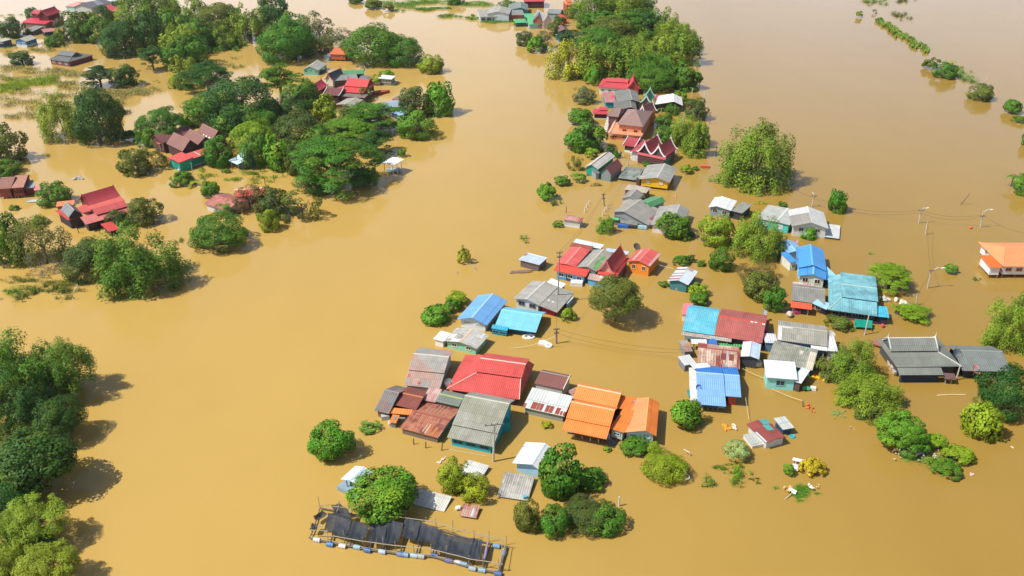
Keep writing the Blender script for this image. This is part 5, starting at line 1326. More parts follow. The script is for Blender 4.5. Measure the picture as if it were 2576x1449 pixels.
# bottom left corner
T(-45, 850, 125, 1020, 'bamboo', 'gr', 'tall feathery bamboo at left edge, topmost plumes of the bottom left thicket', lift=2.0, group=GB)
T(70, 862, 212, 985, 'bamboo', 'gr', 'bamboo leaning out over the river, rightmost of the bottom left thicket', lift=2.5, group=GB)
T(-50, 945, 100, 1090, 'bamboo', 'dk', 'shaded bamboo below the topmost plumes of the bottom left thicket', lift=2.0, group=GB)
T(85, 1000, 196, 1098, 'round', 'dk', 'dark round tree at right margin of the bottom left thicket', lift=2.0, group=GB)
T(-40, 1055, 150, 1185, 'round', 'ol', 'olive broad crown cut by the left edge, mid height of the bottom left thicket', group=GB)
T(5, 1085, 166, 1222, 'leafy', 'dk', 'dark leafy tree whose crown juts to the river below the olive crown', lift=3.0, group=GB)
T(-45, 1160, 112, 1285, 'leafy', 'dk', 'dark leafy crown at left edge above the yellow bamboo of the lower corner', group=GB)
T(10, 1255, 142, 1350, 'bamboo', 'by', 'yellow green bamboo plume over the river in the bottom left corner', lift=3.2, group=GB)
T(-45, 1290, 75, 1420, 'bamboo', 'bb', 'yellow green bamboo at the left edge of the bottom left corner', group=GB)
T(55, 1375, 192, 1452, 'bamboo', 'by', 'lowest yellow bamboo spray hanging over the water in the bottom left corner', lift=2.6, group=GB)
T(-60, 1370, 80, 1500, 'bamboo', 'by', 'bamboo cut off by the bottom left corner of the photo', group=GB)
T(30, 970, 130, 1080, 'round', 'dk', 'dark crown wedged between shaded bamboo and the round tree of the bottom left thicket', group=GB)
T(-30, 1225, 90, 1330, 'round', 'dk', 'very dark crown behind the yellow green plume of the bottom left corner', group=GB)
T(40, 1320, 140, 1410, 'bamboo', 'gr', 'mid green bamboo between the two lowest yellow sprays in the bottom left corner', group=GB)
# left bank, front
T(245, 572, 450, 757, 'bamboo', 'gr', 'huge bright green bamboo mound at the front of the left bank')
T(165, 600, 292, 712, 'round', 'od', 'dull olive tree between the huge bamboo mound and the thin grey olive tree')
T(30, 545, 182, 690, 'sparse', 'ol', 'thin olive tree with grey bare twigs below the sprawling red thai house')
T(-25, 540, 62, 685, 'round', 'gr', 'mid green tree at left edge below the brown wooden house')
T(72, 543, 124, 572, 'bush', 'lg', 'pale leafy shrub top behind the thin olive tree')
T(468, 537, 622, 640, 'round', 'gr', 'wide leafy green tree standing in open water at the left bank tip')
T(538, 508, 602, 548, 'sparse', 'br', 'light green sprigs above the wide leafy tree by the rust roof')
T(322, 500, 410, 575, 'round', 'ol', 'olive green round tree right of the sprawling red thai house')
T(268, 526, 324, 580, 'round', 'od', 'small dark tree in front of the red porch roof')
T(92, 457, 184, 522, 'round', 'gr', 'round green tree between brown wooden house and red thai house')
T(298, 373, 390, 448, 'round', 'ol', 'olive tree in open water left of the teal walled house')
T(362, 378, 424, 432, 'sparse', 'ol', 'loose olive shrubbery touching the teal walled house')
T(421, 429, 487, 471, 'bush', 'gr', 'low round shrub in water below the teal walled house')
T(506, 455, 556, 502, 'bush', 'gr', 'dark shrub left of the rust red roof')
T(650, 526, 706, 588, 'round', 'yg', 'bright yellow green oval tree at the wood edge', name='tree', cat='tree')
T(708, 476, 808, 568, 'sparse', 'ol', 'pale olive airy tree at the lower right tip of the wood')
T(640, 470, 730, 555, 'round', 'od', 'dark olive tree between reddish tree and pale airy tree')
T(590, 462, 672, 545, 'sparse', 'rd', 'reddish brown bare looking tree over the rust roof')
T(745, 440, 812, 500, 'sparse', 'gy', 'grey leafless tree at the wood edge below the great rain tree')
T(768, 435, 838, 495, 'round', 'gr', 'dark green tree right of the grey leafless tree')
T(22, 515, 48, 531, 'bush', 'gr', 'tiny shrub alone in water left of the red thai house')
T(98, 462, 100 + 24, 478, 'mat', 'gr', 'green floating weed between brown house and tree')
T(5, 718, 60, 748, 'mat', 'lg', 'half drowned weeds at far left under the thin olive tree')
T(55, 712, 122, 755, 'mat', 'ol', 'long half drowned weed bed at the left shore')
T(118, 705, 205, 752, 'mat', 'ol', 'half drowned weed bed by the white stick at the left shore')
# left bank wood
T(744, 348, 935, 492, 'umbrella', 'gr', 'great spreading rain tree at the river side of the left wood', group=GW)
T(815, 296, 936, 368, 'umbrella', 'br', 'light green flat crown directly above the great rain tree', group=GW)
T(856, 258, 1000, 340, 'umbrella', 'gr', 'flat green crown below the blue grey roof', group=GW)
T(900, 330, 990, 400, 'umbrella', 'dk', 'shaded dark crown between the great rain tree and the river', group=GW)
T(1003, 280, 1092, 353, 'round', 'br', 'leafy green tree at the river bank under the dark olive tree', group=GW)
T(1070, 205, 1139, 300, 'leafy', 'br', 'tall bright green tree at the tip of the left bank', group=GW)
T(1002, 222, 1076, 302, 'round', 'od', 'dull olive tree beside the tall bright green tree', group=GW)
T(656, 167, 749, 240, 'umbrella', 'gr', 'dark domed tree on a tall bare trunk left of red thai roofs', lift=3.0, group=GW)
T(716, 205, 800, 288, 'round', 'gr', 'green tree in front of the dark domed tree', group=GW)
T(786, 243, 848, 318, 'leafy', 'yg', 'bright lime green tree below the plain grey gable roof', group=GW)
T(640, 255, 718, 315, 'round', 'gr', 'green crown left of the lime green tree', group=GW)
T(530, 205, 690, 335, 'round', 'dk', 'very broad dark green crown behind the brown house with three gables', group=GW)
T(470, 232, 590, 320, 'round', 'gr', 'mid green crown left of the very broad dark crown', group=GW)
T(585, 305, 690, 385, 'round', 'yg', 'yellowish green crown in the heart of the left wood', group=GW)
T(700, 285, 815, 385, 'round', 'od', 'grey green crown left of the light green flat crown', group=GW)
T(509, 347, 586, 427, 'round', 'gr', 'green tree standing beside the red porch roof', group=GW)
T(601, 342, 674, 430, 'round', 'gr', 'green tree right of the pale cyan pavilion', group=GW)
T(668, 342, 738, 437, 'leafy', 'br', 'bright leafy tree at the back of the drowned garden', group=GW)
T(720, 360, 770, 450, 'round', 'od', 'narrow grey green tree left of the great rain tree', group=GW)
T(355, 275, 462, 372, 'fine', 'gr', 'soft bamboo like tree left of the brown house with three gables', group=GW)
T(350, 325, 395, 375, 'bush', 'br', 'bright green bush at the left foot of the soft tree', group=GW)
T(428, 290, 478, 330, 'bush', 'yg', 'light shrubs between soft tree and brown roof', group=GW)
T(1000, 373, 1022, 398, 'bush', 'br', 'small bright shrub behind the white canopy pavilion')
T(940, 390, 968, 412, 'bush', 'gr', 'shrub left of the white canopy pavilion')
T(880, 425, 935, 470, 'bush', 'dk', 'dark low shrubs under the great rain tree at the waterline')
T(925, 420, 950, 450, 'bush', 'br', 'bright low shrub at the waterline right of the dark shrubs')
T(600, 270, 700, 345, 'round', 'gr', 'green crown between the broad dark crown and the yellowish green crown', group=GW)
T(760, 320, 850, 400, 'round', 'gr', 'green crown filling the middle of the left wood behind the rain tree', group=GW)
T(840, 280, 930, 350, 'round', 'dk', 'dark crown beneath the flat light green crown of the left wood', group=GW)
T(690, 250, 770, 320, 'round', 'dk', 'dark crown under the dark domed tree on a bare trunk', group=GW)
T(540, 280, 620, 345, 'round', 'gr', 'green crown right behind the brown house with three gables', group=GW)
# upper left wood
T(430, 95, 520, 175, 'round', 'gr', 'green crown behind the spreading dark tree with limbs', group=GC)
T(380, 30, 470, 110, 'round', 'gr', 'green crown left of the yellow bamboo plume', group=GC)
T(520, 70, 600, 125, 'bamboo', 'bb', 'light bamboo standing at the back of the teal reeds', group=GC)
T(690, 75, 790, 150, 'round', 'gr', 'green crown right of the large leafy tree on the upper bank', group=GC)
T(150, 35, 232, 110, 'round', 'dk', 'dark round tree right of the red temple house', group=GC)
T(180, 60, 232, 112, 'round', 'gr', 'smaller green tree in front of the dark round tree by the temple house', group=GC)
T(215, 45, 290, 112, 'round', 'gr', 'green tree next right of the pair by the temple house', group=GC)
T(240, 18, 285, 75, 'round', 'dk', 'small dark crown beneath the dull red lean-to', group=GC)
T(205, 30, 245, 70, 'round', 'yg', 'light green tree behind the dark trees by the temple house', group=GC)
T(298, -20, 452, 62, 'bamboo', 'bb', 'wide light green bamboo at top edge left of the channel', group=GC)
T(405, 0, 455, 50, 'round', 'dk', 'dark tree at the right end of the wide bamboo', group=GC)
T(262, 55, 360, 146, 'round', 'dk', 'large dark tree at the front of the upper left wood', group=GC)
T(330, 35, 412, 140, 'round', 'dk', 'tall dark tree with pale trunk beside the large dark tree', group=GC)
T(353, 121, 410, 177, 'umbrella', 'dk', 'dark crown leaning out over the water', lift=1.0, group=GC)
T(23, 128, 86, 168, 'round', 'dk', 'round dark tree alone in the reed bed, farthest left')
T(-5, 45, 66, 100, 'round', 'dk', 'dark tree beside the dark blue sided shed')
T(60, 20, 96, 48, 'round', 'dk', 'small dark tree in front of the red temple house at far left')
T(110, 88, 158, 122, 'round', 'gr', 'small round tree before the low grey shed roofs')
T(208, 166, 292, 228, 'umbrella', 'bl', 'left one of the two low dark domes in the reed bed')
T(272, 165, 346, 226, 'round', 'dk', 'right one of the two low dark domes in the reed bed')
T(102, 238, 218, 362, 'bamboo', 'by', 'yellow green bamboo left of the big dark tree by the reeds')
T(180, 232, 304, 380, 'round', 'dk', 'big dark tree with yellow green bamboo on its left')
T(255, 250, 312, 295, 'bush', 'ol', 'olive scrub behind the big dark tree')
T(300, 328, 346, 362, 'bush', 'dk', 'dark shrub in shadow right of the big dark tree')
T(-40, 315, 60, 420, 'round', 'ol', 'olive tree cut by the left edge beneath the reed bed')
T(-40, 400, 50, 450, 'round', 'gr', 'dark tree cut by the left edge above the brown wooden house')
T(412, 62, 500, 150, 'bamboo', 'by', 'yellow bamboo plume left of the teal reeds', group=GC)
T(402, 110, 475, 178, 'round', 'gr', 'mid green tree below the yellow bamboo plume', group=GC)
T(424, 148, 500, 228, 'bamboo', 'by', 'yellow green bamboo left of the spreading dark tree', group=GC)
T(465, 162, 576, 238, 'umbrella', 'dk', 'spreading dark tree with visible limbs right of yellow green bamboo', lift=.8, group=GC)
T(464, -8, 530, 65, 'bamboo', 'bb', 'light green bamboo at the channel mouth, top edge', group=GC)
T(500, 15, 602, 105, 'round', 'ol', 'olive green crown behind the teal reeds', group=GC)
T(555, 15, 602, 60, 'round', 'gr', 'dark rounded crown top right of the olive crown', group=GC)
T(450, 55, 540, 130, 'round', 'gr', 'green crown beneath the channel mouth bamboo', group=GC)
T(588, 25, 665, 112, 'bamboo', 'bb', 'light green tree directly right of the teal reeds', group=GC)
T(638, 0, 722, 78, 'round', 'dk', 'tall dark tree on the upper river bank', group=GC)
T(690, 35, 772, 98, 'round', 'gr', 'green tree below the tall dark river bank tree', group=GC)
T(658, 62, 778, 162, 'round', 'gr', 'large leafy tree with shaded foot on the upper bank', group=GC)
T(762, 35, 842, 110, 'sparse', 'gy', 'pale olive tree at the river side of the upper bank', group=GC)
T(770, 75, 895, 138, 'sparse', 'od', 'dull sparse trees behind the orange stilt hut', group=GC)
T(875, 68, 1005, 168, 'round', 'gr', 'large rounded green tree right of the orange stilt hut', group=GC)
T(960, 95, 1064, 168, 'round', 'gr', 'dark rounded tree at river side of the large rounded green tree', group=GC)
T(1050, 140, 1121, 190, 'round', 'yg', 'yellow green rounded tree at the end of the upper bank')
T(925, 190, 960, 217, 'bush', 'yg', 'yellow green shrub between red thai roofs and the houseboat')
T(952, 180, 992, 192, 'bush', 'br', 'bright shrub behind the houseboat')
T(900, 215, 940, 260, 'sparse', 'ol', 'thin shrub at the right end of the red thai roofs')
# top edge
T(875, -12, 915, 8, 'bush', 'gr', 'small shrub at top edge, leftmost on the far shore')
T(880, -5, 912, 12, 'bush', 'dk', 'dark shrub at top edge by the far shore')
T(910, -2, 960, 26, 'bush', 'ol', 'olive shrub mound on the far shore at top')
T(962, 10, 992, 32, 'bush', 'ol', 'small olive mound right of the olive shrub mound at top')
T(1122, -12, 1170, 16, 'round', 'gr', 'green tree at top edge left of the far dark roof')
T(1255, 0, 1300, 24, 'round', 'gr', 'bright round tree behind the four window house')
# grove
T(1440, -25, 1545, 60, 'bamboo', 'bb', 'leafy crown at the grove top left corner', group=GG)
T(1510, -25, 1620, 62, 'bamboo', 'by', 'yellow green bamboo at the very top of the grove', group=GG)
T(1452, 38, 1490, 78, 'round', 'gr', 'small green tree left of the grove by the tiered orange house', group=GG)
T(1475, 25, 1560, 75, 'leafy', 'gr', 'green broad leaved tree in the grove top', group=GG)
T(1482, 48, 1590, 125, 'round', 'ol', 'olive crown in the middle left of the grove', group=GG)
T(1578, 28, 1664, 115, 'umbrella', 'dk', 'dark domed rain tree in the middle of the grove', group=GG)
T(1540, 35, 1640, 110, 'umbrella', 'gr', 'smaller domed tree left of the dark domed rain tree in the grove', group=GG)
T(1402, 80, 1476, 122, 'umbrella', 'bl', 'dark flat crown left of the grove beside the cyan porch', group=GG)
T(1460, 105, 1510, 130, 'round', 'dk', 'dark low crown between dark flat crown and yellow bamboo', group=GG)
T(1378, 110, 1468, 204, 'bamboo', 'ye', 'bright yellow bamboo spreading over the water at the grove left front', group=GG)
T(1440, 112, 1525, 206, 'bamboo', 'by', 'yellow green bamboo just right of the bright yellow one, front of grove', group=GG)
T(1500, 108, 1590, 198, 'bamboo', 'bb', 'bamboo at the middle of the grove front behind the red two tier roof', group=GG)
T(1560, 108, 1650, 200, 'bamboo', 'bb', 'bamboo right of the middle at the grove front', group=GG)
T(1620, 95, 1712, 195, 'bamboo', 'by', 'yellowish bamboo at the right half of the grove front', group=GG)
T(1650, 55, 1746, 145, 'bamboo', 'by', 'yellow green bamboo at the upper right margin of the grove', group=GG)
T(1680, 75, 1760, 170, 'bamboo', 'bb', 'bamboo at the right margin of the grove above dark green tree', group=GG)
T(1695, 80, 1758, 130, 'sparse', 'by', 'thin yellow sprays at the far right margin of the grove', group=GG)
T(1540, -20, 1640, 50, 'round', 'gr', 'green crown filling the top right shoulder of the grove', group=GG)
T(1460, 70, 1560, 140, 'round', 'gr', 'green crown between olive crown and the front bamboo of the grove', group=GG)
T(1560, 85, 1660, 150, 'bamboo', 'bb', 'bamboo under the dark domed rain tree in the grove', group=GG)
T(1620, 30, 1710, 110, 'bamboo', 'bb', 'bamboo directly right of the dark domed rain tree in the grove', group=GG)
T(1590, 140, 1690, 215, 'bamboo', 'gr', 'deeper green bamboo behind the round tree at the grove right front', group=GG)
T(1470, 168, 1512, 218, 'bush', 'br', 'bright green shrub at the left end of the red two tier roof', group=GG)
T(1598, 175, 1696, 236, 'round', 'gr', 'round green tree right of the red two tier roof', group=GG)
T(1688, 162, 1758, 232, 'leafy', 'gr', 'dark leafy tree at the right front corner of the grove', group=GG)
T(1298, 78, 1346, 120, 'round', 'od', 'dark shrub at the left of the clump in water left of the grove')
T(1325, 92, 1378, 138, 'bush', 'br', 'bright green bush at the front of the clump left of the grove')
T(1338, 80, 1398, 132, 'sparse', 'gy', 'pale sparse shrub at the right of the clump left of the grove')
T(1374, 58, 1406, 95, 'round', 'ol', 'olive tree in front of the brown roof with cyan porch')
T(1390, 40, 1422, 70, 'round', 'dk', 'round dark tree beside the bright green roofed compound')
T(1412, 22, 1446, 50, 'sparse', 'ol', 'thin shrub above the small red orange hut')
T(1440, 219, 1500, 266, 'round', 'gy', 'grey olive round shrub below the red two tier roof', cat='shrub', name='shrub')
T(1424, 275, 1493, 323, 'bush', 'gr', 'rounded bright shrub, upper one left of the peach house', name='tree', cat='tree')
T(1426, 307, 1524, 390, 'leafy', 'gr', 'big dark leafy tree left of the peach house')
T(1525, 365, 1548, 392, 'bush', 'dk', 'dark shrub in shadow behind white gable roof')
T(1722, 246, 1786, 308, 'round', 'od', 'grey olive round tree right of the white sheet roof')
T(1650, 284, 1702, 328, 'round', 'gr', 'dark green tree right of the peach house')
T(1674, 262, 1710, 294, 'round', 'gr', 'small green tree in front of the white sheet roof')
T(1642, 318, 1712, 372, 'round', 'gr', 'green tree behind crimson thai house')
T(1682, 292, 1788, 382, 'bamboo', 'by', 'yellow green bamboo behind the crimson thai house')
T(1720, 310, 1786, 406, 'bamboo', 'bb', 'tall bamboo right of the crimson thai house with shadow on the water')
T(1652, 255, 1676, 285, 'banana', 'lg', 'banana plant left of the white sheet roof on posts')
T(1697, 228, 1732, 262, 'bush', 'br', 'green shrub behind the white sheet roof')
# middle
T(1808, 325, 1992, 490, 'bamboo', 'bb', 'huge bamboo mound alone in the water at centre right')
T(1815, 385, 1880, 440, 'bush', 'gr', 'dark green leafy side of the huge bamboo mound')
T(1428, 391, 1472, 432, 'sparse', 'ol', 'airy olive shrub left of the white gable roof')
T(1470, 373, 1506, 403, 'bush', 'yg', 'yellow green round shrub behind the white gable roof')
T(1540, 378, 1562, 400, 'bush', 'gr', 'small green shrub right of the white gable roof')
T(1350, 460, 1408, 508, 'bush', 'br', 'spiky green shrub, leftmost of the three small shrubs in the river')
T(1394, 443, 1437, 472, 'bush', 'gr', 'green shrub in the middle of the three small river shrubs')
T(1434, 433, 1474, 463, 'fine', 'lg', 'pale soft round shrub nearest the white gable roof')
T(1481, 460, 1514, 470, 'mat', 'dr', 'brown floating plant raft near the pale soft shrub')
T(2084, 473, 2134, 542, 'leafy', 'gr', 'slim dark green tree alone in water right of the grey white house')
T(1500, 544, 1547, 592, 'bamboo', 'br', 'bright light green bamboo shrub left of the blue tarps')
T(1655, 533, 1746, 608, 'leafy', 'gr', 'dark green broad leaved round tree before the grey roof')
T(1756, 540, 1850, 628, 'round', 'yg', 'yellow green tree with golden left side behind the bamboo')
T(1842, 537, 1962, 658, 'bamboo', 'by', 'tall yellow green bamboo left of the blue gable roofed house')
T(1920, 590, 1978, 658, 'bamboo', 'ol', 'drooping olive bamboo spray touching the blue roof')
T(1784, 620, 1845, 688, 'round', 'gr', 'round green tree in front of the yellow green tree')
T(1856, 655, 1966, 722, 'sparse', 'dr', 'brown olive dry tree between bamboo and teal roof')
T(1862, 682, 1958, 760, 'round', 'ol', 'olive green tree below the brown olive dry tree')
T(1916, 722, 1978, 790, 'round', 'gr', 'dark green tree left of the red orange awning')
T(2016, 572, 2056, 605, 'leafy', 'br', 'small bright leafy tree in front of the grey white house', name='tree', cat='tree')
T(1956, 506, 1980, 522, 'bush', 'gr', 'tiny shrub behind the teal walled house')
T(1690, 642, 1736, 672, 'bush', 'gr', 'wide low shrub right of the orange walled house')
T(1725, 641, 1750, 662, 'bush', 'od', 'dark right half of the wide low shrub by the orange house')
T(1752, 654, 1775, 672, 'bush', 'gr', 'small round shrub right of the wide low shrub')
T(1655, 706, 1683, 724, 'bush', 'gr', 'little shrub left of the striped white roof hut')
T(1728, 708, 1786, 748, 'bush', 'yg', 'yellowish shrub beside the striped white roof hut')
T(1736, 735, 1790, 774, 'bush', 'gr', 'green shrub behind the cyan end of the long roof')
T(1487, 697, 1614, 797, 'round', 'ol', 'broad olive tree on a hidden trunk with its shadow clear on the water', lift=2.6)
T(1408, 775, 1452, 812, 'bush', 'yg', 'yellow green shrub at the corner of the grey gabled house')
T(1060, 764, 1136, 820, 'leafy', 'br', 'bright leafy shrub, leftmost of three left of the blue gable roof', name='shrub', cat='shrub')
T(1112, 748, 1162, 788, 'bush', 'gr', 'dark middle shrub of three left of the blue gable roof')
T(1124, 730, 1184, 772, 'bush', 'yg', 'rounded yellow green shrub nearest the blue gable roof')
T(1145, 620, 1184, 670, 'fine', 'ye', 'lone yellow feathery tree in the open river', name='tree', cat='tree')
T(2186, 663, 2292, 742, 'umbrella', 'yg', 'rounded layered yellow green tree right of the teal roof')
T(2254, 762, 2342, 812, 'umbrella', 'yg', 'flat layered yellow green shrub below the street pole', cat='shrub', name='shrub')
T(2082, 793, 2152, 834, 'bush', 'ol', 'low yellow green hedge shrub in front of the teal veranda')
T(2376, 664, 2410, 692, 'bush', 'br', 'small round green shrub right of the lamp arm')
T(2440, 697, 2470, 710, 'mat', 'gr', 'small floating weed patch left of the orange hip roof house')
T(2480, 760, 2600, 895, 'bamboo', 'by', 'large yellow green bamboo at the right edge above the dark grey roof')
T(2545, 728, 2620, 820, 'bamboo', 'bb', 'bamboo top cut by the right edge above the large bamboo')
T(2085, 855, 2205, 975, 'bamboo', 'bb', 'upper leafy mass of the big tree left of the temple style roof')
T(2050, 895, 2135, 960, 'bamboo', 'ol', 'left drooping spray of the big tree beside the teal wall')
T(2105, 930, 2274, 1045, 'bamboo', 'by', 'lower wide mass of the big tree left of the temple style roof')
T(2150, 1000, 2235, 1062, 'bamboo', 'ol', 'lowest trailing spray under the big tree')
T(2200, 1030, 2320, 1140, 'bush', 'br', 'vine covered bright green mound right of the big tree')
T(2235, 1070, 2335, 1150, 'bush', 'gr', 'darker lower part of the vine covered mound')
T(2320, 1085, 2382, 1130, 'bush', 'yg', 'yellow green shrub beside the vine covered mound')
T(2372, 1112, 2456, 1172, 'bush', 'yg', 'yellow green weedy shrub at the right end of the rubbish patch')
T(2335, 1148, 2418, 1208, 'bush', 'gr', 'green weedy shrub at the bottom of the rubbish patch')
T(2260, 1120, 2400, 1185, 'mat', 'lg', 'weed mat strewn with white rubbish between the mound and the shrubs')
T(2462, 925, 2600, 1060, 'round', 'dk', 'very dark tree at the right edge under the temple style roof')
T(2476, 905, 2548, 955, 'round', 'od', 'dark shrub crown overlapping the right end of the dark grey roof')
T(2422, 1000, 2520, 1112, 'leafy', 'yg', 'bright yellow green tree in front of the very dark tree')
T(2085, 1028, 2130, 1052, 'mat', 'mi', 'pale floating plants near the orange debris')
# bottom middle
T(1682, 1000, 1772, 1086, 'leafy', 'br', 'vivid green tree with brown hollow below the light blue roof')
T(1615, 1131, 1730, 1218, 'round', 'yg', 'dense rounded lime tree with white hoop at its right')
T(1553, 1098, 1630, 1142, 'bush', 'gr', 'dark green shrub under the orange house')
T(1618, 1108, 1662, 1142, 'bush', 'yg', 'yellow green shrub right of the dark shrub under the orange house')
T(1516, 1121, 1538, 1138, 'bush', 'yg', 'tiny tuft below the orange house stairs')
T(1358, 1120, 1460, 1262, 'leafy', 'gr', 'tall dark green tree overlapping the white gable hut')
T(1425, 1165, 1524, 1236, 'leafy', 'gr', 'dark leafy right half of the tree beside the white hut, bare branches between')
T(1288, 1258, 1362, 1345, 'round', 'ol', 'pale olive left end of the bottom shrub row')
T(1345, 1272, 1432, 1356, 'round', 'gr', 'dark green middle of the bottom shrub row')
T(1400, 1236, 1545, 1340, 'sparse', 'od', 'dull grey olive twiggy tree in the bottom shrub row')
T(1470, 1265, 1572, 1347, 'round', 'gr', 'dark green right end of the bottom shrub row')
T(1420, 1250, 1530, 1335, 'round', 'od', 'dense olive core behind the twiggy tree in the bottom row')
T(1474, 1324, 1498, 1346, 'bush', 'br', 'tiny bright shrub below the bottom shrub row')
T(1820, 1106, 1886, 1166, 'fine', 'mi', 'pale mint green round shrub left of the shanty')
T(1835, 1165, 1895, 1220, 'mat', 'br', 'bright weed mat below the pale mint shrub')
T(1792, 1166, 1850, 1192, 'mat', 'gr', 'thin floating weeds left of the bright weed mat')
T(1885, 1198, 1920, 1216, 'mat', 'ol', 'scattered weed scraps right of the bright weed mat')
T(1758, 1196, 1798, 1228, 'mat', 'gr', 'dark green grass tussock floating right of the lime tree')
T(2010, 1150, 2080, 1204, 'bush', 'go', 'golden yellow flowering shrub beside the drowned swing')
T(1970, 1168, 2000, 1200, 'bush', 'br', 'green shrub left of the golden flowering shrub')
T(1954, 1215, 2074, 1258, 'mat', 'br', 'floating weed raft carrying white and orange rubbish')
T(780, 1064, 892, 1170, 'leafy', 'br', 'leafy green tree alone in the river left of the rusty cluster')
T(902, 1055, 957, 1092, 'fine', 'lg', 'pale feathery shrub left of the rust red roof')
T(884, 1178, 1058, 1312, 'leafy', 'br', 'big leafy tree overhanging the black net fish cages', lift=1.4)
T(1100, 1155, 1182, 1250, 'round', 'yg', 'yellow green feathery tree left of the pale submerged roof')
T(1148, 1194, 1234, 1272, 'round', 'yy', 'brighter yellow tree in front of the yellow green feathery one')
T(1362, 1058, 1390, 1080, 'bush', 'ye', 'small yellow shrub between brown roof and orange house')
# right edge and upper right
T(2322, 147, 2362, 178, 'bush', 'ol', 'brownish shrub left of the dark one on the drowned dyke')
T(2348, 157, 2408, 202, 'round', 'gr', 'dark green round tree on the drowned dyke')
T(2388, 152, 2425, 178, 'sparse', 'ye', 'thin yellow shrub behind the dark tree on the dyke')
T(2438, 212, 2504, 258, 'round', 'ol', 'yellow topped tree below the leaning dyke pole')
T(2520, 252, 2568, 290, 'bush', 'gr', 'green tree farther right along the dyke', name='tree', cat='tree')
T(2548, 293, 2590, 310, 'bush', 'gr', 'low shrub cut by the right edge')
T(2530, 421, 2571, 462, 'palm', 'gr', 'small palm near the right edge', lift=1.5)
T(2552, 440, 2620, 500, 'round', 'br', 'green tree cut by the right edge below the palm')
T(2568, 330, 2600, 372, 'round', 'gr', 'tree barely showing at the right edge above the palm')
T(2152, 28, 2170, 46, 'bush', 'lg', 'small pale shrub in water at top right')
T(2195, 22, 2208, 36, 'sparse', 'dr', 'tiny brown bush near the far weeds at top right')
T(2202, 44, 2224, 56, 'bush', 'gr', 'first shrub at the head of the weed line at top right')
T(2240, 28, 2290, 48, 'mat', 'ol', 'flat weed bank right of the weed line at top right')
T(2395, 165, 2452, 196, 'mat', 'lg', 'bright green grass patch beside the dyke trees')
T(2425, 190, 2470, 216, 'mat', 'lg', 'thin strip of grass running to the leaning dyke pole')
T(2158, -6, 2235, 12, 'mat', 'lg', 'green weed bank at the top right edge')
T(2250, -6, 2310, 6, 'mat', 'ol', 'olive weed strip on the top edge at the right')
T(2180, 635, 2200, 642, 'mat', 'lg', 'small drifting weed left of the lamp arm pole')
T(1768, 505 + 62, 1790, 575, 'mat', 'ye', 'yellow drowned banana leaves left of the white hut')
T(1890, 505, 1930, 516, 'mat', 'ye', 'yellow weeds between white hut and teal house')
T(1375, 502, 1412, 520, 'mat', 'ol', 'drowned twigs below the leftmost river shrub')
T(1390, 556, 1418, 574, 'bush', 'gr', 'small round shrub under the striped hut')
T(1308, 590, 1334, 608, 'mat', 'lg', 'tiny drifting green weed in the river left of the striped hut')
T(1710, 415, 1742, 440, 'bush', 'yg', 'yellow green shrub behind the yellow stilt house')
T(1742, 418, 1760, 430, 'bush', 'gr', 'little shrub right of the yellow stilt house')
T(1617, 405, 1640, 420, 'bush', 'gr', 'small shrub between railing house and yellow house')
T(450, 440, 468 + 60, 470, 'banana', 'ye', 'drowned yellow banana leaves below the teal walled house')
T(575, 438, 612, 455, 'banana', 'yg', 'ragged banana tops in the drowned garden')
T(555, 425, 580, 436, 'bush', 'gr', 'low tuft at the left of the drowned garden')
T(620, 428, 665, 445, 'mat', 'gr', 'sunken weeds along the drowned garden hedge')
# ------------------------------------------------------------------ reeds and grass: uncountable, one object per patch
def reeds(name, label, areas, h, colr, seed, asp=.13, wh=1.0):
    g = np.random.default_rng(seed)
    P, S, ci = [], [], []
    for k, (cx, cy, rx, ry, n) in enumerate(areas):
        m = max(3, n // 40)
        tc = [(g.normal(0, .45), g.normal(0, .45)) for _ in range(m)]
        for i in range(int(n * 2.2)):
            c = tc[g.integers(m)]
            x, y = cx + (c[0] * 1.25 + g.normal(0, .16)) * rx, cy + (c[1] * 1.3 + g.normal(0, .22)) * ry
            p = at('D', (x, y), 0)
            hh = h * g.uniform(.4, 1.2)
            P.append((p.x, p.y, hh * .55)); S.append(hh * .58); ci.append(k * 50 + (abs(hash((round(c[0], 3), k))) % 50))
    P, S, ci = np.array(P), np.array(S), np.array(ci)
    n = len(P)
    org = P.mean(0) * np.array([1, 1, 0])
    N = nrm(g.normal(0, .5, (n, 3)) + np.array([0, -.25, .8]))
    T = nrm(g.normal(0, .42, (n, 3)) + np.array([0, 0, 1.]))
    me = leaf_mesh(name, g, P - org, N, S, tone_of(g, ci, n, int(ci.max()) + 1, .4, .2), asp=asp, flat=.2, shade=.8, T=T)
    o = bpy.data.objects.new(name, me)
    o.location = org; o.color = (*PAL[colr], 1)
    COL.objects.link(o)
    return tag(o, label, 'reeds', None, 'stuff')

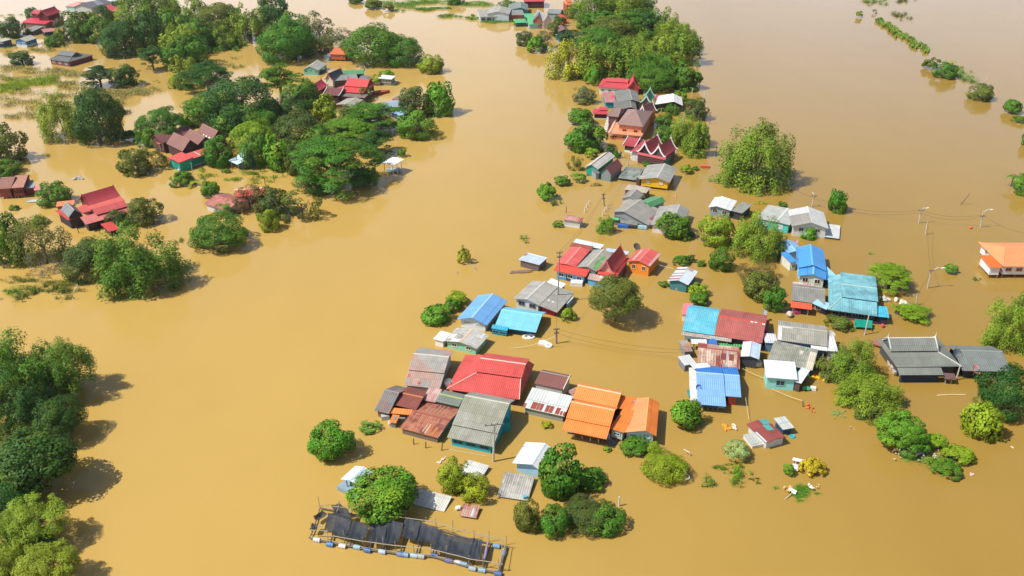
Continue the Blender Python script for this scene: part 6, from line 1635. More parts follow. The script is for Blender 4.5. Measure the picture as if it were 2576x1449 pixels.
reeds('reeds', 'tawny drowned reed bed spread over the upper left water', [
    (40, 175, 60, 8, 500), (115, 182, 70, 7, 900), (190, 188, 60, 6, 500), (30, 195, 50, 6, 300), (110, 245, 90, 12, 700), (40, 262, 60, 12, 400), (270, 232, 90, 8, 700), (330, 240, 60, 7, 600), (375, 228, 45, 8, 500),
    (290, 258, 40, 14, 500), (300, 285, 30, 10, 300), (160, 215, 50, 10, 400), (200, 225, 30, 14, 300), (60, 295, 50, 10, 250), (130, 115, 40, 9, 400), (100, 128, 40, 7, 300), (150, 105, 30, 6, 200), (560, 160, 40, 8, 250), (600, 170, 25, 6, 150), (40, 140, 30, 5, 120), (210, 335, 30, 8, 80), (100, 280, 60, 14, 300)], .85, 'hay', 5, asp=.16)
reeds('bright_reeds', 'long yellow green reed bank at the left edge under the lone round tree', [(30, 218, 45, 7, 1500), (85, 208, 50, 7, 1800), (125, 202, 28, 6, 900), (10, 228, 25, 6, 500)], .9, 'yg', 6)
reeds('teal_reeds', 'blue green reed stand at the water edge of the upper left wood', [(560, 100, 40, 16, 2200), (520, 125, 40, 8, 900), (590, 118, 25, 6, 400), (500, 138, 25, 5, 300)], 1.6, 'gr', 7)
reeds('shore_grass', 'green grass and reeds along the far top shore', [(1010, 12, 50, 7, 1500), (1060, 5, 50, 6, 900), (1060, 25, 30, 3, 600), (1100, 22, 25, 2, 400), (1120, 42, 26, 3, 500), (1160, 8, 60, 5, 700), (1190, 50, 25, 3, 300), (1240, 56, 40, 3, 400), (1300, 55, 40, 3, 400), (1180, 45, 20, 3, 200), (990, 28, 20, 3, 200), (1200, 14, 50, 3, 500)], .9, 'br', 8)
reeds('weed_scraps', 'pale green weed scraps floating near the far left houses', [(340, 180, 16, 4, 250), (352, 205, 14, 4, 220), (20, 120, 20, 4, 200), (120, 30, 12, 3, 100), (232, 12, 10, 3, 100), (20, 40, 26, 5, 350), (70, 60, 22, 5, 200), (392, 205, 10, 3, 60), (555, 290, 12, 3, 60)], .45, 'br', 9)
reeds('dyke_weeds', 'bushy weed line along the drowned dyke at top right', [(2215 + t * 118, 58 + t * 72, 9, 5, 220) for t in [i / 16 for i in range(17)]], 1.1, 'lg', 10, asp=.3)
reeds('garden_stubble', 'drowned yellow garden stalks around the two wooden posts', [(510, 445, 25, 7, 160), (600, 440, 50, 8, 200), (650, 455, 40, 6, 120), (570, 455, 30, 6, 100), (520, 430, 15, 5, 80), (700, 445, 20, 5, 60)], .7, 'yg', 11)
reeds('shore_stubble', 'tangle of half drowned grass on the left shore below the olive trees', [(60, 705, 60, 7, 500), (150, 715, 60, 8, 500), (120, 735, 70, 6, 400), (30, 735, 30, 5, 200), (450, 610, 15, 8, 120)], .5, 'ol', 12)

# ------------------------------------------------------------------ poles, lamps, wires
CONC = '#c9c4ba'
TOPS = {}
def pole(key, b, t, label, lamp=None, cross=(), thick=.12, colr=CONC, stay=None):
    base = at('D', b, 0)
    h = z_for_y(base.x, base.y, t[1])
    top = at('D', t, h)
    root = empty('utility_pole', base, label, 'pole', 'poles standing in the flood')
    m = MB(base)
    d = top - base
    m.tube([base - d * .15, base + d * .5, top], [thick * 1.15, thick, thick * .8], 8)
    m.build('shaft', plain(colr, .8, .85), root)
    for f, w in cross:
        c = base + d * f
        cm = MB(base)
        cm.obox(c + Vector((0, -.15, 0)), Vector((w / 2, .1 * w, 0)), Vector((0, .06, 0)), Vector((0, 0, .06)))
        co = cm.build('crossarm', plain('#8a857c', .8, .8), root)
        for s in (-.9, -.3, .3, .9):
            im = MB(base)
            p = c + Vector((w / 2 * s, .1 * w * s - .15, .06))
            im.tube([p, p + Vector((0, 0, .22))], .055, 6)
            im.build('insulator', plain('#6a4a3c', .8, .4), co)
    if lamp:
        lp = at('D', lamp, h + .25)
        lp.y = top.y + .1
        am = MB(base)
        am.tube([top - d * .08, top * .4 + lp * .6 + Vector((0, 0, .25)), lp], .05, 6)
        ao = am.build('lamp_arm', plain('#d8d8d6', .85, .5), root)
        hm = MB(base)
        u = (lp - top).normalized()
        s = u.cross(Vector((0, 0, 1))).normalized()
        hm.obox(lp + u * .2, u * .32, s * .10, Vector((0, 0, .06)))
        hm.build('lamp_head', plain('#eeeeec', .9, .4), ao)
    TOPS[key] = top
    return root

pole('a', (2042, 520), (2049, 490), 'street lamp pole behind the grey and white gabled house', (2040, 479), ((.9, 1.2),))
pole('b', (2311, 562), (2317, 527), 'street lamp pole standing at the bend of the wire, open water', (2313, 507), ((.96, 1.3),))
pole('c', (2466, 572), (2474, 531), 'street lamp pole by the orange floating bag', (2474, 513), ((.7, 1.2),))
pole('d', (2328, 590), (2334, 556), 'short plain pole just below the lamp pole at the wire bend')
pole('e', (2333, 725), (2343, 678), 'street lamp pole with long horizontal arm pointing right', (2375, 680), ((.95, .9),))
pole('f', (2304, 768), (2308, 739), 'short pole in front of the flat yellow green shrub')
pole('g', (2175, 842), (2186, 793), 'leaning grey pole before the green netting shelter')
pole('h', (2405, 956), (2415, 922), 'leaning pole at the front corner of the temple style roof')
pole('i', (1241, 1161), (1244, 1064), 'tall bare concrete pole in front of the wide grey corrugated house', None, ((.97, 2.6),), .14)
pole('j', (1400, 864), (1400, 826), 'dark pole with hanging boxes between cyan roof and rusty sheds', None, ((.95, 1.0), (.7, .8)), .13, '#7a7a78')
pole('k', (1403, 762), (1408, 633), 'tall thin pole behind the grey gabled house', None, ((.98, 1.1), (.9, .9)), .11, '#9c968c')
pole('l', (1520, 518), (1518, 487), 'dark pole with bracket near the white stumps', None, ((.9, .7), (.6, .6)), .11, '#7c786f')
pole('m', (1759, 217), (1761, 190), 'white pole in the shade right of the grove')
pole('n', (1739, 245), (1743, 221), 'slim white pole right of the white sheet roof')
pole('o', (1770, 260), (1774, 231), 'white pole standing free in water right of the grove')
pole('p', (1785, 312), (1786, 284), 'thin dark pole in water right of the olive tree', None, ((.98, .8),), .09, '#8c887e')
pole('q', (1801, 392), (1803, 366), 'thin dark pole near the small red raft', None, ((.8, .6),), .09, '#7c786f')
pole('r', (1580, 417), (1582, 388), 'white lamp post left of crimson thai house', (1586, 387), (), .1)
pole('s', (1557, 1273), (1558, 1250), 'short white post alone in water right of the bottom shrub row', None, (), .11, '#e4e2dc')
pole('t', (2477, 214), (2484, 191), 'leaning white pole on the drowned dyke', None, (), .09)
pole('u', (2417, 515 - 1), (2440, 487), 'bare leaning trunk right of the lamp poles', None, (), .09, '#6a5a48')
pole('v', (185, 735), (195, 715), 'thin white stick slanting out of the weeds at the left shore', None, (), .07, '#e2e2e0')
pole('w', (489, 460), (480, 409), 'thin pale pole before the teal walled house', None, (), .07)
for i, (b, t, l) in enumerate((((1471, 534), (1472, 521), 'leftmost of three white stumps left of the dark bracket pole'), ((1476, 522), (1477, 511), 'middle one of three white stumps left of the dark bracket pole'), ((1482, 513), (1482, 505), 'rearmost of three white stumps left of the dark bracket pole'),
                             ((1516, 543), (1517, 528), 'nearest of the white stumps in front of the dark bracket pole'), ((1521, 533), (1523, 521), 'middle white stump in front of the dark bracket pole'), ((1527, 526), (1528, 513), 'farthest white stump in front of the dark bracket pole'))):
    pole('z%d' % i, b, t, l, None, (), .13, '#dedad0')
for i, (b, t, l) in enumerate((((807, 466), (804, 449), 'left one of two wooden posts in the drowned garden'), ((690, 455 - 0), (687, 439), 'right one of two wooden posts in the drowned garden'), ((667, 465), (665, 448), 'wooden fence post at the left of the drowned garden fence'),
                             ((199, 587), (192, 568), 'black leaning post in front of the sprawling red thai house'), ((1071, 1127), (1071, 1111), 'dark mooring post below the rust red roof'), ((1111, 1133), (1113, 1115), 'dark branched post left of the tall concrete pole'), ((1041, 1118), (1040, 1103), 'wooden post left of the dark mooring post'),
                             ((2020, 1023), (2020, 1007), 'thin stake tied to yellow rope near the orange debris'), ((1424, 535), (1425, 519), 'brown stake behind the striped hut'))):
    if i == 0: continue
    pole('y%d' % i, b, t, l, None, (), .08, '#6a5644')

def cable(a, b, sag, label, rad=.022, hx='#4a4640', name='power_cable', cat='cable', n=12):
    a, b = Vector(a), Vector(b)
    m = MB(a)
    pts = [a + (b - a) * (i / n) - Vector((0, 0, sag * 4 * (i / n) * (1 - i / n))) for i in range(n + 1)]
    m.tube(pts, rad, 4)
    o = m.build(name, plain(hx, .8, .8))
    o.location = a
    return tag(o, label, cat, 'cables and ropes over the water')
V3 = Vector
T_ = TOPS
cable(T_['a'] + V3((0, 0, -.5)), T_['b'] + V3((0, 0, -.2)), 1.6, 'long sagging cable from the house lamp pole to the bend lamp pole, upper strand')
cable(T_['a'] + V3((0, 0, -.9)), T_['b'] + V3((0, 0, -.7)), 1.9, 'long sagging cable from the house lamp pole to the bend lamp pole, lower strand')
cable(T_['b'] + V3((0, 0, -.2)), T_['c'] + V3((0, 0, -.9)), .9, 'cable between bend lamp pole and lamp pole by the orange bag, upper strand')
cable(T_['b'] + V3((0, 0, -.7)), T_['c'] + V3((0, 0, -1.3)), 1.2, 'cable between bend lamp pole and lamp pole by the orange bag, lower strand')
cable(T_['c'] + V3((0, 0, -.9)), at('D', (2600, 590), 3.5), .8, 'cable running from the last lamp pole out of the right edge')
cable(T_['b'] + V3((0, 0, -.6)), T_['d'], .3, 'short cable from bend lamp pole down to the short pole')
cable(T_['d'], T_['e'] + V3((0, 0, -.2)), 1.0, 'cable from the short pole to the long armed lamp pole')
cable(T_['e'] + V3((0, 0, -.5)), T_['f'] + V3((0, 0, -.1)), .3, 'cable from the long armed lamp pole to the pole by the flat shrub')
cable(T_['f'], T_['g'], .9, 'cable from the pole by the flat shrub to the pole by green netting')
cable(T_['j'] + V3((0, 0, -.1)), at('D', (1724, 880), 2.2), .8, 'cable from the boxed dark pole to the rusty striped shed, upper strand')
cable(T_['j'] + V3((0, 0, -.9)), at('D', (1724, 888), 1.9), 1.0, 'cable from the boxed dark pole to the rusty striped shed, lower strand')
cable(T_['k'], T_['l'], 1.0, 'cable from the tall thin pole to the dark bracket pole')
cable(T_['k'] + V3((0, 0, -.6)), T_['l'] + V3((0, 0, -.6)), 1.3, 'lower cable from the tall thin pole to the dark bracket pole')
cable(T_['k'], T_['j'], .4, 'cable from the tall thin pole down to the boxed dark pole')
cable(T_['l'], T_['r'], 1.0, 'cable from the dark bracket pole to the white lamp post')
cable(T_['a'] + V3((0, 0, -.5)), at('D', (1990, 470), 4.5), .4, 'cable from the house lamp pole toward the huge bamboo mound')
ROPE = '#e6d9b0'
cable(at('D', (1876, 1000), .9), at('D', (1884, 1055), .5), .1, 'pale rope from blue roof to the shanty', .03, ROPE, 'rope', 'rope')
cable(at('D', (1942, 978), .6), at('D', (2020, 1008), .8), .15, 'yellow rope from the mint hut to the thin stake', .03, ROPE, 'rope', 'rope')
cable(at('D', (1868, 927), .8), at('D', (1935, 955), .6), .15, 'yellow rope between rusty striped shed and mint hut', .03, ROPE, 'rope', 'rope')
cable(at('D', (1652, 664), 1.2), at('D', (1694, 675), 1.0), .1, 'yellow rope from orange house to the striped hut', .03, ROPE, 'rope', 'rope')
cable(at('D', (1283, 876), .15), at('D', (1395, 846), 2.2), .5, 'pale rope from the boxed dark pole down to the water', .03, '#e8dcc0', 'rope', 'rope')
cable(at('D', (1130, 1131), .06), at('D', (1225, 1147), .06), .0, 'pale floating line below the wide grey house', .035, '#d8cfb8', 'rope', 'rope')

# ------------------------------------------------------------------ fish cage raft
def raft():
    c0 = at('o', (1250, 760), 0)
    root = empty('fish_cage_raft', c0, 'long fish cage raft with black nets, bamboo rails and blue drums', 'raft')
    rng = random.Random(3)
    bam, old = plain('#aea590', .7, .8), plain('#766c5c', .7, .85)
    Z = lambda p, z: at('o', p, z)
    def beam(name, pts, z, rad, mat):
        m = MB(c0)
        P = [Z(p, z if not isinstance(z, (list, tuple)) else z[i]) for i, p in enumerate(pts)]
        q = []
        for i in range(len(P) - 1):
            for k in range(4): q.append(P[i].lerp(P[i + 1], k / 4) + Vector((rng.uniform(-.03, .03), rng.uniform(-.03, .03), rng.uniform(-.02, .02))))
        q.append(P[-1])
        m.tube(q, rad, 6)
        m.build(name, mat, root)
    low = [(75, 660), (300, 712), (770, 800), (1120, 845), (1530, 880), (1800, 955), (1990, 1010), (2340, 1085)]
    beam('float_beam', low, .32, .09, old)
    beam('float_beam', [(a + 8, b - 18) for a, b in low], .34, .07, bam)
    rear = [(200, 300), (940, 440), (1620, 560), (2060, 690), (2430, 760)]
    beam('float_beam', rear, .32, .09, old)
    beam('float_beam', [(2340, 1085), (2385, 920), (2432, 760)], .34, .12, old)
    beam('float_beam', [(2320, 1080), (2365, 915), (2412, 756)], .36, .07, bam)
    beam('float_beam', [(75, 660), (130, 540), (200, 300)], .34, .08, old)
    fr = [(255, 622), (500, 660), (760, 705), (1100, 750), (1520, 790), (1750, 850), (1990, 908), (2385, 972)]
    rr = [(190, 262), (520, 300), (940, 378), (1260, 425), (1580, 460), (1790, 545), (2050, 605), (2420, 680)]
    beam('rail', fr, 1.35, .055, bam)
    beam('rail', rr, 1.75, .055, bam)
    beam('rail', [(2355, 975), (2385, 680)], [1.4, 1.7], .045, bam)
    beam('rail', [(75, 560), (300, 578)], 1.3, .05, bam)
    beam('rail', [(440, 235), (400, 350)], 1.9, .04, bam)
    beam('rail', [(165, 515), (250, 518)], 1.3, .045, bam)
    for t in range(9):
        x = [330, 560, 790, 980, 1160, 1350, 1540, 1990, 2150][t]
        i = max(k for k in range(len(low) - 1) if low[k][0] <= x)
        f = (x - low[i][0]) / (low[i + 1][0] - low[i][0])
        yl = low[i][1] + f * (low[i + 1][1] - low[i][1])
        xr = x + 95
        j = max(k for k in range(len(rear) - 1) if rear[k][0] <= xr)
        g = (xr - rear[j][0]) / (rear[j + 1][0] - rear[j][0])
        yr = rear[j][1] + g * (rear[j + 1][1] - rear[j][1])
        beam('walkway', [(x, yl - 8), (xr, yr)], .38, .10, plain('#5c564e', .85, .8))
    beam('walkway', [(2165, 905), (2205, 720)], .9, .16, plain('#8f88b0', .85, .7))
    # uprights
    for k, (x, y) in enumerate(((110, 640), (300, 700), (500, 735), (720, 780), (960, 815), (1115, 840), (1330, 860), (1530, 875), (1710, 925), (1980, 1005), (2150, 1040), (2340, 1080),
                                (200, 300), (440, 350), (640, 390), (940, 445), (1230, 490), (1590, 555), (1790, 610), (2045, 690), (2220, 720), (2425, 760))):
        m = MB(c0)
        p = Z((x, y), -.2)
        m.tube([p, p + Vector((rng.uniform(-.08, .08), rng.uniform(-.08, .08), rng.uniform(1.7, 2.5)))], .045, 5)
        m.build('upright', bam, root)
    # drums
    cols = ['#e6e6e6', '#5c8cc8', '#ecebe6', '#a8d0d8', '#4f7cc0', '#c8d8ec', '#8090c0', '#90b8d8', '#b8d0d4', '#b8c0bc', '#5070b8', '#7078b0', '#f0eeea', '#98c0dc', '#b0c4cc', '#a8c0d0', '#6078b8', '#88b0d0', '#9aa8b0']
    pos = [(165, 682), (322, 738), (470, 756), (645, 770), (768, 808), (945, 825), (1162, 855), (1218, 860), (1325, 870), (1410, 880), (1572, 868), (1742, 930), (1852, 955), (1917, 972), (2022, 1025), (2137, 1045), (2330, 1085), (2310, 756), (2395, 850)]
    al = (Z(low[-1], 0) - Z(low[0], 0)).normalized()
    for (p, hx) in zip(pos, cols):
        m = MB(c0)
        c = Z(p, .22)
        a = al if p[0] < 2350 else Vector((.25, 1, 0)).normalized()
        m.tube([c - a * .45, c - a * .43, c - a * .15, c - a * .13, c + a * .13, c + a * .15, c + a * .43, c + a * .45], [.22, .29, .29, .31, .31, .29, .29, .22], 14)
        m.build('float_drum', plain(hx, .6, .4, .25), root)
    # nets
    t = NT('black_net')
    co = t.n('TexCoord').outputs['Object']
    f = t.noise(co, 1.4, 4)
    t.l(t.mix(f, (.009, .013, .019, 1), (.036, .047, .064, 1)), t.b.inputs['Base Color'])
    t.b.inputs['Roughness'].default_value = .75
    tr = t.n('BsdfTransparent'); ms = t.n('MixShader')
    t.l(t.math('MULTIPLY_ADD', f, .30, -.07, clamp=True), ms.inputs[0])
    t.l(t.b.outputs[0], ms.inputs[1]); t.l(tr.outputs[0], ms.inputs[2]); t.l(ms.outputs[0], t.out.inputs['Surface'])
    nets = [((300, 360), (578, 455), (505, 652), (250, 562), 1.7, 1.35, .25), ((575, 452), (802, 480), (725, 703), (500, 652), 1.6, 1.35, .25), ((800, 408), (1012, 420), (962, 728), (775, 703), 1.7, 1.3, .35),
            ((1008, 420), (1198, 478), (1135, 705), (960, 728), 1.7, 1.25, .35), ((1215, 420), (1402, 458), (1345, 690), (1180, 642), 1.7, 1.2, .3), ((1400, 458), (1616, 530), (1548, 712), (1340, 692), 1.65, 1.1, .35),
            ((1600, 572), (1778, 630), (1712, 852), (1525, 788), 1.55, 1.35, .22), ((1775, 628), (2042, 660), (1965, 902), (1710, 852), 1.55, 1.35, .3), ((2040, 658), (2147, 680), (2112, 912), (1963, 902), 1.55, 1.35, .15),
            ((330, 262), (432, 245), (530, 300), (385, 350), 1.9, 1.7, .2), ((120, 400), (232, 328), (312, 362), (160, 452), 1.1, .9, .3), ((72, 556), (110, 480), (178, 490), (152, 560), 1.2, 1.1, .2), ((385, 345), (535, 310), (590, 452), (300, 365), 1.75, 1.6, .2)]
    for k, (rl, rr_, fr_, fl, zr_, zf, sag) in enumerate(nets):
        m = MB(c0)
        g = [Z(rl, zr_), Z(rr_, zr_), Z(fr_, zf), Z(fl, zf)]
        n = 10
        G = [[None] * (n + 1) for _ in range(n + 1)]
        ph = rng.uniform(0, 6)
        for i in range(n + 1):
            for j in range(n + 1):
                u, v = i / n, j / n
                p = g[0] * (1 - u) * (1 - v) + g[1] * u * (1 - v) + g[2] * u * v + g[3] * (1 - u) * v
                z = -sag * math.sin(math.pi * v) * (.6 + .4 * math.sin(math.pi * u)) - sag * .3 * math.sin(math.pi * u)
                z += .05 * math.sin(9 * v + ph + 2 * math.sin(4 * u)) + .03 * math.sin(17 * u + ph)
                G[i][j] = p + Vector((0, 0, z))
        for i in range(n):
            for j in range(n):
                m.poly([G[i][j], G[i + 1][j], G[i + 1][j + 1], G[i][j + 1]])
        m.build('net', t.m, root, True)
raft()

# ------------------------------------------------------------------ small floating and standing things
def thing(name, label, cat, mat, fn, group=None, smooth=False):
    m = MB()
    fn(m)
    c = sum(m.v, Vector()) / len(m.v); c.z = 0
    m.v = [v - c for v in m.v]
    o = m.build(name, mat if not isinstance(mat, str) else plain(mat, .85, .5, .15), None, smooth)
    o.location = c
    return tag(o, label, cat, group)

def hull(m, fr, p, L, w, rz, z=.0, h=.35):
    c = at(fr, p, z); ca, sa = math.cos(R(rz)), math.sin(R(rz))
    u, v = Vector((ca, sa, 0)), Vector((-sa, ca, 0))
    st = [(-1, .35), (-.6, .85), (0, 1), (.6, .8), (1, .12)]
    for i in range(4):
        (a, wa), (b, wb) = st[i], st[i + 1]
        A = [c + u * a * L / 2 + v * (s * wa * w / 2 * k) + Vector((0, 0, zz)) for s, k, zz in ((-1, .55, -.1), (-1, 1, h), (1, 1, h), (1, .55, -.1))]
        B = [c + u * b * L / 2 + v * (s * wb * w / 2 * k) + Vector((0, 0, zz)) for s, k, zz in ((-1, .55, -.1), (-1, 1, h), (1, 1, h), (1, .55, -.1))]
        m.poly([A[0], B[0], B[1], A[1]]); m.poly([A[2], B[2], B[3], A[3]]); m.poly([A[0], A[3], B[3], B[0]])
        m.poly([x + Vector((0, 0, -.12)) for x in (A[1], B[1], B[2], A[2])])
    m.obox(c + Vector((0, 0, h)), u * .08, v * w * .5, Vector((0, 0, .03)))

def ring(m, fr, p, z, Ra, ra, sx=1.0, n=18):
    c = at(fr, p, z)
    m.tube([c + Vector((math.cos(t) * Ra * sx, math.sin(t) * Ra, 0)) for t in [2 * math.pi * i / n for i in range(n + 1)]], ra, 7, False)

def lump(m, fr, p, r, z=.1, seed=1, k=5):
    g = random.Random(seed)
    for i in range(k):
        c = at(fr, p, 0) + Vector((g.uniform(-r, r), g.uniform(-r, r), z))
        a, b = g.uniform(0, 6.28), g.uniform(.35, .7) * r
        u, v = Vector((math.cos(a), math.sin(a), g.uniform(-.3, .3))), Vector((-math.sin(a), math.cos(a), g.uniform(-.3, .3)))
        m.tube([c - u * b, c - u * b * .5, c + u * b * .5, c + u * b], [.05, b * .55, b * .5, .04], 7)

thing('plank_raft', 'raft of loose grey and pink planks floating below the pale blue shed roof', 'raft', '#8d7468', lambda m: [m.obox(at('t21', (25 + i * 17, 1292 - (i % 3) * 8), .12 + .03 * (i % 2)), Vector((.9 + .2 * (i % 3), .35 - .1 * (i % 4), .02)), Vector((-.05, .12, 0)), Vector((0, 0, .05))) for i in range(9)])
thing('red_raft', 'small red box raft floating near the huge bamboo mound', 'raft', '#d2694a', lambda m: [m.obox(at('f', (1895, 372), .3), Vector((1.1, -.1, 0)), Vector((.1, .5, 0)), Vector((0, 0, .28)))] + [m.tube([at('f', (1850 + 25 * i, 385 + (i % 2) * 8), .0), at('f', (1850 + 25 * i, 375), .9)], .04, 5) for i in range(5)])
thing('red_kayak', 'small red boat tip beside the green netting front', 'boat', '#c8402c', lambda m: hull(m, 'f', (250, 500), 1.8, .6, 20))
thing('foam_float', 'white foam ring float just in front of the cyan roofed house', 'float', '#eeeeec', lambda m: (ring(m, 'b', (1545, 722), .12, .62, .2, 1.5), m.obox(at('b', (1545, 722), .1), Vector((.25, 0, 0)), Vector((0, .5, 0)), Vector((0, 0, .1)))), smooth=True)
thing('foam_block', 'white foam block float, left of the pair by the boxed pole', 'float', '#f0f0ee', lambda m: (m.obox(at('b', (1750, 815), .15), Vector((.7, -.2, 0)), Vector((.15, .5, 0)), Vector((0, 0, .18))), ring(m, 'b', (1760, 795), .3, .35, .15)))
thing('foam_block', 'white foam block with a dark hole, right of the pair by the boxed pole', 'float', '#f0f0ee', lambda m: (ring(m, 'b', (1832, 850), .16, .45, .22), m.obox(at('b', (1815, 825), .12), Vector((.35, -.1, 0)), Vector((.1, .3, 0)), Vector((0, 0, .12)))))
thing('foam_scrap', 'white foam lump, upper of two below the lone river tree', 'float', '#efece6', lambda m: lump(m, 't13', (1880, 275), .35, .12, 2, 3))
thing('foam_scrap', 'white foam lump, lower of two beside the yellow green feathery tree', 'float', '#efece6', lambda m: lump(m, 't13', (1852, 310), .3, .12, 5, 3))
thing('jerrycan', 'white plastic jugs at the left side of the small rusty submerged roof', 'jug', '#ecebe6', lambda m: [m.tube([at('t13', (2025 + 22 * i, 765 - 4 * i), 0), at('t13', (2025 + 22 * i, 765 - 4 * i), .35), at('t13', (2025 + 22 * i, 765 - 4 * i), .5)], [.3, .3, .12], 10) for i in range(2)])
thing('yellow_float', 'crumpled yellow plastic float beside the teal wall and the big tree', 'float', '#f2b410', lambda m: lump(m, 'd', (2070, 1172), .8, .15, 8, 6), smooth=True)
thing('orange_debris', 'orange clump of floating debris, upper one right of the thin stake', 'debris', '#d8682c', lambda m: lump(m, 'q', (968, 122), .5, .12, 9, 6))
thing('orange_debris', 'small orange float just below the orange debris clump', 'debris', '#d8642c', lambda m: lump(m, 'q', (1003, 180), .35, .12, 10, 3))
thing('orange_bag', 'orange bag floating left of the last lamp pole', 'bag', '#dc6838', lambda m: lump(m, 't31', (2057, 850), .55, .2, 12, 4))
thing('orange_debris', 'orange clothes afloat above the shanty, with white and yellow bits', 'debris', '#e0962c', lambda m: lump(m, 't22', (2180, 1415), .75, .12, 13, 6))
thing('white_bottles', 'white bottles bobbing beside the orange clothes above the shanty', 'bottle', '#ecebe4', lambda m: lump(m, 't22', (2205, 1405), .6, .2, 15, 4))
thing('blue_basin', 'turquoise basin floating right of the shanty', 'basin', '#2fa8b8', lambda m: (ring(m, 'q', (735, 540), .1, .35, .1), m.obox(at('q', (735, 540), .04), Vector((.3, 0, 0)), Vector((0, .3, 0)), Vector((0, 0, .05)))))
thing('orange_tangle', 'little orange tangle in water between yellow house and white hut', 'debris', '#d89058', lambda m: lump(m, 'f', (1460, 810), .5, .1, 16, 4))
thing('driftwood', 'pale driftwood branch afloat right of the pale floating plants', 'driftwood', '#b89a74', lambda m: [m.tube([at('q', (1550, 410), .05), at('q', (1585, 405), .2), at('q', (1620, 425), .05)], .07, 6), m.tube([at('q', (1585, 405), .15), at('q', (1640, 450), .02)], .04, 5)])
thing('bamboo_boom', 'straight bamboo pole floating below the temple style roof', 'bamboo pole', '#d9c39c', lambda m: m.tube([at('n', (1522, 1322), .06), at('n', (1722, 1310), .08), at('n', (1930, 1312), .06)], .10, 7))
thing('white_hoop', 'white plastic hoop at the right of the dense rounded lime tree', 'hoop', '#eeeeea', lambda m: ring(m, 't23', (1745, 450), .15, .55, .09))
thing('white_pipe', 'bent white pipe standing in water above the lime tree', 'pipe', '#e4e0dc', lambda m: m.tube([at('t23', (1788, 245), -.1), at('t23', (1786, 205), .7), at('t23', (1725, 172), .9)], .06, 6))
thing('swing_roof', 'white slab top of a drowned garden swing, leaning', 'swing', '#e8e8ea', lambda m: (m.obox(at('q', (825, 885), .55), Vector((.7, -.35, .05)), Vector((.12, .24, 0)), Vector((0, 0, .09))), m.tube([at('q', (785, 945), 0), at('q', (790, 880), .6)], .05, 5)))
thing('swing_seat', 'white and grey swing seat beside the golden flowering shrub', 'swing', '#dfe2e6', lambda m: (m.obox(at('q', (770, 1005), .3), Vector((.4, -.2, 0)), Vector((.1, .22, .08)), Vector((0, 0, .06))), m.obox(at('q', (780, 965), .4), Vector((.38, -.15, 0)), Vector((.04, .08, .2)), Vector((0, 0, .04)))))
thing('chair', 'white plastic chair lying on the floating weed raft', 'chair', '#f0eee8', lambda m: (m.obox(at('q', (735, 1312), .45), Vector((.32, -.3, 0)), Vector((.17, .17, 0)), Vector((0, 0, .05))), m.obox(at('q', (760, 1335), .5), Vector((.08, .08, .17)), Vector((.2, -.2, 0)), Vector((.02, .02, .03))), ring(m, 'q', (735, 1310), .5, .2, .05)))
thing('orange_sack', 'pale orange sack on the floating weed raft left of the chair', 'sack', '#eeb070', lambda m: lump(m, 'q', (660, 1320), .5, .4, 21, 5), smooth=True)
thing('white_sack', 'white sack on the middle of the floating weed raft', 'sack', '#ece8dc', lambda m: lump(m, 'q', (970, 1295), .42, .42, 22, 4), smooth=True)
thing('pale_bag', 'small pink beige bag at the right of the floating weed raft', 'bag', '#dcbca4', lambda m: lump(m, 'q', (1095, 1280), .25, .4, 23, 3), smooth=True)
thing('plank', 'pale plank poking from the floating weed raft toward lower left', 'plank', '#cdb894', lambda m: m.tube([at('q', (630, 1445), .05), at('q', (720, 1365), .3)], .07, 5))
thing('pink_float', 'tiny pink float in open water at lower right', 'float', '#e8c0b4', lambda m: lump(m, 't33', (2055, 428), .3, .1, 31, 3))
thing('pink_float', 'tiny pink float in open water below the bright yellow green tree', 'float', '#e8c8bc', lambda m: lump(m, 't33', (2465, 153), .25, .1, 32, 3))
thing('red_buoy', 'red bucket at the water below the cyan lean-to of the teal house', 'bucket', '#d04850', lambda m: m.tube([at('h', (1545, 1360), 0), at('h', (1545, 1360), .5)], [.22, .28], 10))
thing('white_sheets', 'crumpled white sheets behind the flat layered shrub', 'sheet', '#e6dcc8', lambda m: lump(m, 'h', (1810, 1045), .9, .3, 41, 6))
thing('cream_sheet', 'cream sheet lying at the left edge of the flat layered shrub', 'sheet', '#e8e0cc', lambda m: lump(m, 'h', (1865, 1110), .6, .9, 42, 4))
thing('washing_heap', 'white and green heap behind the teal house right wall', 'debris', '#c8ccc4', lambda m: lump(m, 'h', (1575, 1000), .9, .3, 43, 7))
thing('netting_shelter', 'shelter of sagging green netting on posts in front of the teal house', 'shelter', '#0f9078', lambda m: ([m.poly([at('h', (1145 + 128 * i, 1275 + 12 * i - 4), 1.1 - .1 * (i % 2)), at('h', (1273 + 128 * i, 1287 + 12 * i - 4), 1.1 - .1 * ((i + 1) % 2)), at('h', (1268 + 128 * i, 1395 + 10 * i), .55), at('h', (1140 + 128 * i, 1385 + 10 * i), .55)]) for i in range(2)], [m.tube([at('h', (x, y), -.2), at('h', (x, y), z)], .05, 5) for x, y, z in ((1150, 1410, .6), (1390, 1425, .6), (1270, 1420, .6), (1150, 1330, 1.1), (1395, 1350, 1.1))]))
thing('potted_plants', 'row of potted plants with green tub right of the mint hut', 'pots', '#2c9a5c', lambda m: [m.tube([at('d', (1870 + 30 * i, 1300 - 6 * (i % 2)), 0), at('d', (1870 + 30 * i, 1300 - 6 * (i % 2)), .5)], [.22, .3], 9) for i in range(3)])
thing('white_tub', 'white tub at the end of the potted plants', 'tub', '#e6e6e8', lambda m: m.obox(at('d', (2000, 1302), .2), Vector((.4, -.1, 0)), Vector((.08, .3, 0)), Vector((0, 0, .25))))
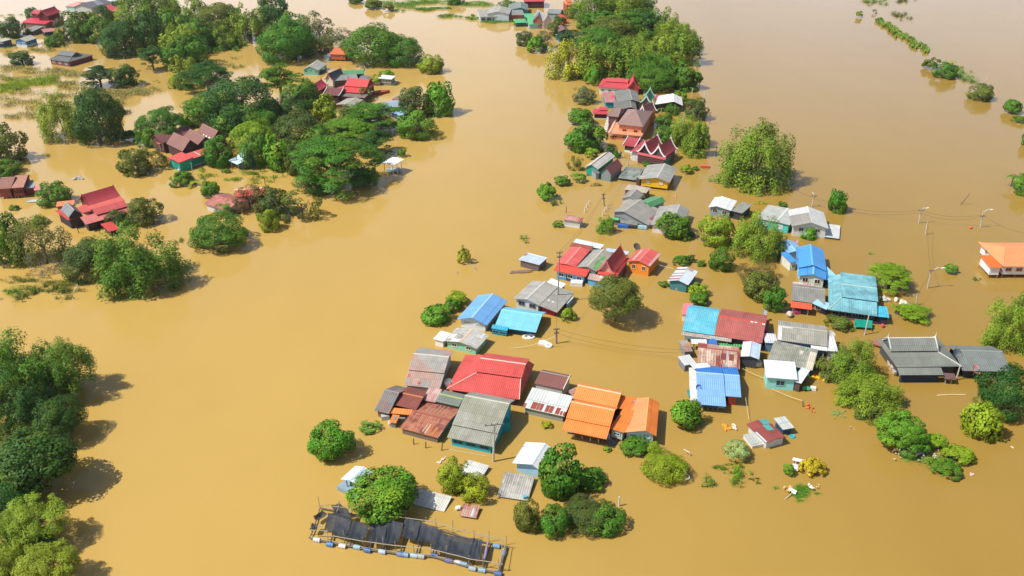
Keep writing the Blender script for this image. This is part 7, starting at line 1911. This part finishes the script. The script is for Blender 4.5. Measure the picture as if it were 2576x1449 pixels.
tree(1930, 955, 1962, 975, 'bush', 'gr', 'leafy plants in tubs right of the mint hut', cat='shrub', name='shrub')
thing('pale_wreck', 'grey white wreckage floating above the sprawling red thai house', 'debris', '#a8a8a4', lambda m: lump(m, 'i', (1130, 70), 1.0, .1, 51, 6))
thing('submerged_boat', 'pale half submerged boat under the tree by the red thai house', 'boat', '#c4c4c0', lambda m: hull(m, 'i', (540, 395), 5.0, 1.6, 12, -.1, .3))
thing('rusty_boat', 'rust coloured boat end below the pale lean-to of the red thai roof', 'boat', '#b4584a', lambda m: hull(m, 'k', (1420, 780), 6.5, 2.2, 25, 0, .8))
thing('small_boat', 'small white shoe shaped boat under the brown wooden house', 'boat', '#d6d2cc', lambda m: hull(m, 'i', (390, 290), 2.6, 1.0, 8, 0, .35))
thing('parked_car', 'dark half drowned vehicle under the dark trees behind the black roofed house', 'car', '#26282c', lambda m: (m.obox(at('l', (1605, 770), .7), Vector((1.7, .1, 0)), Vector((-.05, .8, 0)), Vector((0, 0, .5))), m.obox(at('l', (1605, 770), 1.5), Vector((1.0, .06, 0)), Vector((-.04, .7, 0)), Vector((0, 0, .35))), m.obox(at('l', (1600, 775), 1.95), Vector((1.1, .06, 0)), Vector((-.04, .75, 0)), Vector((0, 0, .06)))))
thing('bamboo_twigs', 'arching bare twigs in the river below the lone yellow tree', 'twigs', '#c4ae8c', lambda m: [m.tube([at('t11', (2010 + 12 * i, 1310 - 6 * i), 0), at('t11', (2030 + 10 * i, 1262), .5), at('t11', (2062, 1300), 0)], .03, 4) for i in range(3)])
thing('drowned_branches', 'grey drowned branches at the foot of the lone yellow tree', 'branches', '#a39a88', lambda m: [m.tube([at('t11', (2125, 1195), .1), at('t11', (2150 + 20 * i, 1200 + 14 * i), .35), at('t11', (2180 + 12 * i, 1225 + 18 * i), .02)], .035, 4) for i in range(4)])
def litter(m):
    g = random.Random(77)
    for i in range(60):
        x, y = g.gauss(1500, 110), g.gauss(215, 28)
        p = at('t33', (x, y), g.uniform(.25, .5))
        a = g.uniform(0, 6.28); s = g.uniform(.08, .22)
        m.obox(p, Vector((math.cos(a), math.sin(a), .2)) * s, Vector((-math.sin(a), math.cos(a), 0)) * s * .6, Vector((0, 0, .04)))
o = thing('litter', 'white litter strewn over the weed mat right of the vine covered mound', 'litter', '#d8d2c6', litter)
o['kind'] = 'stuff'

def junk(m):
    g = random.Random(5)
    for i in range(46):
        t = i / 46
        x, y = 800 + 170 * t + g.gauss(0, 22), 690 + 330 * t + g.gauss(0, 12)
        p = at('n', (x, y), g.uniform(.1, .5))
        a = g.uniform(0, 6.28); s = g.uniform(.25, .7)
        m.obox(p, Vector((math.cos(a), math.sin(a), g.uniform(-.3, .3))) * s, Vector((-math.sin(a), math.cos(a), .1)) * s * .7, Vector((0, 0, g.uniform(.05, .25))))
o = thing('junk_heap', 'beige heap of junk along the left wall of the temple style roof', 'junk', '#cdbfae', junk)
o['kind'] = 'stuff'
thing('brick_stack', 'reddish brown sheet lying behind the big tree by the temple style roof', 'sheet', '#a86a58', lambda m: m.obox(at('n', (760, 590), .5), Vector((1.3, -1.1, 0)), Vector((.7, .8, 0)), Vector((0, 0, .08))))

# ------------------------------------------------------------------ haze between the camera and the far shore
def haze():
    m = MB()
    m.obox((0, 900, 44.5), Vector((1500, 0, 0)), Vector((0, 1500, 0)), Vector((0, 0, 45.5)))
    mat = bpy.data.materials.new('haze')
    mat.use_nodes = True
    nt = mat.node_tree
    nt.nodes.remove(nt.nodes['Principled BSDF'])
    v = nt.nodes.new('ShaderNodeVolumePrincipled')
    v.inputs['Color'].default_value = (.92, .95, 1.0, 1)
    v.inputs['Density'].default_value = .00007
    v.inputs['Anisotropy'].default_value = .3
    nt.links.new(v.outputs[0], nt.nodes['Material Output'].inputs['Volume'])
    o = m.build('haze', mat)
    o.visible_shadow = True
    tag(o, kind='stuff')
haze()
